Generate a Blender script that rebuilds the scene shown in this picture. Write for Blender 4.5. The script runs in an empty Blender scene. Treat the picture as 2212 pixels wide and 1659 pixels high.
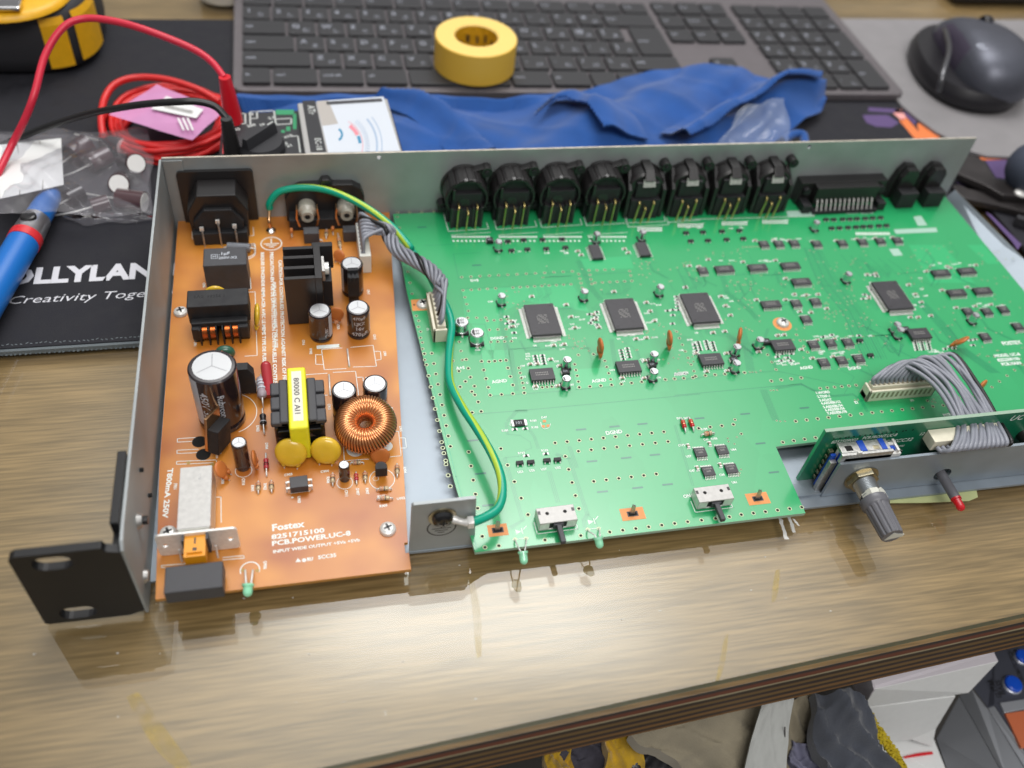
import bpy, math, random
from mathutils import Vector, Matrix
random.seed(7)
scene = bpy.context.scene
COL = scene.collection
# ---------------------------------------------------------------- camera (all working numbers in millimetres)
CAMX, CAMY, CAMZ = 66.4588, -376.1088, 300.7509
RX, RY, RZ = 0.7324362, -0.0992756, -0.1899410
FPX = 1969.6152            # focal length in pixels of a 2212 wide picture
cam = bpy.data.cameras.new('camera'); camo = bpy.data.objects.new('camera', cam); COL.objects.link(camo)
RM = Matrix.Rotation(RZ, 3, 'Z') @ Matrix.Rotation(RY, 3, 'Y') @ Matrix.Rotation(RX, 3, 'X')
camo.matrix_world = Matrix.Translation((CAMX*.001, CAMY*.001, CAMZ*.001)) @ RM.to_4x4()
cam.sensor_fit = 'HORIZONTAL'; cam.sensor_width = 36; cam.lens = FPX/2212*36
cam.clip_start = .01; cam.clip_end = 30
cam.dof.use_dof = True; cam.dof.focus_distance = .374; cam.dof.aperture_fstop = 6.6
scene.camera = camo
# ---------------------------------------------------------------- world and lamps
w = bpy.data.worlds.new('World'); scene.world = w; w.use_nodes = True
nt = w.node_tree; nt.nodes.clear()
wo = nt.nodes.new('ShaderNodeOutputWorld'); wb = nt.nodes.new('ShaderNodeBackground')
tc = nt.nodes.new('ShaderNodeTexCoord'); sx = nt.nodes.new('ShaderNodeSeparateXYZ'); wr = nt.nodes.new('ShaderNodeValToRGB')
nt.links.new(tc.outputs['Generated'], sx.inputs[0]); nt.links.new(sx.outputs['Z'], wr.inputs[0])
cr = wr.color_ramp; cr.elements[0].position = 0.0; cr.elements[0].color = (.16, .155, .15, 1)
cr.elements[1].position = 1.0; cr.elements[1].color = (.62, .64, .66, 1)
e = cr.elements.new(.35); e.color = (.34, .33, .32, 1)
e = cr.elements.new(.6); e.color = (.55, .56, .57, 1)
nt.links.new(wr.outputs[0], wb.inputs[0]); wb.inputs[1].default_value = .7; nt.links.new(wb.outputs[0], wo.inputs[0])
def area(name, loc, size, rot, watt, col, soft=.18):
    l = bpy.data.lights.new(name, 'AREA'); l.shape = 'RECTANGLE'; l.size, l.size_y = size; l.energy = watt; l.color = col
    # soft-edged diffuser panel: the light falls off towards its rim
    l.use_nodes = True; t = l.node_tree; em = t.nodes.get('Emission'); g = t.nodes.new('ShaderNodeNewGeometry'); sp = t.nodes.new('ShaderNodeSeparateXYZ'); t.links.new(g.outputs['Parametric'], sp.inputs[0])
    fs = []
    for k in (0, 1):
        a = t.nodes.new('ShaderNodeMath'); a.operation = 'SUBTRACT'; a.inputs[1].default_value = .5; t.links.new(sp.outputs[k], a.inputs[0])
        b = t.nodes.new('ShaderNodeMath'); b.operation = 'ABSOLUTE'; t.links.new(a.outputs[0], b.inputs[0])
        r = t.nodes.new('ShaderNodeMapRange'); r.interpolation_type = 'SMOOTHSTEP'; r.inputs['From Min'].default_value = .5; r.inputs['From Max'].default_value = .5-soft; t.links.new(b.outputs[0], r.inputs['Value']); fs.append(r)
    m_ = t.nodes.new('ShaderNodeMath'); m_.operation = 'MULTIPLY'; t.links.new(fs[0].outputs[0], m_.inputs[0]); t.links.new(fs[1].outputs[0], m_.inputs[1]); t.links.new(m_.outputs[0], em.inputs['Strength'])
    o = bpy.data.objects.new(name, l); COL.objects.link(o); o.location = loc; o.rotation_euler = rot; return o
area('ceiling_lamp', (.40, .74, 1.5), (2.3, 1.75), (0, 0, 0), 50, (1, .985, .965), .40)
area('ceiling_lamp', (.34, .58, 1.46), (1.05, .55), (0, 0, math.radians(-8)), 10, (1, .99, .98), .35)
area('ceiling_lamp', (.25, -.95, 1.45), (1.3, .7), (math.radians(30), 0, 0), 20, (1, .97, .94))
scene.view_settings.view_transform = 'Standard'; scene.view_settings.look = 'None'
scene.view_settings.exposure = 0.12; scene.view_settings.gamma = 1
scene.render.engine = 'CYCLES'
# ---------------------------------------------------------------- picture pixel -> point on a real plane (mm)
CP = Vector((CAMX, CAMY, CAMZ)); DS = 0.54004
ZR = {0: (0, 0, DS), 1: (600, 600, 1.8436), 2: (600, 1400, 1.5082), 3: (1500, 500, 1.6592), 4: (2700, 500, 1.5845), 5: (1500, 1400, 1.6592),
      6: (2700, 1300, 1.5845), 7: (0, 1900, 1.8436), 8: (0, 0, 1.185), 9: (2200, 2300, 1.16667), 10: (900, 0, 1.3012), 11: (2400, 0, 1.3042),
      12: (3600, 350, 2.5524), 13: (0, 0, 3.3183), 14: (850, 350, 2.765), 15: (3100, 2450, 2.2209), 16: (2150, 2600, 2.1067), 17: (3550, 1300, 2.7656), 18: (0, 500, 2.0743), 19: (3000, 1900, 2.0182)}
def ray(r, x, y):
    o = ZR[r]; px = (o[0]+x/o[2])*DS; py = (o[1]+y/o[2])*DS
    return (RM @ Vector(((px-1106)/FPX, -(py-829.5)/FPX, -1))).normalized()
HB = 8.4
def P(r, x, y, z=HB):
    d = ray(r, x, y); return CP + d*((z-CP.z)/d.z)
def PY(r, x, y, Y):
    d = ray(r, x, y); return CP + d*((Y-CP.y)/d.y)
def D(x, y, z=0): return P(0, x, y, z)
# ---------------------------------------------------------------- materials
def lin(h):
    if isinstance(h, str):
        v = [int(h[i:i+2], 16)/255 for i in (0, 2, 4)]
        return tuple((c/12.92 if c <= .04045 else ((c+.055)/1.055)**2.4) for c in v)
    return h
M = {}
def mat(name, col, rough=.5, metal=0, spec=.5, coat=0, crough=.1, trans=0, alpha=1, noise=0, nscale=300, bump=0, bscale=800, emis=0, sheen=0, ior=1.5):
    m = bpy.data.materials.new(name); m.use_nodes = True; t = m.node_tree; b = t.nodes['Principled BSDF']; c = lin(col)
    b.inputs['Base Color'].default_value = (*c, 1); b.inputs['Roughness'].default_value = rough; b.inputs['Metallic'].default_value = metal
    b.inputs['Specular IOR Level'].default_value = spec; b.inputs['Coat Weight'].default_value = coat; b.inputs['Coat Roughness'].default_value = crough
    b.inputs['Transmission Weight'].default_value = trans; b.inputs['Alpha'].default_value = alpha; b.inputs['Sheen Weight'].default_value = sheen; b.inputs['IOR'].default_value = ior
    if noise or bump:
        g = t.nodes.new('ShaderNodeTexCoord')
    if noise:
        n = t.nodes.new('ShaderNodeTexNoise'); n.inputs['Scale'].default_value = nscale; n.inputs['Detail'].default_value = 4
        t.links.new(g.outputs['Object'], n.inputs['Vector'])
        r = t.nodes.new('ShaderNodeMapRange'); r.inputs['From Min'].default_value = .3; r.inputs['From Max'].default_value = .7
        r.inputs['To Min'].default_value = 1-noise; r.inputs['To Max'].default_value = 1+noise
        t.links.new(n.outputs['Fac'], r.inputs['Value'])
        mx = t.nodes.new('ShaderNodeVectorMath'); mx.operation = 'SCALE'; mx.inputs[0].default_value = c
        t.links.new(r.outputs[0], mx.inputs['Scale']); t.links.new(mx.outputs[0], b.inputs['Base Color'])
        r2 = t.nodes.new('ShaderNodeMapRange'); r2.inputs['From Min'].default_value = .3; r2.inputs['From Max'].default_value = .7
        r2.inputs['To Min'].default_value = max(0, rough*(1-noise)); r2.inputs['To Max'].default_value = min(1, rough*(1+noise))
        t.links.new(n.outputs['Fac'], r2.inputs['Value']); t.links.new(r2.outputs[0], b.inputs['Roughness'])
    if bump:
        n2 = t.nodes.new('ShaderNodeTexNoise'); n2.inputs['Scale'].default_value = bscale; n2.inputs['Detail'].default_value = 3
        t.links.new(g.outputs['Object'], n2.inputs['Vector'])
        bp = t.nodes.new('ShaderNodeBump'); bp.inputs['Strength'].default_value = bump; bp.inputs['Distance'].default_value = .0005
        t.links.new(n2.outputs['Fac'], bp.inputs['Height']); t.links.new(bp.outputs[0], b.inputs['Normal'])
    M[name] = m; return m
mat('steel', (.36, .385, .39), .5, .45, noise=.16, nscale=35, bump=.05, bscale=2500)
mat('steel_light', (.30, .345, .39), .45, .5, noise=.12, nscale=45, bump=.04, bscale=1500)
mat('tin', (.74, .73, .70), .32, .3, noise=.1, nscale=600)
mat('dull_tin', (.55, .54, .52), .4, .9, noise=.15, nscale=900)
mat('thread', (.42,.45,.47), .35, .9)
mat('silk_thin', (.36,.55,.45), .5)
mat('chrome', (.8, .8, .8), .14, 1)
mat('gold', (.72, .58, .22), .3, 1)
mat('brass', (.44, .39, .27), .36, 1, noise=.2, nscale=500)
mat('copper', (.80, .36, .15), .28, .9, coat=.5)
mat('copper_tab', (.72, .42, .22), .3, 1)
mat('black', (.018, .0165, .017), .3, bump=.05, bscale=3000)
mat('black_matt', (.014, .014, .016), .6, bump=.08, bscale=2500, noise=.2, nscale=200)
mat('black_gloss', (.008, .008, .009), .1, coat=.5)
mat('ear_black', (.005, .005, .006), .5, bump=.12, bscale=4500)
mat('chip', (.040, .038, .044), .42, bump=.05, bscale=4000, noise=.15, nscale=500)
mat('dark_grey', (.05, .05, .056), .5, noise=.1)
mat('sleeve', (.022, .015, .018), .16, coat=.6, noise=.1)
mat('sleeve_print', (.5, .53, .58), .35)
mat('can_top', (.50, .51, .52), .38, .75)
mat('score', (.28, .28, .3), .5, .5)
mat('white', (.78, .79, .78), .5)
mat('white_nylon', (.72, .72, .66), .4)
mat('beige', (.72, .68, .54), .45, noise=.06, nscale=200)
mat('beige_dark', (.28, .25, .16), .5)
mat('silk', (.78, .82, .78), .6)
mat('hole', (.008, .008, .008), .9)
mat('ring', (.50, .56, .36), .4, .2)
mat('pad', (.72, .28, .08), .45)
mat('yellow_tape', (.84, .80, .02), .35, noise=.05)
mat('label', (.74, .72, .62), .6)
mat('ink', (.06, .05, .05), .6)
mat('ceramic_yellow', (.74, .47, .03), .22, coat=.5, noise=.08, nscale=120)
mat('ceramic_orange', (.55, .17, .04), .38, noise=.1, nscale=200)
mat('red_comp', (.42, .03, .04), .25, coat=.3)
mat('beige_comp', (.55, .42, .26), .35)
mat('mauve', (.36, .30, .33), .4, noise=.1)
mat('grey_comp', (.16, .17, .19), .3)
mat('green_comp', (.03, .11, .07), .3, coat=.3)
mat('orange', (.80, .32, .01), .35)
mat('led_green', (.38, .9, .58), .08, trans=.25, coat=.8)
mat('led_red', (.75, .01, .02), .08, trans=.35, coat=.5)
mat('wire_grey', (.25, .26, .30), .36, noise=.08, nscale=150)
mat('wire_black', (.012, .012, .013), .35)
mat('wire_green', (.0, .34, .21), .3)
mat('wire_yellow', (.42, .60, .05), .3)
mat('solder', (.75, .75, .74), .18, 1)
mat('nylon_clear', (.55, .52, .44), .25, trans=.3)
mat('blue_plastic', (.01, .07, .45), .3)
mat('knob', (.13, .13, .145), .36, bump=.04)
mat('knob_white', (.62, .62, .55), .5)
mat('green_tape', (.46, .50, .24), .7, bump=.2, bscale=900, noise=.08, nscale=100)
def pcb_green(name, base, dark, rough=.13):
    mat(name, base, .3, coat=.9, crough=rough); m = M[name]; t = m.node_tree; b = t.nodes['Principled BSDF']; b.inputs['Specular IOR Level'].default_value = .5
    g = t.nodes.new('ShaderNodeTexCoord'); mp = t.nodes.new('ShaderNodeMapping'); mp.inputs['Scale'].default_value = (60, 30, 60); t.links.new(g.outputs['Object'], mp.inputs[0])
    n = t.nodes.new('ShaderNodeTexVoronoi'); n.distance = 'MANHATTAN'; n.inputs['Scale'].default_value = 1.0; t.links.new(mp.outputs[0], n.inputs['Vector'])
    n2 = t.nodes.new('ShaderNodeTexNoise'); n2.inputs['Scale'].default_value = 25; t.links.new(g.outputs['Object'], n2.inputs['Vector'])
    r = t.nodes.new('ShaderNodeMapRange'); r.inputs['From Min'].default_value = .0; r.inputs['From Max'].default_value = 1; r.inputs['To Max'].default_value = .45
    t.links.new(n.outputs['Color'], r.inputs['Value'])
    mx = t.nodes.new('ShaderNodeMix'); mx.data_type = 'RGBA'; mx.inputs[6].default_value = (*base, 1); mx.inputs[7].default_value = (*dark, 1)
    t.links.new(r.outputs[0], mx.inputs[0]); t.links.new(mx.outputs[2], b.inputs['Base Color'])
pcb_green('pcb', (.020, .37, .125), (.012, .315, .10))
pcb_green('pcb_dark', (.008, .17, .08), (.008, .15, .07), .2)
mat('trace', (.005, .225, .10), .3, coat=.9, crough=.13)
mat('trace_light', (.05, .38, .19), .15)
mat('slot', (.006, .16, .10), .3, coat=.9, crough=.13)
mat('pcb_edge', (.30, .42, .32), .5)
mat('pcb_brown_edge', (.48, .22, .04), .5)
def brown():
    m = mat('pcb_brown', (.42, .15, .04), .38, coat=.35, crough=.25); t = m.node_tree; b = t.nodes['Principled BSDF']
    g = t.nodes.new('ShaderNodeTexCoord')
    n = t.nodes.new('ShaderNodeTexNoise'); n.inputs['Scale'].default_value = 40; n.inputs['Detail'].default_value = 2; t.links.new(g.outputs['Object'], n.inputs['Vector'])
    v = t.nodes.new('ShaderNodeTexVoronoi'); v.inputs['Scale'].default_value = 70; v.feature = 'SMOOTH_F1'; t.links.new(g.outputs['Object'], v.inputs['Vector'])
    sp = t.nodes.new('ShaderNodeSeparateColor'); t.links.new(v.outputs['Color'], sp.inputs[0])
    a = t.nodes.new('ShaderNodeMath'); a.operation = 'MULTIPLY_ADD'; a.inputs[1].default_value = .45; t.links.new(sp.outputs[0], a.inputs[0]); t.links.new(n.outputs['Fac'], a.inputs[2])
    r = t.nodes.new('ShaderNodeValToRGB'); r.color_ramp.elements[0].position = .38; r.color_ramp.elements[0].color = (.38, .098, .008, 1); r.color_ramp.elements[1].position = .95; r.color_ramp.elements[1].color = (.66, .265, .032, 1)
    t.links.new(a.outputs[0], r.inputs[0]); t.links.new(r.outputs[0], b.inputs['Base Color'])
brown()
# ---------------------------------------------------------------- mesh builder, millimetres in, metres out
V = Vector
class MB:
    def __init__(s): s.v = []; s.f = []; s.m = []; s.sm = []; s.names = []; s.T = Matrix.Identity(4)
    def add(s, vs, fs, m, smooth=False):
        o = len(s.v); s.v += [s.T @ V(a) for a in vs]
        if m not in s.names: s.names.append(m)
        k = s.names.index(m)
        for f in fs: s.f.append([i+o for i in f]); s.m.append(k); s.sm.append(smooth)
        return s
    def hexa(s, p, m): return s.add(p, [(0, 3, 2, 1), (4, 5, 6, 7), (0, 1, 5, 4), (1, 2, 6, 5), (2, 3, 7, 6), (3, 0, 4, 7)], m)
    def box(s, x0, y0, z0, x1, y1, z1, m):
        return s.hexa([(x0, y0, z0), (x1, y0, z0), (x1, y1, z0), (x0, y1, z0), (x0, y0, z1), (x1, y0, z1), (x1, y1, z1), (x0, y1, z1)], m)
    def cbox(s, cx, cy, z0, w, d, h, m): return s.box(cx-w/2, cy-d/2, z0, cx+w/2, cy+d/2, z0+h, m)
    def prism(s, poly, z0, z1, m, ax='z'):
        n = len(poly)
        f = {'z': lambda a, b, c: (a, b, c), 'y': lambda a, b, c: (a, c, b), 'x': lambda a, b, c: (c, a, b)}[ax]
        vs = [f(a, b, z0) for a, b in poly]+[f(a, b, z1) for a, b in poly]
        return s.add(vs, [list(range(n))[::-1], list(range(n, 2*n))]+[(i, (i+1) % n, n+(i+1) % n, n+i) for i in range(n)], m)
    def tube(s, pts, r, m, n=8, caps=True, rs=None):
        pts = [V(p) for p in pts]; vs = []; fs = []; N = len(pts); u = None
        for i, p in enumerate(pts):
            t = (pts[min(i+1, N-1)]-pts[max(i-1, 0)]).normalized()
            if u is None:
                u = t.orthogonal().normalized()
            else:
                u = (u - t*u.dot(t)); u = u.normalized() if u.length > 1e-6 else t.orthogonal().normalized()
            b = t.cross(u); rr = rs[i] if rs else r
            for k in range(n):
                a = 2*math.pi*k/n; vs.append(p+(u*math.cos(a)+b*math.sin(a))*rr)
        for i in range(N-1):
            for k in range(n): fs.append((i*n+k, i*n+(k+1) % n, (i+1)*n+(k+1) % n, (i+1)*n+k))
        s.add(vs, fs, m, True)
        if caps:
            s.add([vs[k] for k in range(n)], [list(range(n))[::-1]], m); s.add(vs[-n:], [list(range(n))], m)
        return s
    def cyl(s, p0, p1, r, m, n=20, r1=None, cap=None):
        p0 = V(p0); p1 = V(p1); t = (p1-p0).normalized(); u = t.orthogonal().normalized(); b = t.cross(u); r1 = r if r1 is None else r1
        c = [(math.cos(2*math.pi*k/n), math.sin(2*math.pi*k/n)) for k in range(n)]
        A = [p0+(u*x+b*y)*r for x, y in c]; B = [p1+(u*x+b*y)*r1 for x, y in c]
        s.add(A+B, [(k, (k+1) % n, n+(k+1) % n, n+k) for k in range(n)], m, True)
        s.add(A, [list(range(n))[::-1]], cap or m); s.add(B, [list(range(n))], cap or m); return s
    def lathe(s, prof, mats, c=(0, 0, 0), axis='z', n=28):
        f = {'z': lambda x, y, z: (x, y, z), 'y': lambda x, y, z: (x, z, y), 'x': lambda x, y, z: (z, x, y)}[axis]
        for i in range(len(prof)-1):
            (r0, z0), (r1, z1) = prof[i], prof[i+1]; m = mats if isinstance(mats, str) else mats[i]
            vs = []
            for r_, z_ in ((r0, z0), (r1, z1)):
                for k in range(n):
                    a = 2*math.pi*k/n; q = f(r_*math.cos(a), r_*math.sin(a), z_); vs.append((q[0]+c[0], q[1]+c[1], q[2]+c[2]))
            s.add(vs, [(k, (k+1) % n, n+(k+1) % n, n+k) for k in range(n)], m, abs(z1-z0) > 1e-6 or abs(r1-r0) < .8)
        return s
    def disc(s, c, r, m, n=16, r2=None):
        r2 = r2 or r; return s.add([(c[0]+r*math.cos(2*math.pi*k/n), c[1]+r2*math.sin(2*math.pi*k/n), c[2]) for k in range(n)], [list(range(n))], m)
    def ringf(s, c, r0, r1, m, n=24, a0=0, a1=360):
        vs = []; full = abs(a1-a0) >= 360; N = n if full else n+1
        for k in range(N):
            a = math.radians(a0+(a1-a0)*k/n); vs += [(c[0]+r0*math.cos(a), c[1]+r0*math.sin(a), c[2]), (c[0]+r1*math.cos(a), c[1]+r1*math.sin(a), c[2])]
        return s.add(vs, [(2*k, 2*k+1, 2*((k+1) % N)+1, 2*((k+1) % N)) for k in range(n)], m)
    def strip(s, pts, wd, m, z=None, closed=False):
        pts = [V((p[0], p[1], z if z is not None else p[2])) for p in pts]
        if closed: pts.append(pts[0])
        for a, b in zip(pts, pts[1:]):
            d = b-a
            if d.length < 1e-6: continue
            d.normalize(); nn = V((-d.y, d.x, 0))*wd/2; e = d*wd*.5 if wd < .6 else d*wd*.4
            s.add([a-e-nn, b+e-nn, b+e+nn, a-e+nn], [(0, 1, 2, 3)], m)
        return s
    def ball(s, c, r, m, n=14, k=8, sc=(1, 1, 1)):
        vs = [(c[0], c[1], c[2]-r*sc[2])]
        for i in range(1, k):
            ph = -math.pi/2+math.pi*i/k
            for j in range(n):
                a = 2*math.pi*j/n; vs.append((c[0]+r*sc[0]*math.cos(ph)*math.cos(a), c[1]+r*sc[1]*math.cos(ph)*math.sin(a), c[2]+r*sc[2]*math.sin(ph)))
        vs.append((c[0], c[1], c[2]+r*sc[2])); L = len(vs)-1; fs = []
        for j in range(n): fs.append((0, 1+(j+1) % n, 1+j)); fs.append((L, L-n+j, L-n+(j+1) % n))
        for i in range(k-2):
            for j in range(n): fs.append((1+i*n+j, 1+i*n+(j+1) % n, 1+(i+1)*n+(j+1) % n, 1+(i+1)*n+j))
        return s.add(vs, fs, m, True)
    def text(s, txt, o, h, m, U=(1, 0, 0), W=(0, 1, 0), xs=1.0, shear=0, align='LEFT', bold=0, fit=None):
        c = bpy.data.curves.new('t', 'FONT'); c.body = txt; c.size = 1.0; c.resolution_u = 2; c.shear = shear; c.align_x = align; c.offset = bold; c.fill_mode = 'FRONT'
        ob = bpy.data.objects.new('t', c); COL.objects.link(ob); bpy.context.view_layer.update()
        me = ob.evaluated_get(bpy.context.evaluated_depsgraph_get()).to_mesh()
        k = h/.72; U = V(U); W = V(W); o = V(o)
        if fit and len(me.vertices):
            wmax = max(v.co.x for v in me.vertices); xs = fit/(wmax*k)
        vs = [o+U*v.co.x*k*xs+W*v.co.y*k for v in me.vertices]; fs = [list(p.vertices) for p in me.polygons]
        s.add(vs, fs, m); ob.evaluated_get(bpy.context.evaluated_depsgraph_get()).to_mesh_clear()
        bpy.data.objects.remove(ob); bpy.data.curves.remove(c); return s
    def plate(s, outer, holes, t, m, O=(0, 0, 0), U=(1, 0, 0), W=(0, 1, 0)):
        c = bpy.data.curves.new('t', 'CURVE'); c.dimensions = '2D'; c.fill_mode = 'BOTH'; c.extrude = t/2
        for loop in [outer]+holes:
            sp = c.splines.new('POLY'); sp.points.add(len(loop)-1); sp.use_cyclic_u = True
            for i, (a, b) in enumerate(loop): sp.points[i].co = (a, b, 0, 1)
        ob = bpy.data.objects.new('t', c); COL.objects.link(ob); bpy.context.view_layer.update()
        me = ob.evaluated_get(bpy.context.evaluated_depsgraph_get()).to_mesh()
        U = V(U); W = V(W); N = U.cross(W); O = V(O)
        s.add([O+U*v.co.x+W*v.co.y+N*v.co.z for v in me.vertices], [list(p.vertices) for p in me.polygons], m)
        bpy.data.objects.remove(ob); bpy.data.curves.remove(c); return s
    def build(s, name, parent=None, loc=(0, 0, 0), bev=0, seg=2, rz=0, label=None, sub=0, weld=False, local=False):
        me = bpy.data.meshes.new(name); L = V(loc) if not local else V((0, 0, 0))
        me.from_pydata([(v-L)*.001 for v in s.v], [], s.f)
        for n in s.names: me.materials.append(M[n])
        me.polygons.foreach_set('material_index', s.m); me.polygons.foreach_set('use_smooth', s.sm); me.update()
        o = bpy.data.objects.new(name, me); COL.objects.link(o); o.location = V(loc)*.001; o.rotation_euler.z = rz
        if parent: o.parent = parent
        if weld:
            md = o.modifiers.new('weld', 'WELD'); md.merge_threshold = 2e-6
        if sub:
            md = o.modifiers.new('sub', 'SUBSURF'); md.levels = sub; md.render_levels = sub
        if bev:
            md = o.modifiers.new('bev', 'BEVEL'); md.width = bev*.001; md.segments = seg; md.limit_method = 'ANGLE'; md.angle_limit = math.radians(50)
        if label: o['label'] = label
        return o
def tag(o, label, cat, group=None, kind=None):
    if label: o['label'] = label
    if cat: o['category'] = cat
    if group: o['group'] = group
    if kind: o['kind'] = kind
    return o
def root(name, label, cat, loc=(0, 0, 0), group=None):
    o = bpy.data.objects.new(name, None); COL.objects.link(o); o.location = V(loc)*.001; o.empty_display_size = .01
    return tag(o, label, cat, group)
def dup(o, loc, rz=0, parent=None):
    c = o.copy(); COL.objects.link(c); c.location = V(loc)*.001; c.rotation_euler.z = rz
    if parent: c.parent = parent
    return c
def spline(pts, k=8):
    pts = [V(p) for p in pts]; out = []
    Q = [pts[0]*2-pts[1]]+pts+[pts[-1]*2-pts[-2]]
    for i in range(1, len(Q)-2):
        a, b, c, d = Q[i-1], Q[i], Q[i+1], Q[i+2]
        for j in range(k):
            t = j/k; out.append(.5*((2*b)+(c-a)*t+(2*a-5*b+4*c-d)*t*t+(3*b-a-3*c+d)*t**3))
    out.append(pts[-1]); return out
def rrect(x0, y0, x1, y1, r, n=5):
    o = []
    for cx, cy, a in ((x1-r, y0+r, -90), (x1-r, y1-r, 0), (x0+r, y1-r, 90), (x0+r, y0+r, 180)):
        for i in range(n+1):
            t = math.radians(a+90*i/n); o.append((cx+r*math.cos(t), cy+r*math.sin(t)))
    return o
def circ(cx, cy, r, n=20, ry=None):
    return [(cx+r*math.cos(2*math.pi*i/n), cy+(ry or r)*math.sin(2*math.pi*i/n)) for i in range(n)]
# ================================================================ workbench
wood = mat('wood', (.3, .2, .1), .45); t = wood.node_tree; b = t.nodes['Principled BSDF']
b.inputs['Coat Weight'].default_value = .6; b.inputs['Coat Roughness'].default_value = .0; b.inputs['Coat Tint'].default_value = (1, .93, .9, 1)
g = t.nodes.new('ShaderNodeTexCoord'); mp = t.nodes.new('ShaderNodeMapping'); mp.inputs['Rotation'].default_value = (0, 0, math.radians(-4)); mp.inputs['Scale'].default_value = (3.4, 85, 1); t.links.new(g.outputs['Object'], mp.inputs[0])
n = t.nodes.new('ShaderNodeTexNoise'); n.inputs['Scale'].default_value = 1; n.inputs['Detail'].default_value = 6; n.inputs['Roughness'].default_value = .55; n.inputs['Distortion'].default_value = .22; t.links.new(mp.outputs[0], n.inputs[0])
mp2 = t.nodes.new('ShaderNodeMapping'); mp2.inputs['Rotation'].default_value = (0, 0, math.radians(-4)); mp2.inputs['Scale'].default_value = (38, 800, 1); t.links.new(g.outputs['Object'], mp2.inputs[0])
n2 = t.nodes.new('ShaderNodeTexNoise'); n2.inputs['Scale'].default_value = 1; n2.inputs['Detail'].default_value = 3; t.links.new(mp2.outputs[0], n2.inputs[0])
n3 = t.nodes.new('ShaderNodeTexNoise'); n3.inputs['Scale'].default_value = 6; n3.inputs['Detail'].default_value = 2; t.links.new(g.outputs['Object'], n3.inputs[0])
ad = t.nodes.new('ShaderNodeMath'); ad.operation = 'MULTIPLY_ADD'; ad.inputs[1].default_value = .8; n_lo = t.nodes.new('ShaderNodeMath'); n_lo.operation = 'MULTIPLY'; n_lo.inputs[1].default_value = .6; t.links.new(n.outputs[0], n_lo.inputs[0]); t.links.new(n2.outputs[0], ad.inputs[0]); t.links.new(n_lo.outputs[0], ad.inputs[2])
ad2 = t.nodes.new('ShaderNodeMath'); ad2.operation = 'MULTIPLY_ADD'; ad2.inputs[1].default_value = .5; t.links.new(n3.outputs[0], ad2.inputs[0]); t.links.new(ad.outputs[0], ad2.inputs[2])
r = t.nodes.new('ShaderNodeValToRGB'); e0, e1 = r.color_ramp.elements; e0.position = .39; e0.color = (.165, .108, .044, 1); e1.position = .57; e1.color = (.335, .222, .098, 1)
hf = t.nodes.new('ShaderNodeMath'); hf.operation = 'MULTIPLY'; hf.inputs[1].default_value = .5; t.links.new(ad2.outputs[0], hf.inputs[0]); t.links.new(hf.outputs[0], r.inputs[0]); t.links.new(r.outputs[0], b.inputs['Base Color'])
def simple_mat(name):
    m = bpy.data.materials.new(name); m.use_nodes = True; m.node_tree.nodes.clear(); M[name] = m; return m, m.node_tree
m, t = simple_mat('glass_sheet')
o_ = t.nodes.new('ShaderNodeOutputMaterial'); mx = t.nodes.new('ShaderNodeMixShader'); tr = t.nodes.new('ShaderNodeBsdfTransparent'); gl = t.nodes.new('ShaderNodeBsdfGlossy'); fr = t.nodes.new('ShaderNodeFresnel'); gm = t.nodes.new('ShaderNodeNewGeometry'); ml = t.nodes.new('ShaderNodeMath'); sb = t.nodes.new('ShaderNodeMath')
tr.inputs[0].default_value = (.95, .98, .95, 1); gl.inputs['Roughness'].default_value = .0; fr.inputs[0].default_value = 1.5; sb.operation = 'SUBTRACT'; sb.inputs[0].default_value = 1; ml.operation = 'MULTIPLY'
t.links.new(gm.outputs['Backfacing'], sb.inputs[1]); t.links.new(fr.outputs[0], ml.inputs[0]); t.links.new(sb.outputs[0], ml.inputs[1]); t.links.new(ml.outputs[0], mx.inputs[0]); t.links.new(tr.outputs[0], mx.inputs[1]); t.links.new(gl.outputs[0], mx.inputs[2]); t.links.new(mx.outputs[0], o_.inputs[0])
mat('glass_edge', (.13, .15, .10), .25)
mat('stain', (.42, .26, .06), .5)
ply = mat('plywood_edge', (.2, .12, .05), .6); t = ply.node_tree; b = t.nodes['Principled BSDF']
g = t.nodes.new('ShaderNodeTexCoord'); sp = t.nodes.new('ShaderNodeSeparateXYZ'); t.links.new(g.outputs['Object'], sp.inputs[0])
n = t.nodes.new('ShaderNodeTexNoise'); mp = t.nodes.new('ShaderNodeMapping'); mp.inputs['Scale'].default_value = (40, 40, 300); n.inputs['Scale'].default_value = 1; n.inputs['Detail'].default_value = 5; t.links.new(g.outputs['Object'], mp.inputs[0]); t.links.new(mp.outputs[0], n.inputs[0])
ad = t.nodes.new('ShaderNodeMath'); ad.operation = 'MULTIPLY_ADD'; ad.inputs[1].default_value = .0016; t.links.new(n.outputs[0], ad.inputs[0]); t.links.new(sp.outputs[2], ad.inputs[2])
mr = t.nodes.new('ShaderNodeMapRange'); mr.inputs['From Min'].default_value = -.0315; mr.inputs['From Max'].default_value = -.0042; t.links.new(ad.outputs[0], mr.inputs['Value'])
r = t.nodes.new('ShaderNodeValToRGB'); cr = r.color_ramp; cr.interpolation = 'LINEAR'
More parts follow.
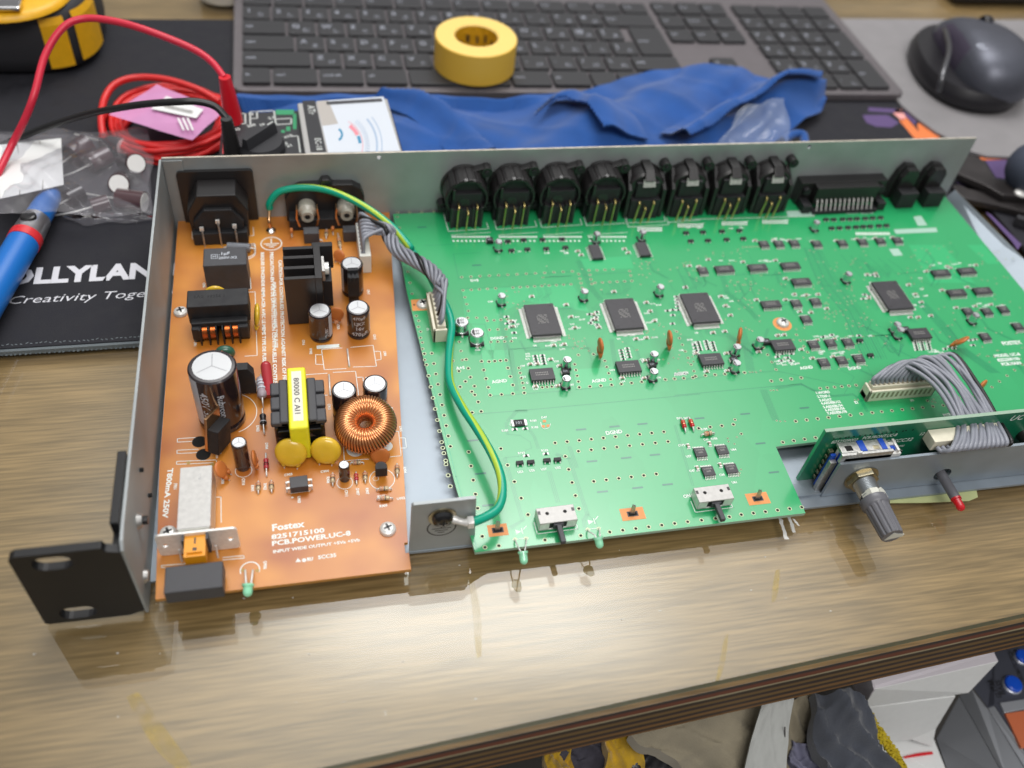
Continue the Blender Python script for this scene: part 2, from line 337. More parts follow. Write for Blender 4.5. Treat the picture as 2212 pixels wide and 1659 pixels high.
bands = [(0, .10, .05, .03), (.06, .26, .13, .04), (.11, .07, .045, .03), (.17, .06, .04, .03), (.20, .22, .12, .04), (.25, .25, .13, .045), (.29, .06, .04, .03), (.35, .05, .035, .03), (.38, .2, .12, .04), (.44, .22, .13, .05), (.48, .055, .035, .03), (.54, .05, .035, .03), (.57, .19, .12, .04), (.63, .2, .12, .05), (.67, .05, .035, .025), (.745, .07, .05, .03), (.765, .42, .36, .22), (.80, .42, .36, .22), (.815, .2, .07, .035), (.92, .18, .06, .035), (.95, .07, .05, .04), (1, .05, .045, .04)]
cr.elements[0].position = 0; cr.elements[0].color = (*bands[0][1:], 1); cr.elements[1].position = 1; cr.elements[1].color = (*bands[-1][1:], 1)
for p_, a_, b_, c_ in bands[1:-1]: e = cr.elements.new(p_); e.color = (a_, b_, c_, 1)
t.links.new(mr.outputs[0], r.inputs[0]); t.links.new(r.outputs[0], b.inputs['Base Color'])
mat('under', (.05, .04, .03), .8)
bench = root('workbench', 'dark stained plywood workbench top under a clear glass sheet, layered edge along the front', 'table', (150, -255, -32))
bl = V((150, -255, -38))
def bparent(o):
    o.parent = bench; o.location = o.location-V(bench.location); return o
def fy(x): return -272.9+(x-(0))*.0632+ .0   # front edge of the glass
XL, XR, YB = -420, 900, 420
mb = MB()
o1 = [(XL, fy(XL)-1.6), (XR, fy(XR)-1.6), (XR, YB), (XL, YB)]
n4 = 4
vs = [(x, y, -31.5) for x, y in o1]+[(x, y, -4.2) for x, y in o1]
mb.add(vs, [(4, 5, 6, 7)], 'wood'); mb.add(vs, [(3, 2, 1, 0)], 'under'); mb.add(vs, [(0, 1, 5, 4), (1, 2, 6, 5), (2, 3, 7, 6), (3, 0, 4, 7)], 'plywood_edge')
bparent(mb.build('table_top'))
mb = MB()
o1 = [(XL, fy(XL)), (XR, fy(XR)), (XR, YB), (XL, YB)]
vs = [(x, y, -4.15) for x, y in o1]+[(x, y, 0) for x, y in o1]
mb.add(vs, [(4, 5, 6, 7)], 'glass_sheet'); mb.add(vs, [(0, 1, 5, 4), (1, 2, 6, 5), (2, 3, 7, 6), (3, 0, 4, 7)], 'glass_edge')
bparent(mb.build('glass_sheet'))
mb = MB()
for pts, wd in (([(8, 700, 0)], 0),): pass
def stain(pl, wd):
    for a, b_ in zip(pl, pl[1:]):
        mb.strip([D(*a, -4.1), D(*b_, -4.1)], wd, 'stain_soft')
ms = mat('stain_soft', (.50, .32, .04), .5); t = ms.node_tree; b = t.nodes['Principled BSDF']
g = t.nodes.new('ShaderNodeTexCoord'); n = t.nodes.new('ShaderNodeTexNoise'); n.inputs['Scale'].default_value = 120; t.links.new(g.outputs['Object'], n.inputs[0]); mr = t.nodes.new('ShaderNodeMapRange'); mr.inputs['From Min'].default_value = .35; mr.inputs['From Max'].default_value = .75; mr.inputs['To Max'].default_value = .8; t.links.new(n.outputs[0], mr.inputs['Value']); t.links.new(mr.outputs[0], b.inputs['Alpha'])
for pts_, w_ in (([(285, 1500), (350, 1600), (400, 1659)], 6), ([(1018, 1250), (1030, 1330), (1035, 1420)], 3.0), ([(1570, 1370), (1560, 1430), (1548, 1480)], 2.5), ([(1680, 1230), (1672, 1300)], 3)):
    mb = MB(); pl = spline([D(*p, -4.1) for p in pts_], 6); mb.tube([(p.x, p.y, -4.15) for p in pl], .1, 'stain_soft', 4, rs=None) if False else mb.add([(p.x+s_*w_/2*(.5+.5*math.sin(math.pi*(i+1)/(len(pl)+1))), p.y+s_*w_*.1, -4.12) for s_ in (-1, 1) for i, p in enumerate(pl)], [(i, i+1, len(pl)+i+1, len(pl)+i) for i in range(len(pl)-1)], 'stain_soft'); bparent(mb.build('stain'))
# dried tape residue and crumbs on the glass
mat('residue', (.62, .61, .58), .6); rq = random.Random(8)
for (x0, y0, x1, y1, w_) in ((1685, 1120, 1700, 1165, 2.2), (1702, 1108, 1716, 1150, 2.0), (1713, 1120, 1726, 1136, 1.2)):
    mb = MB(); a_, b_ = D(x0, y0, .06), D(x1, y1, .06); n_ = 10; vs = []
    for i in range(n_+1):
        p = a_.lerp(b_, i/n_); vs += [(p.x-w_/2*rq.uniform(.5, 1), p.y+rq.uniform(-.2, .2), .06), (p.x+w_/2*rq.uniform(.4, 1), p.y+rq.uniform(-.2, .2), .06)]
    mb.add(vs, [(2*i, 2*i+1, 2*i+3, 2*i+2) for i in range(n_)], 'residue'); bparent(mb.build('tape_residue'))
mb = MB()
for _ in range(46):
    c_ = D(rq.uniform(60, 2150), rq.uniform(1180, 1560), .1); (c_.y > fy(c_.x)+6) and mb.ball((c_.x, c_.y, .1), rq.uniform(.1, .28), 'residue', 5, 3, (rq.uniform(.6, 2.6), 1, .6))
tag(mb.build('dust'), 'pale dust specks scattered over the glass in front of the unit', 'dust', kind='stuff')
# ================================================================ the opened rack unit
dev = root('rack_audio_unit', 'opened metal rack unit with an orange power board and a large green circuit board', 'audio unit', (0, 0, 0))
W0 = 427.6; mat('cut_edge', (.55, .50, .42), .5, .3, noise=.2, nscale=400)
mb = MB(); mb.box(0, -196, .6, W0-4, 0, 1.8, 'steel_light')
mb.build('base_plate', dev, label='bluish bare metal floor under the circuit boards')
mb = MB()
# rear panel
hol = [circ(99.4, 41.4, 1.1, 14), circ(327.1, 42.2-.9, 1.1, 14)]
mb.plate([(0, .6), (W0, .6), (W0, 44), (0, 44)], hol, 1.1, 'steel', (0, .55, 0), (1, 0, 0), (0, 0, 1))
mb.build('rear_panel', dev, bev=.15)
mb = MB(); mb.box(0.3, .05, 44.0, W0-.3, 1.05, 44.06, 'cut_edge'); mb.build('cut_edge', dev)
mb = MB()
for zz_ in (15, 30.5): mb.cyl((.0, -168, zz_), (1.2, -168, zz_), .8, 'hole', 10)
mb.build('rivet_hole', dev)
mb = MB(); mb.prism([(-207.4, .6), (0, .6), (0, 43.6), (-199, 43.9), (-205, 43.2), (-207.4, 41)], -1.1, 0, 'steel', 'x')
# inner folded flange at the rear corner
mb.box(.1, -.7, .8, 9, -.05, 43, 'steel')
mb.build('side_wall', dev, bev=.15)
mb = MB()
pts0 = [(424.5, 0), (424.5, -196)]; 
vs = []
for x0, x1, y in ((425, 431, -1), (425, 438, -63), (425, 446, -140), (425, 451, -196)):
    vs += [(x0, y, 1.2), (x1, y, 10)]
fs = [(2*i, 2*i+1, 2*i+3, 2*i+2) for i in range(3)]
mb.add(vs, fs, 'steel_light'); mb.add([(a+1, b, c-.4) for a, b, c in vs], [f[::-1] for f in fs], 'steel_light')
mb.add([vs[1], vs[3], vs[5], vs[7], tuple(V(vs[7])+V((1, 0, -.4))), tuple(V(vs[5])+V((1, 0, -.4))), tuple(V(vs[3])+V((1, 0, -.4))), tuple(V(vs[1])+V((1, 0, -.4)))], [(0, 1, 6, 7), (1, 2, 5, 6), (2, 3, 4, 5)], 'brass')
mb.build('side_lip', dev, label='low bare metal lip along the right side')
# front plate with encoder and lamp hole
mb = MB()
FYP = -191
mb.plate([(263.5, 2.2), (470, 2.2), (470, 26), (263.8, 24.2), (263.5, 23)], [circ(276.8, 13.4, 4.2, 24), circ(317.0, 9.2, 3.9, 24)], 1.2, 'steel_light', (0, FYP, 0), (1, 0, 0), (0, 0, 1))
mb.box(252, FYP, .7, 470, -165, 1.9, 'steel_light')
mb.prism([(-191, 2.), (-191, 3.5), (-184, 1.9), (-184, 1.8)], 252, 263.5, 'steel_light', 'x')
mb.build('front_plate', dev, bev=.12)
# ear
mb = MB()
def slot(cx, cz, w=12, h=7.2):
    r = h/2; o = []
    for s_, a0 in ((1, -90), (-1, 90)):
        for i in range(9):
            a = math.radians(a0+180*i/8); o.append((cx+s_*(w/2-r)+r*math.cos(a), cz+r*math.sin(a)))
    return o
mb.plate([(-32.2, .8), (-6, .8), (-3.2, 2.0), (-1.2, 2.4), (-1.2, 40.5), (-5.5, 42), (-6.2, 44), (-31.2, 44), (-33.2, 42.4), (-33.2, 1.8)], [slot(-21.5, 6.4), slot(-21.5, 38.2)], 2.9, 'ear_black', (0, -206.2, 0), (1, 0, 0), (0, 0, 1))
mb.box(-4.0, -205, 1.5, -1.2, -170, 40, 'ear_black')
mb.box(-4.0, -200, 38, -1.2, -171, 46.0, 'ear_black')
mb.build('rack_ear', dev, bev=.35, label='black rack mounting ear with two long slots')
mb = MB()
for x in (0,):
    mb.cyl((0, -187, 27), (1.6, -187, 27), 3.0, 'dull_tin', 16, 2.2); mb.cyl((1.2, -187, 27), (3.4, -187, 27), 1.5, 'black', 12)
mb.build('bolt', dev)
mb = MB(); mb.cyl((0, -199, 11), (1.4, -199, 11), 2.6, 'dull_tin', 16, 2); mb.build('bolt', dev)
# rear pan screws / bumps
def pan_screw(name, c, parent, r=3.0, z=HB):
    mb = MB(); mb.T = Matrix.Translation(c)
    mb.lathe([(r, 0), (r, .5), (r*.9, 1.3), (r*.6, 1.9), (.6, 2.1), (0, 2.1)], 'tin', n=24)
    for a in (20, 110):
        c_, s_ = math.cos(math.radians(a)), math.sin(math.radians(a)); L = r*.52; w_ = .42
        mb.add([(-L*c_-w_*s_*-1, -L*s_-w_*c_, 2.13), (L*c_-w_*-s_, L*s_-w_*c_, 2.13), (L*c_+w_*-s_, L*s_+w_*c_, 2.13), (-L*c_+w_*-s_, -L*s_+w_*c_, 2.13)], [(0, 1, 2, 3)], 'black')
    mb.T = Matrix.Identity(4)
    return mb.build(name, parent, loc=c)
# ---------------------------------------------------------------- power board
mb = MB(); T0 = HB-1.6
poly = [(3.6, -207.2), (91.3, -207.0), (91.3, -200), (90.0, -200), (90.0, -195.6), (91.4, -195.6), (104.3, 0), (1.6, 0), (1.6, -150)]
n = len(poly)
mb.add([(a, b_, HB) for a, b_ in poly], [list(range(n))], 'pcb_brown'); mb.add([(a, b_, T0) for a, b_ in poly], [list(range(n))[::-1]], 'pcb_brown_edge')
mb.add([(a, b_, T0) for a, b_ in poly]+[(a, b_, HB) for a, b_ in poly], [(i, (i+1) % n, n+(i+1) % n, n+i) for i in range(n)], 'pcb_brown_edge')
ZS = HB+.05; TSC = .9
def S(r, x, y): return P(r, x, y, ZS)
def silk(pts, r, wd=.3, closed=False): mb.strip([S(r, *p) for p in pts], wd, 'silk', ZS, closed)
def stext(txt, r, x, y, h, ang=0, fit=None, bold=0.012, m='silk', shear=0, xs=1):
    h *= TSC; xs *= .92; bold = bold+.022; a = math.radians(ang); mb.text(txt, S(r, x, y), h, m, (math.cos(a), math.sin(a), 0), (-math.sin(a), math.cos(a), 0), xs=xs, fit=fit, bold=bold, shear=shear)
def seg(r, a, b): return (S(r, *b)-S(r, *a)).length
# writing
stext('Fostex', 2, 735, 1092, 3.2, 2, fit=seg(2, (735, 1090), (935, 1080)), bold=.012)
stext('8251715100', 2, 733, 1142, 2.2, 2, fit=seg(2, (733, 1140), (1055, 1115)))
stext('PCB.POWER.UC-8', 2, 735, 1182, 2.3, 2, fit=seg(2, (735, 1180), (1215, 1150)))
stext('INPUT WIDE OUTPUT +5Va +5Vb', 2, 742, 1226, 1.4, 2, fit=seg(2, (742, 1225), (1270, 1172)))
stext('SCC35', 2, 1015, 1262, 1.7, 2, fit=seg(2, (1015, 1262), (1125, 1252)))
mb.add([S(2, 878, 1280), S(2, 912, 1277), S(2, 892, 1255)], [(0, 1, 2)], 'silk'); mb.disc(S(2, 930, 1268), .8, 'silk', 12); stext('RU', 2, 948, 1272, 1.4, 2, bold=.04)
stext('T800mA 250V', 2, 108, 715, 2.2, -92, fit=seg(2, (108, 715), (80, 1015)))
stext('F901', 2, 145, 805, 1.3, -91)
stext('PRECAUTION-EN VUE DE LA PROTECTION CONTINUELLE CONTRE LES', 1, 885, 752, 1.75, -90, fit=seg(1, (885, 752), (960, 1780)))
stext('RISQUES D\'INCENDIE REMPLACER AVEC LE MEME TYPE DE FUSIBLE.', 1, 818, 755, 1.65, -90, fit=seg(1, (818, 755), (850, 1610)))
stext('REPLACE ONLY WITH SAME TYPE FUZE.', 1, 905, 975, 1.6, -90, fit=seg(1, (905, 975), (935, 1465)))
stext('CAUTION-FOR CONTINUED PROTECTION AGAINST RISK OF FIRE', 1, 948, 812, 1.7, -90, fit=seg(1, (948, 812), (1010, 1720)))
for txt, r, x, y, a in (('C916', 1, 1122, 1400, -90), ('W902', 1, 1175, 1462, -90), ('L906', 1, 1722, 1485, -90), ('C915', 1, 1645, 1360, -90), ('C917', 1, 1600, 1030, -90), ('C920', 1, 1378, 1285, -90), ('L901', 1, 325, 1415, -90), ('C905', 1, 390, 980, -90),
    ('R903', 2, 625, 185, -90), ('D903', 2, 642, 455, -90), ('D904', 2, 695, 560, -90), ('C913', 2, 1072, 325, -90), ('C914', 2, 1448, 345, -90), ('L905', 2, 1503, 460, -90), ('L907', 2, 1300, 163, -90), ('R904', 2, 1528, 705, -90),
    ('C908', 2, 430, 768, -90), ('C910', 2, 555, 775, -90), ('R901', 2, 610, 815, -90), ('R902', 2, 685, 805, -90), ('U903', 2, 890, 882, -90), ('C911', 2, 1175, 845, -90), ('D907', 2, 1243, 835, -90), ('R907', 2, 1300, 832, -90), ('R908', 2, 1065, 765, -90),
    ('R905', 2, 1372, 893, 2), ('R909', 2, 1385, 950, 2), ('U902', 2, 1490, 905, 2), ('R906', 2, 1215, 685, 2), ('C904', 2, 1030, 742, 4), ('C903', 2, 810, 762, 4), ('D906', 2, 685, 1275, -90), ('4', 2, 850, 885, -90)):
    stext(txt, r, x, y, 1.25, a)
# outlines
silk([(385, 1070), (775, 1045), (790, 1515), (700, 1520)], 1); silk([(385, 1070), (380, 1110)], 1); silk([(740, 940), (745, 1025), (640, 1035)], 1)
silk([(1220, 1510), (1270, 1510), (1265, 1470), (1415, 1460)], 1); silk([(1480, 1455), (1645, 1440), (1670, 1595), (1500, 1600)], 1); silk([(1445, 1612), (1285, 1620), (1270, 1510)], 1)
silk([(1222, 1515), (1222, 1580), (1275, 1582)], 1); silk([(1655, 1485), (1700, 1485), (1705, 1545), (1665, 1550)], 1)
mb.add([S(1, 1228, 1442), S(1, 1395, 1430), S(1, 1397, 1455), S(1, 1230, 1468)], [(0, 3, 2, 1)], 'silk')
silk([(920, 150), (1068, 140)], 2); silk([(1105, 135), (1240, 128), (1258, 270)], 2); silk([(920, 150), (918, 200)], 2); silk([(1005, 275), (1070, 272)], 2); silk([(1245, 165), (1285, 163), (1290, 232)], 2)
silk([(1475, 492), (1500, 490), (1515, 638), (1445, 645)], 2); silk([(1505, 530), (1540, 530), (1547, 590), (1512, 592)], 2); silk([(1165, 668), (1320, 658)], 2); silk([(1165, 545), (1172, 668)], 2)
silk([(165, 535), (290, 527)], 2); silk([(165, 535), (165, 556), (300, 548)], 2); silk([(163, 605), (290, 598)], 2); silk([(163, 605), (163, 625), (300, 618)], 2); silk([(160, 672), (400, 663), (405, 700), (430, 700), (430, 735)], 2); silk([(160, 672), (160, 690), (380, 680)], 2)
silk([(68, 1300), (280, 1285)], 2); silk([(68, 1300), (70, 1314), (90, 1312)], 2); silk([(440, 1252), (565, 1240), (568, 1256), (440, 1266)], 2); silk([(400, 888), (428, 886), (430, 1040)], 2)
silk([(520, 195), (618, 188), (620, 225), (540, 228), (520, 215)], 2); silk([(850, 865), (965, 850)], 2); silk([(592, 240), (606, 238)], 2, .35); silk([(599, 232), (599, 248)], 2, .35)
silk([(310, 600), (312, 655), (365, 658)], 1); silk([(370, 690), (455, 685), (455, 655)], 1); silk([(490, 655), (493, 685), (600, 680), (620, 680)], 1); silk([(670, 630), (765, 632), (762, 570)], 1); silk([(600, 650), (705, 650), (705, 680)], 1)
silk([(1085, 575), (1300, 580), (1560, 572)], 1); silk([(1270, 500), (1270, 575)], 1)
c = S(1, 895, 690); mb.ringf(c, 4.6, 5.1, 'silk', 32)
mb.strip([c+V((0, 3.6, 0)), c], .5, 'silk'); mb.strip([c+V((-3.4, -.1, 0)), c+V((3.4, -.1, 0))], .5, 'silk'); mb.strip([c+V((-2.2, -1.3, 0)), c+V((2.2, -1.3, 0))], .5, 'silk'); mb.strip([c+V((-1, -2.5, 0)), c+V((1, -2.5, 0))], .5, 'silk')
mb.ringf(S(2, 440, 385)+V((2.5, 0, 0)), 10.6, 10.9, 'silk', 40, -70, 100)
mb.ringf(S(2, 1400, 780), 4.7, 5.0, 'silk', 30); mb.ringf(S(2, 603, 1328), 3.1, 3.5, 'silk', 30, -20, 200); mb.ringf(S(2, 1175, 800), 2.9, 3.15, 'silk', 24); mb.ringf(S(2, 565, 728), 3.0, 3.2, 'silk', 24); mb.ringf(S(2, 1362, 775), 1, 1.2, 'silk', 16)
for r, x, y in ((1, 1240, 1590-300),): pass
mb.disc(S(2, 1240, 600), 3.6, 'silk', 20); mb.disc(S(2, 1425, 580), 2.6, 'silk', 20)
for r, x, y, rr in ((2, 298, 553, 2.8), (2, 322, 630, 2.8), (2, 1080, 150, .6), (2, 1202, 100, .6), (2, 232, 680, .8), (2, 375, 690, .8), (2, 700, 632, .45), (1, 1400, 1442, .5), (1, 1215, 1457, .4), (2, 560, 1328, .7), (2, 648, 1330, .7)):
    mb.disc(P(r, x, y, ZS+.01), rr, 'hole' if rr > .9 else 'stain', 18)
# board edge flange on the left
mb.add([S(2, 110, 200)]*0, [], 'silk')
power = mb.build('power_circuit_board', dev, label='orange brown power circuit board with white printed French and English warnings')
def at_z(z): return z
def cyl_cap(name, c, r, h, printed=(), stripe=180, lab=None, parent=dev, txt=None):
    mb = MB(); mb.T = Matrix.Translation(c)
    mb.lathe([(r*.97, 0), (r, .5), (r, h*.08), (r*.95, h*.11), (r, h*.14), (r, h-.7), (r*.93, h-.1), (r*.78, h)], 'sleeve', n=32)
    body = mb.T = Matrix.Translation(c)
    # print band
    for a0, a1 in ((stripe-16, stripe+16),):
        vs = []; N = 6
        for i in range(N+1):
            a = math.radians(a0+(a1-a0)*i/N); vs += [(1.004*r*math.cos(a), 1.004*r*math.sin(a), h*.15), (1.004*r*math.cos(a), 1.004*r*math.sin(a), h-.7)]
        mb.add(vs, [(2*i, 2*i+2, 2*i+3, 2*i+1) for i in range(N)], 'sleeve_print', True)
    if txt:
        k0 = len(mb.v)
        for line, (a_c, zz, hh, vert) in txt:
            sub = MB()
            sub.text(line, (0, 0, 0), hh, 'sleeve_print', align='CENTER', bold=.015)
            vs = []
            for v in sub.v:
                u, z_ = (v.x, v.y) if not vert else (v.y-hh/2, -v.x)
                a = math.radians(a_c)+u/r; vs.append((1.006*r*math.cos(a), 1.006*r*math.sin(a), zz+z_))
            mb.add(vs, sub.f, 'sleeve_print')
    mb.T = Matrix.Identity(4); o = mb.build(name, parent, loc=c, label=lab)
    mb = MB(); mb.T = Matrix.Translation(V(c)+V((0, 0, h)))
    mb.disc((0, 0, .02), r*.8, 'can_top', 28)
    for k in range(3):
        a = math.radians(90+120*k); mb.add([(.12*math.sin(a), -.12*math.cos(a), .05), (.7*r*math.cos(a)+.12*math.sin(a), .7*r*math.sin(a)-.12*math.cos(a), .05), (.7*r*math.cos(a)-.12*math.sin(a), .7*r*math.sin(a)+.12*math.cos(a), .05), (-.12*math.sin(a), .12*math.cos(a), .05)], [(0, 1, 2, 3)], 'score')
    mb.T = Matrix.Identity(4); mb.build('metal_top', o, loc=c).location = V((0, 0, 0)) if False else V((0, 0, 0))
    return o
def sub(mb, name, parent, c, **k):
    """a sub-part whose mesh is given in board coordinates, parent sits at its own location"""
    o = mb.build(name, parent, loc=c, **k); o.location = V(c)*.001 - parent.location; return o
cyl_cap('large_capacitor', (24.6, -128.5, HB), 9.0, 31, stripe=215, lab='tall black electrolytic capacitor with silver top', txt=[('450V 33\u00b5F', (245, 15, 3.2, True)), ('Rubycon', (285, 17, 2.6, True))])
mb = MB()
cyl_cap('capacitor', (81.6, -57.5, HB), 5.0, 17, stripe=200)
cyl_cap('capacitor', (65.8, -85.2, HB), 5.0, 15.5, stripe=330, txt=[('105\u00b0C', (300, 6, 1.6, True))], lab='black capacitor standing at the corner of the heat sink')
cyl_cap('capacitor', (82.2, -84.7, HB), 5.0, 15.5, stripe=350, txt=[('470\u00b5F', (272, 2.5, 2.1, False)), ('16v', (272, 6, 2.0, False)), ('LJKZ', (272, 9, 1.7, False)), ('470\u00b5F', (272, 12.2, 1.6, False))], lab='black capacitor printed 16v 470')
cyl_cap('capacitor', (73.0, -131.6, HB), 5.0, 15.5, stripe=90)
cyl_cap('capacitor', (85.5, -129.5, HB), 5.0, 15.5, stripe=60)
cyl_cap('small_capacitor', tuple(S(2, 563, 700)), 2.9, 15, stripe=20)
cyl_cap('small_capacitor', tuple(S(2, 1175, 775)), 2.1, 9, stripe=180)
# film box capacitor
mb = MB(); mb.box(16.8, -52.6, HB, 35.6, -40.5, HB+15.2, 'dark_grey'); o = mb.build('film_capacitor', dev, bev=.5, label='grey box capacitor printed .1 microfarad 250V')
mb = MB(); zt = HB+15.25
mb.text('.1\u00b5F', (23.5, -45.6, zt), 2.0, 'sleeve_print', bold=.02); mb.text('250V-X2', (23.4, -48.4, zt), 1.6, 'sleeve_print', bold=.02)
mb.strip([(20.3, -47.9, zt), (23, -47.9, zt), (23, -45.1, zt), (20.3, -45.1, zt)], .25, 'sleeve_print', closed=True); mb.text('M', (20.8, -47.4, zt), 1.6, 'sleeve_print')
mb.build('print', o)
# grey cylinder resistor behind it
mb = MB(); a = P(1, 572, 712, HB+3); b_ = P(1, 738, 722, HB+3)
mb.cyl(a, b_, 2.1, 'grey_comp', 20); mb.tube([a+V((-1.5, 0, -3)), a+V((-1.6, 0, -.5)), a], .4, 'tin'); mb.tube([b_+V((2, -.5, -3)), b_+V((1.9, 0, -.5)), b_], .4, 'tin')
mb.build('cylinder_resistor', dev, label='grey cylindrical resistor lying behind the box capacitor')
mb = MB()
for dy in (-.8, .5): mb.tube(spline([P(1, 742, 700, HB+2)+V((0, dy, 0)), P(1, 775, 715, HB+2)+V((0, dy, 1)), P(1, 770, 770, HB)+V((0, dy, 0)), P(1, 720, 800, HB)+V((0, dy, 0))]), .3, 'tin')
mb.build('component_lead', power)
# common mode choke
mb = MB(); x0, x1 = 11.2, 36.4
mb.box(x0, -80.5, HB+7, x1, -70, HB+17, 'black_matt'); mb.box(x0+1, -84, HB+8, x1-1, -80.5, HB+10.5, 'black_matt')
for xx in (x0+1, x1-5.0): mb.prism([(-84.5, HB), (-70, HB), (-70, HB+9), (-86, HB+9), (-86, HB+3)], xx, xx+4, 'black_matt', 'x')
mb.box(x0+2, -76, HB, x1-2, -71, HB+8, 'black_matt')
o = mb.build('choke_coil', dev, bev=.5, label='black framed choke with copper windings showing in front')
mb = MB()
for xx in (17.3, 20.6, 26.6, 29.9):
    for j in range(5):
        mb.lathe([(3.7, -.24), (3.95, 0), (3.7, .24)], 'copper', (xx-1+j*.5, -82.2, HB+4.6), 'x', 22)
mb.build('copper_winding', o)
mb = MB()
for xx in (15.4, 19.0, 22.1, 24.8, 28.2, 31.4): mb.box(xx-.3, -87, HB, xx+.3, -78, HB+9, 'black_matt')
mb.build('bobbin', o, bev=.15)
mb = MB(); mb.text('0\u039b0  19356 1', (14, -75.2, HB+17.05), 1.7, 'black_gloss', bold=.02); mb.build('print', o)
# yellow disc capacitor behind choke
def disc_cap(name, c, r, th, m, tilt=0, yaw=0, h=None, neck=True, parent=dev, lab=None, legs=True):
    """c: foot on the board; the disc stands on two legs, faces +-x rotated by yaw"""
    mb = MB(); h = h if h is not None else r+2.0
    Rm = Matrix.Rotation(math.radians(yaw), 4, 'Z') @ Matrix.Rotation(math.radians(tilt), 4, 'Y')
    mb.T = Matrix.Translation(c) @ Rm
    prof = []; N = 10
    for i in range(N+1):
        a = -math.pi/2+math.pi*i/N; prof.append((r-th*.5+th*.5*math.cos(a) if i not in (0, N) else 0.001, th*.5*math.sin(a)))
    N = 14; prof = [(max(.002, r*max(0, math.cos(-math.pi/2+math.pi*i/N))**.6), th*.5*math.sin(-math.pi/2+math.pi*i/N)) for i in range(N+1)]
    k0 = len(mb.sm); mb.lathe(prof, m, (0, 0, h), 'x', 28); mb.sm[k0:] = [True]*(len(mb.sm)-k0)
    if neck:
        for s_ in (-1, 1): mb.tube([(0, s_*r*.45, h-r*.8), (0, s_*r*.42, 1.4), (0, s_*r*.4, .7)], .6, m, rs=[1.1, .75, .4])
    if legs:
        for s_ in (-1, 1): mb.tube([(0, s_*r*.4, 1.4), (0, s_*r*.4, -.2)], .3, 'tin')
    mb.T = Matrix.Identity(4); return mb.build(name, parent, loc=c, label=lab, weld=True)
disc_cap('disc_capacitor', (38.0, -78, HB), 5.2, 2.6, 'ceramic_yellow', tilt=8, h=8, lab='yellow disc capacitor behind the choke')
disc_cap('disc_capacitor', (22, -67, HB), 5, 2.6, 'ceramic_yellow', yaw=90, h=11, lab='yellow disc capacitor hidden behind the choke')
disc_cap('disc_capacitor', tuple(P(2, 850, 722)+V((0, .5, 0))), 6.2, 4.4, 'ceramic_yellow', yaw=78, tilt=22, h=7.2, lab='left glossy yellow disc capacitor before the transformer')
disc_cap('disc_capacitor', tuple(P(2, 1060, 702)+V((0, .5, 0))), 6.0, 4.4, 'ceramic_yellow', yaw=78, tilt=22, h=6.8, lab='right glossy yellow disc capacitor before the transformer')
disc_cap('orange_capacitor', tuple(P(2, 648, 705)), 3.2, 1.7, 'ceramic_orange', h=5.8, tilt=-6)
disc_cap('orange_capacitor', tuple(P(2, 485, 770)), 3.4, 1.7, 'ceramic_orange', h=5.6, tilt=-32, yaw=-15)
disc_cap('orange_capacitor', tuple(P(2, 1390, 690)), 3.8, 1.9, 'ceramic_orange', yaw=84, tilt=15, h=4.4)
disc_cap('orange_capacitor', tuple(P(1, 1385, 835)), 3.0, 1.6, 'ceramic_orange', yaw=60, tilt=25, h=3.8)
disc_cap('orange_capacitor', tuple(P(1, 1375, 1275)), 3.4, 1.6, 'ceramic_orange', yaw=80, tilt=10, h=5.0)
disc_cap('orange_capacitor', tuple(P(1, 1047, 640)), 1.3, 1.6, 'ceramic_orange', h=3.9, neck=False)
disc_cap('orange_capacitor', tuple(P(1, 1350, 625)), 1.3, 1.6, 'ceramic_orange', h=3.9, neck=False)
# green bead and bridge rectifier behind the large capacitor
mb = MB(); mb.ball(P(1, 555, 1495, HB+5), 4.2, 'green_comp', sc=(1, .6, .9)); mb.build('green_component', dev)
mb = MB(); p = P(2, 590, 190); mb.prism([(29, HB+2), (38.0, HB+2), (38.0, HB+13), (36, HB+16.5), (28, HB+16.5)], -118, -114, 'black_matt', 'y')
for k in range(3): mb.tube([(33+k*2, -116, HB+2.2), (33+k*2, -116, HB-.2)], .4, 'tin')
mb.build('bridge_rectifier', dev, bev=.25)
# transistor with copper tab (left front)
mb = MB(); c = P(2, 440, 640); mb.T = Matrix.Translation((c.x-1.0, c.y+1.5, HB)) @ Matrix.Rotation(math.radians(-28), 4, 'Z') @ Matrix.Rotation(math.radians(-12), 4, 'X')
mb.box(-2.4, -4.5, 3, 2.0, 4.8, 14.5, 'black_matt'); mb.box(-3.6, -4.7, 3.5, -2.4, 4.9, 19.5, 'copper_tab')
for k in (-2.5, 0, 2.5): mb.tube([(0, k, 3.1), (0, k, -.3)], .45, 'tin')
mb.T = Matrix.Identity(4); mb.build('power_transistor', dev, bev=.25, label='black transistor with a copper tab by the large capacitor')
# heat sink
hx0, hx1, hy0, hy1, hz = 52.0, 68.0, -77.6, -54.0, HB+27
mb = MB()
for i, yy in enumerate((hy0, hy0+6.6, hy0+13.4, hy0+19.6)): mb.box(hx0, yy, HB+.5, hx1-3, yy+1.9, hz, 'black')
mb.box(hx1-3, hy0, HB+.5, hx1, hy1-1.6, hz, 'black')
mb.build('heat_sink', dev, bev=.15, label='black finned aluminium heat sink')
mb = MB(); mb.box(hx1+.05, -71, HB+4, hx1+4.2, -61, HB+19, 'black_matt'); mb.box(hx1+.05, -71, HB+19, hx1+1.4, -61, HB+25, 'dull_tin')
mb.cyl((hx1+1.4, -66, HB+22), (hx1+3.2, -66, HB+22), 2.8, 'tin', 16)
mb.build('power_transistor', dev, bev=.2, label='black transistor clamped to the heat sink')
mb = MB(); mb.box(64.5, -55.6, HB+13, 73.5, -52.6, HB+26, 'black_matt'); mb.build('regulator', dev, bev=.3)
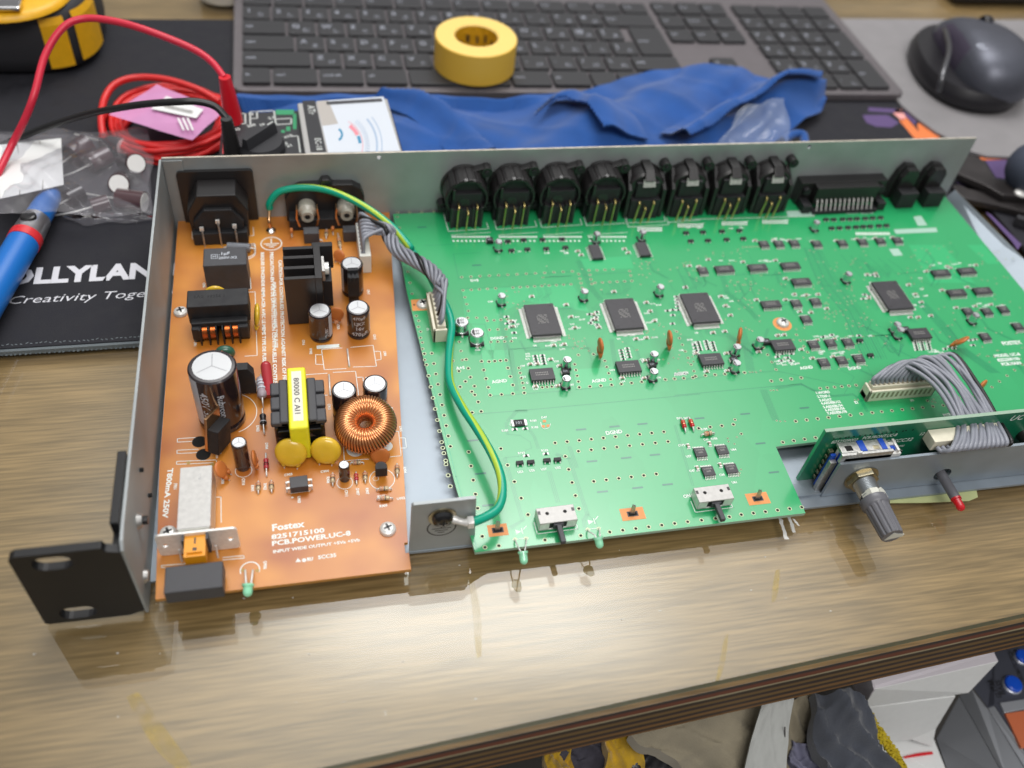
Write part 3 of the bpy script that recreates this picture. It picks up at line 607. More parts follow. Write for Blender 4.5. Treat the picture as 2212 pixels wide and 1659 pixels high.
mb = MB(); mb.box(79.0, -70, HB+8, 84.0, -66.5, HB+19, 'black_matt'); mb.box(79.3, -67, HB+1, 83.8, -65, HB+21, 'black_matt'); 
for k in range(3): mb.box(79.2+k*1.7, -70.2, HB+17, 80.2+k*1.7, -66, HB+19.5, 'black_matt')
mb.build('regulator', dev, bev=.2, label='black slab shaped part standing before a capacitor')
# jumper wires
for r, a, b_ in ((1, (1455, 1470), (1470, 1595)), (2, (1080, 150), (1088, 275))):
    mb = MB(); p, q = S(r, *a), S(r, *b_); mb.tube([p, p+V((0, -.4, .7)), q+V((0, .4, .7)), q], .35, 'tin'); mb.build('jumper_wire', power)
# transformer
mb = MB()
for s_ in (-1, 1):
    for yy, zz in ((-147, 0), (-139, 0)): pass
cx = 55.0; ty0, ty1 = -153.5, -122.0
mb.box(cx-9.5, ty0+1, HB+1, cx+9.5, ty1-1, HB+4, 'black_matt')
mb.box(cx-8.8, ty0+5, HB+4, cx+8.8, ty1-6, HB+13, 'black_gloss')
for s_ in (-1, 1):
    xa, xb = (cx+3.6*s_, cx+10.4*s_); xa, xb = min(xa, xb), max(xa, xb)
    for k in range(3):
        y0 = ty0+5+k*7.4; mb.box(xa, y0, HB+15.5, xb, y0+6.3, HB+18, 'dark_grey')
    mb.box(xa if s_ > 0 else xb-3.5, ty0+5, HB+15.5, xa+3.5 if s_ > 0 else xb, ty0+27, HB+18.6, 'dark_grey')
    mb.box(cx+8.6*s_-.8, ty0+5, HB+2, cx+8.6*s_+.8, ty1-5, HB+15.4, 'black_gloss')
tr_ = mb.build('transformer', dev, bev=.7, seg=3, label='black transformer wrapped in bright yellow tape, printed 80000 C AI1')
mb = MB(); mb.box(cx-3.6, ty0, HB+1, cx+3.6, ty1, HB+20.3, 'yellow_tape'); mb.build('yellow_tape', tr_, bev=.9, seg=3)
mb = MB(); mb.box(cx-1.9, ty0+3.5, HB+20.25, cx+1.9, ty1-2.5, HB+20.45, 'label'); mb.text('80000 C AI1', (cx-1.1, ty1-6, HB+20.5), 2.1, 'ink', (0, -1, 0), (1, 0, 0), fit=18.5, bold=.01); mb.build('paper_label', tr_)
# resistors and diodes standing or lying
def axial(name, a, b_, r, body, bands=(), parent=power, h=1.2, L=.62, lead='tin', lab=None):
    a, b_ = V(a), V(b_); u = (b_-a); mid = (a+b_)/2+V((0, 0, h)); d = u.normalized(); l = u.length*L
    mb = MB(); p0 = mid-d*l/2; p1 = mid+d*l/2
    N = 12; pts = []; rs = []
    for i in range(N+1):
        tt = i/N; pts.append(p0.lerp(p1, tt)); e = min(tt, 1-tt); rs.append(r*(.55 if e < .01 else 1.0 if .05 < e < .26 else (.98 if e <= .05 else .86)))
    mb.tube(pts, r, body, 12, rs=rs)
    for tt, m in bands: mb.cyl(p0.lerp(p1, tt-.035), p0.lerp(p1, tt+.035), r*1.03, m, 12)
    mb.tube(spline([a+V((0, 0, -.2)), a+V((0, 0, h*.8)), p0], 3), .3, lead); mb.tube(spline([b_+V((0, 0, -.2)), b_+V((0, 0, h*.8)), p1], 3), .3, lead)
    return mb.build(name, parent, label=lab)
B5 = [(.2, 'red_comp'), (.38, 'ceramic_orange'), (.55, 'ink'), (.8, 'brass')]
axial('resistor', S(2, 672, 180), S(2, 685, 350), 1.9, 'mauve', [(.25, 'sleeve_print'), (.4, 'sleeve_print'), (.6, 'sleeve_print')], dev, 4, .7, lab='mauve power resistor beside the transformer')
mb = MB(); p = P(2, 722, 300); mb.tube(spline([p+V((0, 0, 2)), p+V((-.3, 7, 5)), p+V((-.6, 12, 7.5))]), 2.2, 'red_comp', 14, rs=None); mb.ball(p+V((-.6, 12, 7.5)), 2.2, 'red_comp'); mb.build('red_capacitor', dev)
axial('diode', S(2, 680, 370), S(2, 690, 508), 1.35, 'black', [(.8, 'sleeve_print')], h=2, L=.42)
axial('diode', S(2, 700, 632), S(2, 705, 762), 1.0, 'red_comp', [(.7, 'black'), (.5, 'black')], h=1.2, L=.45)
for a, b_ in (((655, 800), (655, 868)), ((733, 795), (735, 862)), ((1103, 750), (1103, 822)), ((1490, 695), (1492, 770)), ((1297, 740), (1300, 805))):
    axial('resistor', S(2, *a), S(2, *b_), .95, 'beige_comp', B5, L=.7)
axial('diode', S(2, 1243, 745), S(2, 1247, 812), .9, 'red_comp', [(.5, 'ceramic_orange')], L=.6)
for a, b_ in (((1368, 848), (1455, 845)), ((1372, 905), (1462, 902)), ((1210, 690), (1288, 688))):
    axial('resistor', S(2, *a), S(2, *b_), .95, 'beige_comp', B5, L=.66)
axial('resistor', P(1, 1303, 595), P(1, 1300, 660), .9, 'beige_comp', B5); axial('resistor', P(1, 1385, 625), P(1, 1410, 760), .9, 'beige_comp', B5, L=.5)
axial('resistor', P(1, 1195, 682), P(1, 1270, 676), .9, 'mauve', [(.3, 'red_comp'), (.6, 'red_comp')]); axial('resistor', P(1, 1195, 728), P(1, 1275, 720), .9, 'mauve', [(.3, 'red_comp'), (.6, 'red_comp')])
# optocoupler
mb = MB(); c = P(2, 903, 845); mb.T = Matrix.Translation(c) @ Matrix.Rotation(.03, 4, 'Z')
mb.box(-3.3, -1.6, .8, 3.3, 3.6, 4.2, 'chip')
for yy in (-.6, 2.2):
    for s_ in (-1, 1): mb.box(min(3.3*s_, 4.6*s_), yy, 2.1, max(3.3*s_, 4.6*s_), yy+1, 2.4, 'tin'); mb.box(min(4.4*s_, 5*s_), yy, -.1, max(4.4*s_, 5*s_), yy+1, 2.3, 'tin')
mb.T = Matrix.Identity(4); mb.build('optocoupler', power, bev=.15)
# TO-92
mb = MB(); c = P(2, 1395, 765); mb.T = Matrix.Translation(c)
mb.prism([(-2.3, -1.3), (2.3, -1.3)]+[(2.3*math.cos(math.radians(a)), 2.3*math.sin(math.radians(a))) for a in range(-10, 191, 20)], 2, 7, 'black_matt')
for k in (-1.3, 0, 1.3): mb.tube([(k, 0, 2.1), (k*1.3, 0, -.1)], .25, 'copper')
mb.T = Matrix.Identity(4); mb.build('small_transistor', power, bev=.15)
# toroid
c = P(2, 1300, 560)+V((.3, 1.2, 0)); cz = HB+10.3
mat('copper_dark', (.30, .11, .04), .5, .6); core = MB(); R0, r0 = 7.3, 4.2
Tt = Matrix.Translation((c.x, c.y, cz)) @ Matrix.Rotation(math.radians(12), 4, 'X') @ Matrix.Rotation(math.radians(-4), 4, 'Y')
core.T = Tt; vs = []; fs = []; NA, NB = 40, 12
for i in range(NA):
    for j in range(NB):
        a, p_ = 2*math.pi*i/NA, 2*math.pi*j/NB; rr = R0+r0*.95*math.cos(p_); vs.append((rr*math.cos(a), rr*math.sin(a), r0*1.15*math.sin(p_)))
for i in range(NA):
    for j in range(NB): fs.append((i*NB+j, ((i+1) % NA)*NB+j, ((i+1) % NA)*NB+(j+1) % NB, i*NB+(j+1) % NB))
core.add(vs, fs, 'copper_dark', True); core.T = Matrix.Identity(4); tor = core.build('toroid_coil', dev, label='round copper wound coil at the right edge of the power board')
mb = MB(); mb.T = Tt; NT = 58
for i in range(NT):
    pts = []
    for j in range(17):
        p_ = 2*math.pi*j/16; k = .10*math.cos(p_+.6)
        a = 2*math.pi*(i+ (j/16)*.5)/NT + k
        rr = R0+(r0+.45)*math.cos(p_); 
        if math.cos(p_) < -.2: rr += .55*((i % 2)*1.3)
        pts.append((rr*math.cos(a), rr*math.sin(a), (r0*1.15+.5)*math.sin(p_)))
    mb.tube(pts, .49, 'copper', 6, caps=False)
mb.T = Matrix.Identity(4); mb.build('copper_winding', tor)
mb = MB(); q = P(2, 1340, 655); mb.tube(spline([q+V((0, 0, 0)), q+V((-.3, 1, 3)), q+V((-1, 3, 6))], 5), .5, 'copper'); mb.build('wire_end', tor)
# mains inlet
mb = MB()
mb.plate(rrect(5.2, 7.5, 39.8, 37.6, 2), [], 2.0, 'black', (0, -1.1, 0), (1, 0, 0), (0, 0, 1))
iec = mb.build('mains_inlet', dev, bev=.4, label='black mains power inlet with three bent terminals')
mb = MB(); prof = [(9.5, 8.6), (35.5, 8.6), (36.2, 24), (31.5, 33.4), (14.2, 33.4), (8.8, 24)]
mb.prism(prof, -15.0, -2.2, 'black', 'y'); mb.prism([(11.5, 9.5), (33.5, 9.5), (33.8, 20), (29, 27), (16.5, 27), (11, 20)], -17.5, -14.9, 'black_matt', 'y')
mb.box(10, -20, HB, 35, -12, HB+7, 'black_matt')
mb.build('inlet_housing', iec, bev=.5)
mb = MB()
for x_, z0_ in ((14.5, 17.5), (22.2, 21.5), (29.5, 18.5)):
    mb.box(x_-.9, -19.4, z0_-1, x_+.9, -18.2, z0_+.8, 'tin'); mb.tube([(x_, -19.0, z0_), (x_+.3, -20.3, z0_-2), (x_+.3, -20.8, HB-.1)], .42, 'dull_tin')
mb.build('terminal', iec)
# double optical / coax jack block
mb = MB(); pr = [(53.4, 8.6), (91.6, 8.6), (91.6, 22), (90, 27), (86, 29.5), (76.5, 29.8), (75, 32.6), (71.5, 32.6), (70, 29.8), (61, 29.5), (56, 27), (53.4, 22)]
mb.prism(pr, -4.6, -.1, 'black', 'y'); mb.prism([(54.5, 8.6), (90.5, 8.6), (90.5, 15), (54.5, 15)], -12, -4.5, 'black_matt', 'y')
jack = mb.build('coaxial_jack_pair', dev, bev=.5, label='black panel block with two translucent coaxial jacks')
for i, x_ in enumerate((63.5, 82.3)):
    mb = MB(); mb.lathe([(4.2, -4.5), (4.5, -10), (3.2, -11.5), (3.0, -14), (1.6, -14), (1.2, -12)], 'nylon_clear', (x_, 0, 18), 'y', 20)
    mb.lathe([(1.2, -13.9), (1.0, -13.9), (.05, -13.9)], 'black', (x_, 0, 18), 'y', 12)
    mb.build('jack_insulator', jack)
    mb = MB()
    for s_ in (-1, 1): mb.prism([(s_*4.4, 12), (s_*5.6, 17), (s_*5.0, 22.5), (s_*4.6, 22), (s_*4.9, 17), (s_*3.6, 12)], -13.5, -9.5, 'copper_tab', 'y')
    for k in range(len(mb.v)): mb.v[k].x += x_
    mb.build('contact_spring', jack)
    mb = MB(); mb.cbox(x_+1.2, -19.5, HB, 7.4, 5.2, 6.2, 'dark_grey'); mb.build('filter_block', dev, bev=.3)
# solder dome of earth wire
mb = MB(); c = P(1, 893, 600); mb.lathe([(2.6, 0), (2.3, 1.0), (1.3, 1.9), (.5, 2.4), (.01, 2.5)], 'solder', c, n=20)
mb.tube(spline([c+V((0, 0, 1.8)), c+V((-.4, .3, 6)), P(1, 882, 430, HB+9.5)]), .8, 'copper_tab', 8); mb.build('soldered_end', dev)
# screws
pan_screw('screw', tuple(P(1, 228, 1200)), dev, 3.1); pan_screw('screw', tuple(P(2, 1435, 1085)), dev, 3.1); pan_screw('screw', tuple(P(2, 112, 1110)), dev, 3.1)
# power switch assembly
mb = MB(); a = P(2, 165, 1090, HB+13); bq = P(2, 360, 1080, HB+13); c2 = P(2, 180, 712, HB+13); d2 = P(2, 378, 705, HB+13)
xa, xb = 10.0, 24.0; ya, yb = -188.6, -160.5
print('switch', a, bq, c2, d2)
SWX0, SWX1, SWY0, SWY1 = a.x, bq.x, a.y, c2.y
mb.box(SWX0, SWY0, HB+.5, SWX1, SWY1, HB+13, 'white_nylon')
sw = mb.build('power_switch', dev, bev=.3, label='long power switch with a bare metal top')
mb = MB(); mb.box(SWX0-.15, SWY0+.3, HB+12.8, SWX1+.15, SWY1-.2, HB+13.4, 'white_metal') if 'white_metal' in M else None
mat('white_metal', (.52, .51, .49), .5, .3, noise=.12, nscale=500)
mb = MB(); mb.box(SWX0-.15, SWY0+.3, HB+12.9, SWX1+.15, SWY1-.2, HB+13.3, 'white_metal'); mb.box(SWX0-.2, SWY0+.3, HB+3, SWX0-.02, SWY1, HB+12.8, 'tin'); mb.box(SWX1+.02, SWY0+.3, HB+3, SWX1+.2, SWY1, HB+12.8, 'dull_tin')
mb.text('1118', (SWX0+6.4, SWY1-3.5, HB+13.33), 1.0, 'score', (0, -1, 0), (1, 0, 0)); mb.build('metal_cover', sw, bev=.2)
ey = SWY0-1.2
mb = MB(); xl = PY(2, 30, 1140, ey).x; xr = PY(2, 530, 1110, ey).x; zt_ = PY(2, 420, 1080, ey).z; zb_ = PY(2, 420, 1200, ey).z
print('ears', xl, xr, zt_, zb_)
mb.plate(rrect(xl, zb_, xr, zt_, 1.6), [circ(xl+2.7, (zt_+zb_)/2, 1.1), circ(xr-2.7, (zt_+zb_)/2, 1.1)], .8, 'tin', (0, ey, 0), (1, 0, 0), (0, 0, 1)); mb.build('mounting_bracket', sw, bev=.12)
mb = MB(); xl2, xr2 = PY(2, 213, 1150, ey-1).x, PY(2, 345, 1150, ey-1).x
yA, yB = ey-.4, ey-9
mb.box(xl2, yB, HB+6.5, xr2, yA, HB+11.5, 'orange'); mb.box(xl2+1.0, yB+1.2, HB+11.2, xr2-1.0, yB+1.8, HB+12.4, 'orange'); mb.box(xl2-.9, ey-3, HB+3.5, xl2-.05, ey-.45, HB+12.5, 'dark_grey'); mb.box(xr2+.05, ey-3, HB+3.5, xr2+.9, ey-.45, HB+12.5, 'dark_grey')
mb.box((xl2+xr2)/2-.7, yB+2.2, HB+11.5, (xl2+xr2)/2+.7, yB+3.6, HB+11.55, 'black')
mb.box((xl2+xr2)/2-.3, yA-3.5, HB+11.5, (xl2+xr2)/2+.3, yA-1, HB+11.55, 'black'); mb.build('slider', sw, bev=.25, label='orange switch slider')
mb = MB(); bt0, bt1 = P(2, 92, 1300, HB+9), P(2, 440, 1270, HB+9); bf0, bf1 = P(2, 92, 1468, HB+9), P(2, 438, 1450, HB+9)
print('button', bt0, bt1, bf0, bf1)
mb.box(bt0.x, bf0.y, HB+2, bt1.x, bt1.y, HB+9, 'dark_grey'); mb.build('push_button', sw, bev=.4, label='dark grey rectangular push button')
mb = MB()
for x_ in (xl2-2.6, xr2+2.6): mb.tube([(x_, ey-2, HB+6), (x_, ey-3.2, HB-.2)], .4, 'tin')
mb.build('terminal', sw)
# LED with two legs
def led(name, tip, base, m, parent=dev, r=1.5, legs=True, lab=None):
    tip, base = V(tip), V(base); d = (tip-base); L = d.length; d.normalize()
    mb = MB(); up = d.to_track_quat('Z', 'Y').to_matrix().to_4x4(); mb.T = Matrix.Translation(base) @ up
    mb.lathe([(.01, 0), (r*1.25, 0), (r*1.25, .8), (r, .85), (r, L-r), (r*.87, L-r*.5), (r*.5, L-r*.13), (.01, L)], m, n=20)
    mb.T = Matrix.Identity(4); return mb.build(name, parent, label=lab)
tip = P(2, 588, 1490, HB+1.5); base = P(2, 592, 1412, HB+3)
l1 = led('indicator_lamp', tip, base, 'led_green', r=1.7, lab='clear green indicator lamp at the front of the power board')
mb = MB()
for a_, b_ in (((575, 1330), (580, 1415)), ((620, 1330), (610, 1410))): mb.tube(spline([P(2, *a_, HB), P(2, *a_, HB+2.5)+V((0, -.3, 0)), P(2, *b_, HB+3)], 5), .35, 'tin')
mb.build('lead_wire', l1)
# white wire header on the power board
mb = MB(); a_ = P(1, 1555, 905, HB); mb.box(86.0, -45.5, HB, 91.3, -20.5, HB+10.5, 'white_nylon'); hd = mb.build('wire_header', dev, bev=.35, label='white wire connector at the rear of the power board')
mb = MB()
for k in range(8): mb.box(86.6, -43.6+k*2.9, HB+10.45, 88.8, -42+k*2.9, HB+10.6, 'score'); mb.box(85.9, -43.6+k*2.9, HB+7.5, 86.05, -42.4+k*2.9, HB+9.5, 'score')
mb.build('socket', hd)
# ================================================================ main board
RE = 425
outl = [(115.4, -203.0), (249.6, -202.2), (250.4, -168.6), (256, -168.4), (RE, -164), (RE-.5, -70), (423, -1.5), (106, -1.5), (106.4, -60), (112.5, -170)]
mb = MB(); n = len(outl)
mb.add([(a, b_, HB) for a, b_ in outl], [list(range(n))], 'pcb'); mb.add([(a, b_, HB-1.6) for a, b_ in outl], [list(range(n))[::-1]], 'pcb_dark')
mb.add([(a, b_, HB-1.6) for a, b_ in outl]+[(a, b_, HB) for a, b_ in outl], [(i, (i+1) % n, n+(i+1) % n, n+i) for i in range(n)], 'pcb_edge')
random.seed(11)
mat('island', (.022, .43, .15), .3, coat=.9, crough=.13)
def poly(pts, r, m, z=HB+.02): mb.add([P(r, x, y, z) for x, y in pts], [list(range(len(pts)))[::-1]], m)
# light edge strip on the left margin
mb.strip([(107.2, -3, 0), (107.6, -60, 0), (113.6, -168, 0), (116.4, -202, 0)], .35, 'trace_light', HB+.03)
def tr(pts, r, wd=.22, m='trace', nn=1, gap=.5, cl=False):
    pp = [P(r, x, y, HB+.03) for x, y in pts]
    for k in range(nn):
        off = (k-(nn-1)/2)*gap; q = []
        for i, p in enumerate(pp):
            d = (pp[min(i+1, len(pp)-1)]-pp[max(i-1, 0)]); d.z = 0; d.normalize(); q.append(p+V((-d.y, d.x, 0))*off)
        mb.strip(q, wd, m, HB+.03+(.006*(k % 2)), cl)
tr([(330, 800), (705, 783)], 3); tr([(520, 855), (700, 848)], 3); tr([(520, 855), (555, 1022), (1330, 970)], 3); tr([(568, 1088), (810, 1078), (815, 1110)], 3); tr([(568, 1088), (608, 1250), (600, 1290)], 3); tr([(840, 1075), (1310, 1050), (1345, 1110)], 3)
tr([(640, 1320), (730, 1322), (790, 1560), (860, 1570)], 3); tr([(700, 0), (755, 308), (1290, 268)], 5); tr([(1310, 130), (1335, 262), (1590, 240)], 5); tr([(1870, 140), (1905, 208), (2157, 190)], 5)
tr([(590, 430), (930, 405), (2157, 292)], 5, .3); tr([(0, 345), (640, 290), (1160, 400)], 6, .25); tr([(0, 445), (800, 373), (905, 430)], 6, .3)
tr([(830, 1180), (835, 1260), (900, 1659)], 3, .16, nn=5, gap=.45); tr([(1350, 900), (1440, 1090), (1500, 1160)], 3, .18, nn=6, gap=.5); tr([(1570, 1420), (1590, 1560), (1620, 1659)], 3, .16, nn=5, gap=.45); tr([(960, 1430), (1000, 1500), (1350, 1470)], 3, .16, nn=3, gap=.5)
tr([(900, 0), (940, 270)], 5, .16, nn=5, gap=.45)
tr([(880, 560), (960, 565), (1030, 610), (1040, 650), (1000, 665), (990, 690)], 5, .16); tr([(880, 475), (940, 405), (1010, 402)], 5, .16, nn=4, gap=.45); tr([(1020, 520), (1060, 580), (1085, 655)], 5, .16, nn=3, gap=.5); tr([(880, 560), (870, 480)], 5, .16, nn=3, gap=.45)
tr([(860, 715), (980, 1130), (900, 1180)], 5, .2, nn=3, gap=.6); tr([(860, 715), (985, 700)], 5, .2); tr([(1155, 805), (1215, 1010)], 5, .2, nn=3, gap=.7); tr([(1290, 640), (1340, 780)], 5, .2, nn=3, gap=.6); tr([(1200, 690), (1290, 720), (1410, 1090), (1385, 1130), (1395, 1180)], 5, .2, nn=3, gap=.6); tr([(1410, 1090), (1465, 1140), (1480, 1180)], 5, .2); tr([(1990, 500), (2110, 900)], 5, .2, nn=2, gap=.7)
tr([(560, 410), (640, 605)], 6, .18, nn=7, gap=.5); tr([(640, 400), (800, 375), (870, 410), (1000, 450), (1130, 440), (1180, 480), (1220, 550)], 6, .2, nn=3, gap=.5)
tr([(420, 20), (450, 120), (480, 290)], 6, .18, nn=8, gap=.5); tr([(1440, 120), (1420, 190), (1290, 60)], 6, .3, nn=3, gap=.7)
for k in range(9): tr([(820+k*12, 780), (900+k*16, 980), (1060+k*16, 1180), (1200+k*18, 1480)], 4, .22 if k % 3 else .5)
for k in range(6): tr([(1050+k*60, 820+k*6), (1120+k*60, 900), (1180+k*60, 960)], 4, .25)
for k in range(7): tr([(1530+k*9, 1120), (1680+k*10, 1290), (1790+k*10, 1420), (2000+k*10, 1570)], 4, .3)
for k in range(5): tr([(10, 1330+k*9), (100, 1345+k*10), (130, 1400+k*10)], 4, .16)
tr([(300, 950), (330, 1060), (480, 1180), (520, 1230)], 4, .16, nn=6, gap=.5); tr([(640, 930), (660, 1000), (700, 1030)], 4, .16, nn=4); tr([(590, 1290), (560, 1380), (640, 1540)], 4, .18, nn=3)
for k in range(5): tr([(190, 1290+k*7), (330, 1310+k*8), (500, 1450+k*2)], 4, .16)
for a, b_, nn_ in (((1350, 1000), (1700, 975), 1), ((1420, 1010), (1440, 1050), 1), ((1440, 1052), (1710, 1040), 1), ((1690, 965), (1710, 1035), 1), ((1420, 965), (1440, 1030), 1)): tr([a, b_], 3)
# flat copper slots
for r, x, y in ((5, 650, 600), (5, 700, 820), (5, 750, 1030), (5, 1368, 527), (5, 1590, 507), (5, 1775, 490), (5, 1440, 738), (5, 1667, 715), (5, 1858, 695), (5, 1510, 940), (5, 1743, 914), (5, 1942, 892), (6, 155, 591), (6, 445, 563), (6, 820, 525), (6, 542, 750), (6, 627, 933), (3, 312, 678), (3, 675, 930)):
    p = P(r, x, y, HB+.04); mb.prism([(p.x-2.1, p.y-.45), (p.x+2.1, p.y-.45), (p.x+2.4, p.y), (p.x+2.1, p.y+.45), (p.x-2.1, p.y+.45), (p.x-2.4, p.y)], HB+.015, HB+.04, 'slot')
# vias
vias = []
def via(p, r0=.38, ring=True): vias.append((p.x, p.y, r0, ring))
def row(r, a, b_, k, r0=.42):
    for i in range(k):
        t_ = i/max(1, k-1); via(P(r, a[0]+(b_[0]-a[0])*t_, a[1]+(b_[1]-a[1])*t_, HB), r0*1.15)
row(3, (150, 583), (470, 573), 5); row(3, (148, 610), (330, 1659-100), 14); row(5, (327, 25), (500, 905), 13, .5); row(5, (377, 22), (500, 640), 10, .5); row(5, (450, 650), (508, 905), 4, .5)
row(3, (575, 1010), (1310, 972), 13); row(3, (585, 1098), (800, 1085), 5); row(3, (585, 1098), (620, 1235), 4); row(3, (915, 1080), (1300, 1058), 9); row(3, (1352, 990), (1375, 1080), 4); row(3, (1420, 965), (1440, 1055), 4); row(3, (1460, 1048), (1705, 1035), 6); row(3, (1690, 970), (1705, 1030), 3); row(3, (1420, 968), (1580, 958), 4)
row(3, (615, 1280), (735, 1280), 3); row(3, (745, 1300), (880, 1290), 4); row(3, (760, 1360), (870, 1355), 3); row(3, (290, 1300), (350, 1659), 6); row(3, (770, 1440), (905, 1435), 4); row(3, (560, 1440), (580, 1560), 3)
row(5, (645, 415), (705, 408), 2, .5); row(5, (565, 245), (660, 240), 2, .5); row(5, (515, 72), (685, 345), 5, .5); row(5, (605, 63), (662, 298), 5, .5); row(5, (707, 75), (752, 248), 4, .5); row(5, (765, 300), (990, 285), 4, .5); row(5, (757, 77), (870, 68), 4, .5); row(5, (882, 120), (915, 233), 3, .5); row(5, (955, 120), (988, 252), 5, .45); row(5, (1110, 248), (1205, 242), 4, .45)
row(5, (1355, 248), (1570, 232), 4, .5); row(5, (1635, 226), (1770, 212), 3, .5); row(5, (1927, 196), (2110, 183), 4, .5); row(5, (1325, 95), (1350, 210), 4, .45); row(5, (1350, 33), (1450, 28), 2, .45); row(5, (1525, 72), (1565, 195), 4, .45)
row(5, (1195, 617), (1917, 543), 10, .5); row(5, (1350, 672), (1945, 608), 8, .5); row(5, (1452, 872), (1867, 823), 6, .5)
row(5, (835, 655), (1015, 1093), 5, .5); row(5, (622, 677), (712, 1237), 7, .5); row(5, (1263, 706), (1353, 1053), 5, .5); row(5, (730, 1310), (822, 1300), 2, .5); row(5, (1558, 1208), (2075, 1140), 7, .5); row(5, (1128, 1262), (1365, 1232), 2, .5)
row(6, (80, 1248), (345, 1216), 4, .5); row(6, (420, 1202), (803, 1155), 6, .5); row(6, (150, 655), (370, 631), 4, .5); row(6, (683, 743), (960, 705), 5, .5); row(6, (765, 610), (1250, 556), 8, .5); row(6, (1310, 550), (1700, 510), 7, .45); row(6, (920, 402), (1148, 382), 6, .45); row(6, (130, 325), (440, 302), 6, .5); row(6, (610, 355), (800, 335), 4, .5)
row(6, (420, 690), (380, 600), 2, .4); row(6, (1600, 480), (1900, 450), 4, .4); row(6, (1960, 430), (2200, 250), 6, .4)
row(4, (10, 1310), (120, 1560), 7); row(4, (430, 775), (530, 770), 6, .3); row(4, (450, 1285), (500, 1310), 6, .25); row(4, (330, 1020), (480, 1010), 4, .3); row(4, (560, 1410), (640, 1550), 4); row(4, (770, 1330), (840, 1440), 4)
for r, x0, y0, x1, y1, k in ((3, 850, 1100, 1000, 1250, 14), (3, 1230, 1390, 1420, 1500, 10), (3, 1720, 880, 2150, 1060, 30), (3, 1800, 1300, 2000, 1600, 20), (3, 2010, 1380, 2150, 1650, 12), (4, 820, 780, 1250, 1300, 60), (4, 900, 1000, 1130, 1250, 30), (4, 1430, 760, 1780, 1100, 34), (4, 1900, 800, 2150, 1200, 26), (4, 1500, 1150, 2200, 1560, 44), (4, 300, 980, 540, 1260, 24), (4, 500, 1000, 820, 1100, 10), (4, 50, 780, 500, 880, 16), (4, 600, 1250, 1200, 1560, 30), (6, 560, 400, 650, 420, 9), (6, 630, 600, 700, 615, 8), (6, 330, 700, 410, 760, 8), (6, 400, 900, 430, 970, 5), (6, 470, 285, 550, 300, 8), (6, 1140, 470, 1170, 485, 5), (6, 1630, 465, 1660, 490, 6), (3, 1050, 1420, 1400, 1480, 10)):
    for _ in range(k): via(P(r, random.uniform(x0, x1), random.uniform(y0, y1), HB), .28)
_v = []
for v_ in vias:
    if all((v_[0]-u_[0])**2+(v_[1]-u_[1])**2 > 1.5 for u_ in _v): _v.append(v_)
for x, y, r0, rg in _v:
    if rg: mb.disc((x, y, HB+.05), r0*1.65, 'ring', 10)
    mb.disc((x, y, HB+.07), r0*1.05, 'hole', 8)
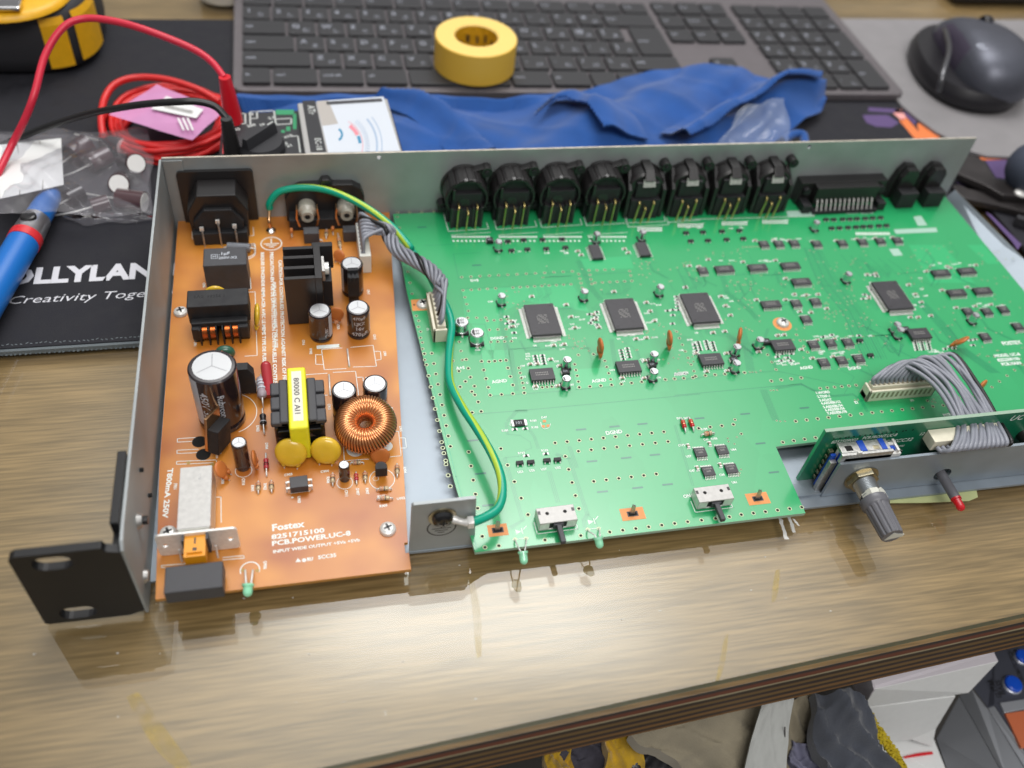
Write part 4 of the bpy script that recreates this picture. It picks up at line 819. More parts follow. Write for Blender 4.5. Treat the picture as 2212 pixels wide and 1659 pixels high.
# white print
ZS = HB+.06; TSC = .9
for txt, r, x, y, h, ang in (('D+5', 3, 635, 1040, 1.9, 0), ('DGND', 3, 768, 1425, 1.8, 0), ('A+5', 5, 540, 130, 1.9, 0), ('AGND', 5, 778, 222, 2.0, 2), ('AGND', 5, 1442, 217, 2.0, 2), ('AGND', 5, 1987, 172, 2.0, 2), ('DGND', 5, 1535, 563, 2.1, 2), ('AGND', 6, 0, 320, 2.0, 2), ('AGND', 6, 797, 282, 1.9, 2), ('DGND', 6, 1102, 285, 1.9, 2),
    ('ON', 6, 57, 1097, 1.7, 4), ('1.WORD', 6, 895, 438, 1.55, 0), ('2.TDIF-1', 6, 905, 462, 1.55, 0), ('3.ADAT', 6, 918, 485, 1.55, 0), ('4.AES/EBU12', 6, 930, 505, 1.55, 1), ('5.AES/EBU34', 6, 943, 528, 1.55, 1), ('6.AES/EBU56', 6, 955, 547, 1.55, 1), ('7.AES/EBU78', 6, 968, 568, 1.55, 1),
    ('FOSTEX', 6, 2080, 128, 2.6, 0), ('MODEL UC-8', 6, 2030, 205, 2.1, 0), ('8252509100', 6, 2050, 232, 2.1, 0), ('PCB.MAIN', 6, 2075, 258, 2.1, 0), ('MODEL', 6, 1705, 580, 1.8, 0), ('12', 6, 1158, 482, 1.7, 180),
    ('R180', 5, 1030, 477, 1.2, 0), ('D47', 5, 1105, 455, 1.2, 0), ('R182', 5, 1040, 521, 1.2, 0), ('R181', 5, 842, 543, 1.2, 0), ('R193', 5, 950, 692, 1.2, 0), ('R192', 5, 1105, 675, 1.2, 0), ('U53', 5, 948, 818, 1.2, 2), ('U26', 5, 1025, 808, 1.2, 2), ('U27', 5, 1103, 800, 1.2, 2), ('U52', 5, 1197, 790, 1.2, 2),
    ('D46', 6, 13, 598, 1.2, 0), ('D45', 6, 58, 597, 1.2, 0), ('R184', 6, 167, 667, 1.2, 0), ('C67', 6, 182, 732, 1.2, 0), ('R183', 6, 230, 728, 1.2, 0), ('C172', 6, 22, 770, 1.2, 0), ('U57', 6, 72, 840, 1.2, 0), ('U64', 6, 357, 797, 1.2, 0), ('C47', 6, 93, 932, 1.2, 0), ('C66', 6, 283, 957, 1.2, 0), ('U61', 6, 363, 1005, 1.2, 0),
    ('U15', 5, 968, 185, 1.2, 0), ('G', 5, 1003, 225, 1.2, 0), ('L56', 5, 1053, 265, 1.2, 0), ('L54', 5, 1632, 215, 1.2, 0), ('U14', 5, 1560, 140, 1.2, 0), ('U4', 3, 1050, 1470, 1.2, 0), ('U3', 3, 1608, 1425, 1.2, 0), ('U2', 3, 2125, 1385, 1.2, 0), ('C45', 3, 665, 1500, 1.2, 0), ('R70', 3, 910, 1420, 1.2, 0), ('C38', 3, 750, 1178, 1.2, 0), ('U1', 3, 360, 1362, 1.2, 90),
    ('C99', 5, 1190, 82, 1.1, 0), ('C97', 5, 1290, 238, 1.1, 0), ('C94', 5, 965, 112, 1.1, 0), ('R72', 5, 1000, 32, 1.1, 0), ('R74', 5, 1002, 48, 1.1, 0), ('R71', 5, 1000, 66, 1.1, 0), ('C79', 5, 1760, 68, 1.1, 0), ('C77', 5, 1865, 72, 1.1, 0), ('C70', 5, 1870, 190, 1.1, 0), ('R170', 6, 672, 240, 1.1, 0), ('R171', 6, 680, 258, 1.1, 0), ('C168', 6, 725, 237, 1.1, 0), ('R172', 6, 735, 256, 1.1, 0), ('J12', 6, 1495, 483, 1.2, 0)):
    stext(txt, r, x, y, h, ang, bold=.015)
# white printed tables and boxes behind (rows of marks)
def marks(r, x0, y0, w_, h_, k, rows=2):
    for j in range(rows):
        for i in range(k):
            a_ = S(r, x0+w_*i/k, y0+h_*j/rows); 
            mb.add([a_, a_+V((.9, 0, 0)), a_+V((.9, 1.3, 0)), a_+V((0, 1.3, 0))], [(0, 1, 2, 3)], 'silk')
for x in (505, 818, 1115, 1412): 
    silk([(x, 730), (x+262, 712)], 3, .25); marks(3, x+6, 748, 258, 0, 16, 1); marks(3, x+12, 775, 252, 0, 9, 1)
marks(3, 1745, 690, 165, 30, 12, 2)
for x, y in ((455, 588), (775, 575), (1075, 562), (1372, 550), (1650, 600-40)): silk([(x, y), (x+32, y+118), (x+300, y+100), (x+285, y+60)], 3, .35)
silk([(1650, 590), (1670, 650), (1925, 640), (1920, 600)], 3, .35); silk([(1950, 645), (2157, 632)], 3, .35)
for x, y in ((20, 635), (300, 622), (557, 612)): marks(4, x, y, 165, 26, 11, 2); silk([(x, y), (x+165, y-12)], 4, .3)
silk([(0, 600), (885, 578), (870, 535)], 4, .35)
for x in (900, 990, 1085, 1180): marks(4, x, 545, 75, 26, 5, 3); mb.add([S(4, x, 565), S(4, x+78, 562), S(4, x+70, 535), S(4, x-6, 538)], [(0, 1, 2, 3)], 'silk_thin')
mb.add([S(4, 715, 580), S(4, 885, 575), S(4, 870, 540), S(4, 705, 545)], [(0, 1, 2, 3)], 'silk_thin')
marks(4, 1150, 690, 220, 16, 14, 2); mb.add([S(4, 1400, 690), S(4, 1665, 678), S(4, 1655, 650), S(4, 1385, 662)], [(0, 1, 2, 3)], 'silk_thin')
mb.add([S(4, 1540, 640), S(4, 1600, 636), S(4, 1560, 575), S(4, 1510, 580)], [(0, 1, 2, 3)], 'silk_thin'); mb.add([S(4, 1385, 830), S(4, 1445, 826), S(4, 1415, 782), S(4, 1355, 786)], [(0, 1, 2, 3)], 'silk_thin')
silk([(900, 475), (895, 500), (1010, 500), (1005, 465), (900, 465)], 5, .25); silk([(1100, 480), (1105, 510), (1125, 525), (1155, 515), (1165, 490)], 5, .25)
for x, y in ((1125, 472), (1118, 507), (1150, 503)): mb.add([S(5, x-11, y+9), S(5, x+11, y+7), S(5, x+10, y-9), S(5, x-12, y-8)], [(0, 1, 2, 3)], 'pad')
for x0, y0 in ((1500, 1255), (1660, 1230)):   # LED footprints left as white print
    pass
for r, x, y in ((5, 955, 1208), (5, 1435, 1142)):
    c = S(r, x, y); mb.strip([c+V((-3, -3, 0)), c+V((3, -3, 0))], .3, 'silk'); mb.add([c+V((-1.2, -1, 0)), c+V((1, .2, 0)), c+V((-1.2, 1.2, 0))], [(0, 1, 2)], 'silk'); mb.strip([c+V((1.3, -.8, 0)), c+V((1.3, 1.4, 0))], .35, 'silk'); mb.strip([c+V((2, 1, 0)), c+V((3.2, 2.2, 0))], .35, 'silk')
# bare copper pads
def pad(r, x, y, w_, h_, hole=True):
    c = P(r, x, y, HB+.055); mb.add([c+V((-w_/2, -h_/2, 0)), c+V((w_/2, -h_/2, 0)), c+V((w_/2, h_/2, 0)), c+V((-w_/2, h_/2, 0))], [(0, 1, 2, 3)], 'pad')
    if hole: mb.prism([(c.x-2.2, c.y-1.2), (c.x+2.2, c.y-1.2), (c.x+2.2, c.y+1.2), (c.x-2.2, c.y+1.2)], HB+.056, HB+.09, 'dark_grey'); mb.prism([(c.x-1.7, c.y-.8), (c.x+1.7, c.y-.8), (c.x+1.7, c.y+.8), (c.x-1.7, c.y+.8)], HB+.09, HB+.12, 'hole')
pads = [(5, 815, 1195, 7.6, 5.2), (5, 1710, 1087, 9.6, 5.6), (6, 525, 1100, 9.4, 5.6)]
for q in pads: pad(*q)
c = P(3, 308, 1195, HB+.055); mb.add([c+V((-4.6, -3.6, 0)), c+V((4.4, -3.6, 0)), c+V((4.2, 4.0, 0)), c+V((-4.4, 4.0, 0))], [(0, 1, 2, 3)], 'pad')
c = P(4, 680, 1262, HB+.055); mb.disc(c, 4.6, 'pad', 24)
# small part numbers printed beside the little parts, and dense routed copper between the chips
rq = random.Random(21)
for r_, x0, y0, x1, y1, k in ((3, 860, 1280, 930, 1380, 5), (3, 1280, 1180, 1390, 1360, 5), (3, 1780, 1160, 1880, 1330, 5), (3, 1410, 1250, 1480, 1330, 4), (4, 300, 1080, 380, 1210, 4), (4, 520, 720, 780, 735, 5), (4, 900, 715, 1450, 730, 9), (4, 200, 860, 760, 870, 6), (4, 700, 1060, 960, 1090, 5), (4, 1480, 960, 1600, 1220, 8), (4, 1600, 880, 1900, 900, 5), (4, 1800, 1130, 2150, 1160, 6), (4, 820, 1340, 1230, 1350, 7), (4, 840, 1440, 1240, 1455, 7), (4, 620, 1480, 800, 1520, 6), (4, 20, 1360, 120, 1450, 5), (3, 1120, 1440, 1290, 1500, 5), (3, 1640, 1390, 1850, 1450, 5), (4, 1480, 1430, 1720, 1450, 5), (4, 60, 650, 440, 660, 6), (3, 850, 820, 1260, 860, 6)):
    for _ in range(k): stext(rq.choice('RCLUD')+str(rq.randint(10, 199)), r_, rq.uniform(x0, x1), rq.uniform(y0, y1), 1.15, 0, bold=.012)
def route(c, sx_, sy_, n_, span, L1, L2, dirn):
    for k in range(n_):
        u = (k/(n_-1)-.5)*span
        if sy_: p = [V((c.x+u, c.y+sy_*11.8, 0)), V((c.x+u, c.y+sy_*(12.8+abs(u)*.25), 0)), V((c.x+u+dirn*L1, c.y+sy_*(12.8+abs(u)*.25+L1), 0)), V((c.x+u+dirn*L1, c.y+sy_*(12.8+L1+L2+abs(u)*.5), 0))]
        else: p = [V((c.x+sx_*8.8, c.y+u, 0)), V((c.x+sx_*(9.6+abs(u)*.2), c.y+u, 0)), V((c.x+sx_*(9.6+abs(u)*.2+L1), c.y+u+dirn*L1, 0)), V((c.x+sx_*(9.6+L1+L2), c.y+u+dirn*L1, 0))]
        if rq.random() < .75: mb.strip(p, .16, 'trace', HB+.032)
for q_ in (P(3, 1113, 1287), P(3, 1655, 1249), P(4, 160, 1155), P(4, 1380, 1075)):
    route(q_, -1, 0, 14, 15, 2.5, 3, -1); route(q_, 1, 0, 12, 14, 3, 4, 1); route(q_, 0, 1, 12, 10, 3, 5, 1); route(q_, 0, -1, 10, 9, 2, 4, -1)
for _ in range(80):
    r_, x0, y0, x1, y1 = rq.choice([(4, 450, 780, 1250, 1300), (4, 1400, 720, 1800, 1000), (4, 1500, 1150, 2200, 1560), (4, 0, 780, 500, 1000), (3, 1100, 880, 2150, 1100), (3, 850, 1100, 2000, 1500), (4, 900, 1250, 1500, 1580)])
    p = P(r_, rq.uniform(x0, x1), rq.uniform(y0, y1)); a_ = rq.choice([(1, 0), (0, -1), (.7, -.7), (0, -1)]); b_ = rq.choice([(.7, -.7), (-.7, -.7), (0, -1), (1, 0)]); l1, l2 = rq.uniform(3, 10), rq.uniform(2, 14); n_ = rq.choice([1, 1, 2, 3])
    for j in range(n_):
        o_ = V((.45*j, .12*j, 0)); e_ = [p+o_, p+o_+V((a_[0]*l1, a_[1]*l1, 0)), p+o_+V((a_[0]*l1+b_[0]*l2, a_[1]*l1+b_[1]*l2, 0))]
        if all(108 < v.x < 424 and -160 < v.y < -20 for v in e_): mb.strip(e_, .17, 'trace', HB+.031); mb.disc((e_[0].x, e_[0].y, HB+.055), .38, 'ring', 8); mb.disc((e_[0].x, e_[0].y, HB+.075), .2, 'hole', 6)
# slightly different tones of laminate: rectangular copper islands seen through the mask
for r_, pts_ in ((3, [(575, 1092), (1325, 1060), (1420, 1240), (980, 1165), (830, 1260), (780, 1560), (640, 1320), (600, 1290)]), (5, [(700, 0), (880, 0), (930, 290), (755, 305)]), (5, [(1310, 130), (1580, 110), (1600, 238), (1335, 260)]), (4, [(1480, 760), (1700, 760), (1900, 1000), (1620, 1000)]), (4, [(1850, 760), (1950, 760), (2060, 880), (1980, 880)]), (3, [(1360, 890), (1690, 870), (1720, 950), (1400, 965)])):
    poly(pts_, r_, 'island', HB+.012)
mboard = mb.build('main_circuit_board', dev, label='large bright green circuit board with white printed legends')
mat('silk_thin2', (.3, .5, .4), .5)
# steel posts coming up through the pads
for r, x, y, *_ in pads:
    c = P(r, x, y, HB); mb = MB(); mb.add([c+V((-1.2, -.4, -2)), c+V((.9, -.4, -2)), c+V((.5, .3, 4.6)), c+V((-.9, .3, 5.4)), c+V((-1.2, .4, -2)), c+V((.9, .4, -2)), c+V((.5, .9, 4.6)), c+V((-.9, .9, 5.4))], [(0, 1, 2, 3), (5, 4, 7, 6), (1, 5, 6, 2), (4, 0, 3, 7), (3, 2, 6, 7)], 'dull_tin'); mb.build('chassis_tab', mboard)
pan_screw('screw', tuple(P(3, 318, 1195)), dev, 3.0); pan_screw('screw', tuple(P(4, 681, 1258)), dev, 3.1)
# ---------------------------------------------------------------- chips
def quad_flat(c, rz=0, w_=14, d_=20):
    body = MB(); body.box(-w_/2, -d_/2, .35, w_/2, d_/2, 2.5, 'chip'); body.box(-w_/2+.25, -d_/2+.25, 2.49, w_/2-.25, d_/2-.25, 2.55, 'chip')
    body.disc((-w_/2+1.6, -d_/2+1.6, 2.57), .5, 'black', 12); body.disc((w_/2-1.6, d_/2-1.6, 2.57), .5, 'black', 12)
    for i in range(6):
        for j in range(7):
            if (i*5+j*3) % 4: body.box(-2.5+j*.72, 2.2-1.0*i, 2.56, -2.05+j*.72, 2.75-1.0*i, 2.575, 'chip_print')
    o = body.build('processor_chip', dev, bev=.2); o.location = V(c)*.001; o.rotation_euler.z = rz
    L = MB()
    def lead(T):
        L.T = T; L.box(-.14, 0, 1.2, .14, .8, 1.4, 'tin'); L.hexa([(-.14, .65, .1), (.14, .65, .1), (.14, .85, .1), (-.14, .85, .1), (-.14, .6, 1.4), (.14, .6, 1.4), (.14, .8, 1.4), (-.14, .8, 1.4)], 'tin'); L.box(-.2, .7, .05, .2, 2.35, .26, 'tin'); L.T = Matrix.Identity(4)
    for i in range(20):
        x = (i-9.5)*.65
        lead(Matrix.Translation((x, d_/2, 0))); lead(Matrix.Translation((x, -d_/2, 0)) @ Matrix.Rotation(math.pi, 4, 'Z'))
    for i in range(30):
        y = (i-14.5)*.65
        lead(Matrix.Translation((w_/2, y, 0)) @ Matrix.Rotation(-math.pi/2, 4, 'Z')); lead(Matrix.Translation((-w_/2, y, 0)) @ Matrix.Rotation(math.pi/2, 4, 'Z'))
    l = L.build('pin_row', o); return o, l
mat('chip_print', (.26, .255, .24), .5)
qc = [P(3, 1113, 1287, HB+2.5), P(3, 1655, 1249, HB+2.5), P(4, 160, 1155, HB+2.5), P(4, 1380, 1075, HB+2.5)]
q0, ql = quad_flat((qc[0].x, qc[0].y, HB))
for q in qc[1:]:
    o = dup(q0, (q.x, q.y, HB), 0); dup(ql, (0, 0, 0), 0, o)
    o.parent = dev
def so_chip(name, w_, d_, k, h_=1.9, pitch=1.27, lw=.22, txt=None):
    mb = MB(); mb.box(-w_/2, -d_/2, .3, w_/2, d_/2, h_, 'chip'); mb.disc((-w_/2+.9, -d_/2+.9, h_+.02), .35, 'black', 8)
    for s_ in (-1, 1):
        for i in range(k):
            x = (i-(k-1)/2)*pitch; y = s_*d_/2
            mb.box(x-lw, min(y, y+s_*.5), h_*.5, x+lw, max(y, y+s_*.5), h_*.5+.2, 'tin'); mb.box(x-lw, min(y+s_*.35, y+s_*.55), .1, x+lw, max(y+s_*.35, y+s_*.55), h_*.5+.2, 'tin'); mb.box(x-lw, min(y+s_*.45, y+s_*1.45), .05, x+lw, max(y+s_*.45, y+s_*1.45), .27, 'tin')
    if txt == 'bars':
        for i in range(2):
            for j in range(8): mb.box(-w_*.28+j*w_*.07, .5-1.2*i, h_+.005, -w_*.28+j*w_*.07+w_*.04, 1.1-1.2*i, h_+.02, 'chip_print')
    elif txt:
        for i, l in enumerate(txt): mb.text(l, (0, .7-1.3*i, h_+.02), .9, 'chip_print', align='CENTER', bold=.02)
    o = mb.build(name, mboard); return o
def place_all(proto, locs, rz=0, parent=mboard):
    for i, c in enumerate(locs):
        o = proto if i == 0 else dup(proto, (0, 0, 0), 0, parent); o.location = (c.x*.001, c.y*.001, HB*.001); o.rotation_euler.z = rz+random.uniform(-.006, .006)
so_big = so_chip('wide_chip', 10.6, 6.6, 8, 2.2, txt='bars')
place_all(so_big, [P(5, 1110, 160, HB+2), P(5, 1684, 108, HB+2), P(4, 230, 1483, HB+2), P(4, 685, 1392, HB+2), P(4, 1550, 1320, HB+2)])
c1 = so_chip('upright_chip', 10.4, 5.4, 8, 1.8)
place_all(c1, [P(3, 1466, 840, HB+1.5), P(3, 1780, 822, HB+1.5)], math.pi/2)
c1 = so_chip('logic_chip', 9.8, 4.4, 8, 1.6, 1.22, txt='bars')
place_all(c1, [P(4, 315, 910, HB+1.5), P(4, 525, 900, HB+1.5), P(4, 733, 888, HB+1.5), P(4, 803, 990, HB+1.5), P(4, 610, 1133, HB+1.5), P(4, 1688, 935, HB+1.5), P(4, 1852, 922, HB+1.5), P(4, 1788, 1060, HB+1.5), P(4, 1952, 1048, HB+1.5)])
c1 = so_chip('small_logic_chip', 4.9, 4.4, 7, 1.3, .68, .14, txt=('LV00A', '66R'))
place_all(c1, [P(6, 162, 805, HB+1.2), P(6, 300, 790, HB+1.2), P(6, 213, 925, HB+1.2), P(6, 358, 908, HB+1.2)]+[P(4, x, y, HB+1.2) for x, y in ((177, 920), (770, 1128), (893, 1118), (833, 1228), (565, 752), (660, 750), (757, 746), (900, 750), (1062, 746), (1190, 738), (1303, 732), (1412, 728), (880, 1388), (988, 1380), (1098, 1374), (945, 1503), (1058, 1490), (1167, 1478), (1860, 1180), (1980, 1180), (2085, 1167), (2175, 1275), (1968, 1340))])
mb = MB(); mb.box(-1.45, -.8, .2, 1.45, .8, 1.25, 'black_matt')
for x in (-.95, .95): mb.box(x-.22, -1.4, .05, x+.22, -.7, .25, 'tin'); mb.box(x-.22, -1.0, .1, x+.22, -.8, .7, 'tin')
mb.box(-.25, .7, .05, .25, 1.4, .25, 'tin'); o = mb.build('tiny_transistor', mboard)
sot = [P(3, x, y) for x, y in ((880, 780), (985, 770), (1110, 768), (1240, 765), (905, 840), (1010, 832), (1135, 828), (1262, 820))]
sot += [P(4, x, y) for x, y in ((68, 690), (175, 685), (295, 680), (405, 675), (98, 742), (207, 738), (325, 732), (430, 726), (955, 605), (1003, 605), (1060, 603), (1105, 602), (1150, 600), (1203, 598), (1250, 595), (1300, 593), (990, 660), (1040, 658), (1095, 655), (1145, 653), (1190, 650), (1235, 648), (1290, 645), (1337, 643), (1168, 1372), (1235, 1465))]
sot += [P(5, x, y) for x, y in ((960, 757), (1033, 752), (1140, 740), (1210, 735))]
place_all(o, sot)
for q in sot[:34]:
    pass
# small cans
def can(r, h):
    mb = MB(); mb.prism([(-r, -r), (r, -r), (r, r), (-r, r)], .1, .9, 'black_matt'); mb.lathe([(r*.98, .7), (r*.98, h*.22), (r*.9, h*.26), (r*.98, h*.3), (r*.98, h-.4), (r*.86, h), (.01, h)], 'alu', n=24)
    mb.disc((0, 0, h+.01), r*.8, 'can_top', 20); mb.add([(r*.78*math.cos(a), r*.78*math.sin(a), h+.03) for a in [math.radians(k) for k in range(120, 241, 20)]], [list(range(7))], 'chip')
    for s_ in (-1, 1): mb.box(-.4, min(s_*r*.8, s_*r*1.35), .02, .4, max(s_*r*.8, s_*r*1.35), .35, 'tin')
    return mb
mat('alu', (.72, .74, .75), .22, 1, noise=.05)
o = can(2.0, 5.6).build('can_capacitor', mboard)
place_all(o, [P(3, x, y) for x, y in ((815, 828), (1463, 775), (1765, 762), (835, 1188), (1380, 1158), (1880, 1127))]+[P(5, x, y) for x, y in ((1265, 118), (1260, 243), (1838, 80), (1836, 195))]+[P(4, x, y) for x, y in ((1078, 993), (878, 665), (375, 1455), (372, 1558), (520, 1410), (1383, 1312), (1403, 1345), (1876, 1252))], .1)
o = can(3.15, 6.2); 
for k, (x, y, t_) in enumerate(((-1.6, .3, '16V'), (-1.6, -1.4, '100'))): o.text(t_, (x, y, 6.25), 1.2, 'ink', bold=.03)
o = o.build('large_can_capacitor', mboard); place_all(o, [P(3, 572, 1368), P(3, 672, 1440)])
mb = MB(); mb.box(-1.7, -1.5, .1, 1.7, 1.5, 2.0, 'black_matt'); mb.box(-2.0, -1.0, .05, -1.6, 1.0, 1.2, 'tin'); mb.box(1.6, -1.0, .05, 2.0, 1.0, 1.2, 'tin'); mb.text('220', (-1.3, -.5, 2.03), 1.0, 'sleeve_print')
o = mb.build('inductor', mboard, bev=.1); place_all(o, [P(5, 1262, 158), P(5, 1835, 112), P(4, 368, 1500), P(4, 572, 1385), P(4, 1455, 1308), P(3, 760, 778)])
# passives
def passive(name, body, w_, d_, h_):
    mb = MB(); mb.box(-w_*.3, -d_/2, .05, w_*.3, d_/2, h_, body); mb.box(-w_/2, -d_/2, .05, -w_*.3, d_/2, h_+.01, 'tin'); mb.box(w_*.3, -d_/2, .05, w_/2, d_/2, h_+.01, 'tin')
    mb.box(-w_/2-.45, -d_/2-.2, .01, -w_/2+.1, d_/2+.2, .06, 'silk'); mb.box(w_/2-.1, -d_/2-.2, .01, w_/2+.45, d_/2+.2, .06, 'silk'); return mb.build(name, mboard)
rr = []
for j in range(4):
    for x0, y0 in ((1062, 42), (1110, 38)): rr.append(P(5, x0+j*4, y0+j*18))
    for x0, y0 in ((1595, 1530-0), (1635, 1500)): pass
for j in range(4):
    for x0, y0 in ((1632, 1498), (1672, 1484)): rr.append(P(3, x0+j*5, y0+j*19))
    for x0, y0 in ((145, 1378), (195, 1372), (235, 1380)): rr.append(P(4, x0+j*5, y0+j*16))
    for x0, y0 in ((1520, 1380), (1560, 1378), (1600, 1375)): rr.append(P(4, x0+j*4, y0+j*15))
    rr.append(P(3, 2120+j*6, 1460+j*20))
rr += [P(5, x, y) for x, y in ((927, 528), (997, 523), (1003, 703), (1133, 690))]
for j in range(5): rr.append(P(3, 2000+j*3, 1440+j*22-300))
while len(rr) < 92:
    r_, x0, y0, x1, y1 = random.choice([(4, 620, 1450, 800, 1500), (4, 820, 1320, 1200, 1350), (4, 1830, 1320, 2000, 1400), (3, 870, 1270, 930, 1380), (3, 1420, 1240, 1480, 1340), (4, 1680, 1400, 1780, 1440), (4, 1190, 1040, 1250, 1110), (3, 1940, 1200, 1980, 1340), (4, 1200, 940, 1290, 960)])
    p = P(r_, random.uniform(x0, x1), random.uniform(y0, y1))
    if all((p-q).length > 1.9 for q in rr): rr.append(p)
o = passive('chip_resistor', 'black_matt', 1.7, .9, .45); place_all(o, rr)
cc = [P(5, x, y) for x, y in ((1165, 65), (1030, 97), (1078, 95), (1225, 108), (1212, 240), (1790, 75), (1785, 190), (1065, 245), (1640, 188))]
cc += [P(3, x, y) for x, y in ((1040, 1140), (1268, 1195), (1300, 1275), (1325, 1348), (1185, 1465), (1255, 1458), (900, 1305), (915, 1340), (1585, 1108), (1800, 1180), (1825, 1238), (1855, 1303), (1732, 1422), (1800, 1415), (1450, 1260), (1465, 1295), (685, 1470), (1345, 840), (1368, 865), (1655, 825), (1680, 850), (1485, 1345), (2060, 1080))]
cc += [P(4, x, y) for x, y in ((65, 1030), (290, 1088), (320, 1148), (350, 1208), (240, 1318), (315, 1310), (210, 855), (430, 870), (635, 860), (700, 975), (515, 1110), (505, 735), (625, 735), (720, 735), (870, 740), (1020, 735), (1150, 725), (1265, 720), (1375, 715), (1480, 1015), (1520, 1075), (1560, 1125), (1490, 1220), (1540, 1220), (1620, 1210), (1225, 1100), (1215, 950), (1270, 945), (700, 1110), (755, 1075), (830, 1080), (905, 1075), (960, 1165), (790, 1185), (860, 1190), (150, 900), (90, 895), (130, 1450), (325, 1450), (330, 1560), (200, 1565), (1590, 930), (1745, 910), (1690, 1050), (1850, 1030), (1725, 900), (1905, 890), (1780, 1160), (1900, 1150), (2000, 1140), (650, 1335), (690, 1332), (800, 1425), (870, 1480), (1000, 1470), (530, 1440), (900, 1365), (1010, 1358))]
o = passive('chip_capacitor', 'cap_tan', 1.9, 1.1, .8) if 'cap_tan' in M else None
mat('cap_tan', (.34, .27, .2), .4); o = passive('chip_capacitor', 'cap_tan', 1.9, 1.1, .8); place_all(o, cc[:95])
for x, y in ((82, 770), (218, 755), (140, 910), (285, 890)):
    c_ = dup(o, P(6, x, y), math.pi/2, mboard); 
mb = MB(); c = P(5, 955, 490); mb.T = Matrix.Translation(c); mb.box(-3.2, -1.6, .05, 3.2, 1.6, .8, 'tin'); mb.box(-2.3, -1.62, .05, 2.3, 1.62, .85, 'black_matt'); mb.text('101', (-1.7, -.7, .88), 1.5, 'sleeve_print'); mb.T = Matrix.Identity(4); mb.build('large_chip_resistor', mboard)
# orange discs on the green board
disc_cap('orange_capacitor', tuple(P(3, 1488, 1540)), 3.6, 2.0, 'ceramic_orange', h=7.5, tilt=-5, lab='orange disc capacitor beside the first processor chip')
disc_cap('orange_capacitor', tuple(P(3, 1947, 1488)), 3.6, 2.0, 'ceramic_orange', h=7.5, tilt=-8, yaw=-6, lab='orange disc capacitor beside the second processor chip')
disc_cap('orange_capacitor', tuple(P(4, 398, 1395)), 3.6, 2.0, 'ceramic_orange', h=6.5, tilt=-8, yaw=-25)
disc_cap('orange_capacitor', tuple(P(4, 1745, 1395)), 3.8, 2.0, 'ceramic_orange', h=6.5, tilt=30, yaw=-60)
disc_cap('orange_capacitor', tuple(P(6, 1905, 440)), 3.8, 2.0, 'ceramic_orange', h=5.5, yaw=-60)
for a, b_ in (((2030, 460), (2058, 548)), ((2080, 455), (2112, 540))): axial('diode', S(5, *a), S(5, *b_), 1.0, 'led_red', [(.3, 'ceramic_orange'), (.6, 'copper_tab')], mboard, 1.2, .55)
axial('resistor', S(6, 165, 705), S(6, 245, 692), 1.1, 'beige_comp', B5, mboard, 1.2, .6)
# wire header on the main board, left
mb = MB(); a_ = P(3, 372, 1180, HB+7); b2 = P(3, 410, 1440, HB)
x0 = 114.2; x1 = 120.4
mb.box(x0, -94.2, HB, x0+1.2, -69.0, HB+7.5, 'beige'); mb.box(x0, -94.2, HB, x1, -93.0, HB+7.5, 'beige'); mb.box(x0, -70.2, HB, x1, -69.0, HB+7.5, 'beige'); mb.box(x0+1, -93.5, HB, x1, -69.5, HB+4.5, 'beige'); mb.box(x0+1.9, -92.6, HB+4, x1-.4, -70.6, HB+8.6, 'beige')
h2 = mb.build('wire_header', dev, bev=.25, label='beige wire header standing on the left edge of the green board')
mb = MB()
for k in range(8): y = -91.5+k*2.85; mb.box(x0-.06, y, HB+3, x0+.02, y+1.1, HB+6.6, 'beige_dark'); mb.box(x0+2.1, y, HB+8.55, x0+4.0, y+1.1, HB+8.7, 'beige_dark')
mb.build('socket', h2)
# slide switches
def slide_switch(c, ang, lab):
    mb = MB(); R_ = Matrix.Translation(c) @ Matrix.Rotation(ang, 4, 'Z')
    mb.T = R_; mb.box(-7.4, -3.4, 4.9, 7.4, 3.6, 5.5, 'white_metal'); mb.box(-7.4, -3.4, .5, -7.0, 3.6, 5.0, 'tin'); mb.box(7.0, -3.4, .5, 7.4, 3.6, 5.0, 'tin'); mb.box(-7.4, 3.3, .5, 7.4, 3.6, 5, 'tin'); mb.box(-7.4, -3.4, .5, -3.4, -3.1, 5.0, 'tin'); mb.box(3.4, -3.4, .5, 7.4, -3.1, 5.0, 'tin'); mb.box(-7.4, -3.4, .5, 7.4, -3.1, 1.4, 'tin')
    mb.T = Matrix.Identity(4); o = mb.build('slide_switch', dev, loc=c, bev=.35, label=lab)
    mb = MB(); mb.T = R_; mb.box(-6.9, -3.05, .1, 6.9, 3.2, 4.8, 'black_matt'); mb.disc((-3.6, .8, 5.52), .75, 'hole', 14); mb.disc((3.4, .8, 5.52), .75, 'hole', 14)
    mb.box(-7.2, .6, 5.505, -6.1, 2.2, 5.53, 'black'); mb.box(6.1, .6, 5.505, 7.2, 2.2, 5.53, 'black'); mb.T = Matrix.Identity(4); x = mb.build('switch_body', o, loc=c); x.location = (0, 0, 0)
    mb = MB(); mb.T = R_; mb.box(-.9, -11.5, 2.4, 1.1, -2.9, 4.4, 'dark_grey'); mb.box(-2, -4.2, 1.8, 2, -2.9, 4.6, 'dark_grey'); mb.T = Matrix.Identity(4); x = mb.build('lever', o, loc=c, bev=.3); x.location = (0, 0, 0)
    mb = MB(); mb.T = R_; mb.strip([(-8, -4.2, 0), (8, -4.2, 0), (8, 1, 0)], .3, 'silk', .07); mb.strip([(-8, -4.2, 0), (-8, 1, 0)], .3, 'silk', .07); mb.T = Matrix.Identity(4); x = mb.build('print', mboard)
    return o
pc = P(5, 1205, 1082, HB+5.5); slide_switch((pc.x, pc.y-.5, HB), .02, 'slide switch between the two green lamps')
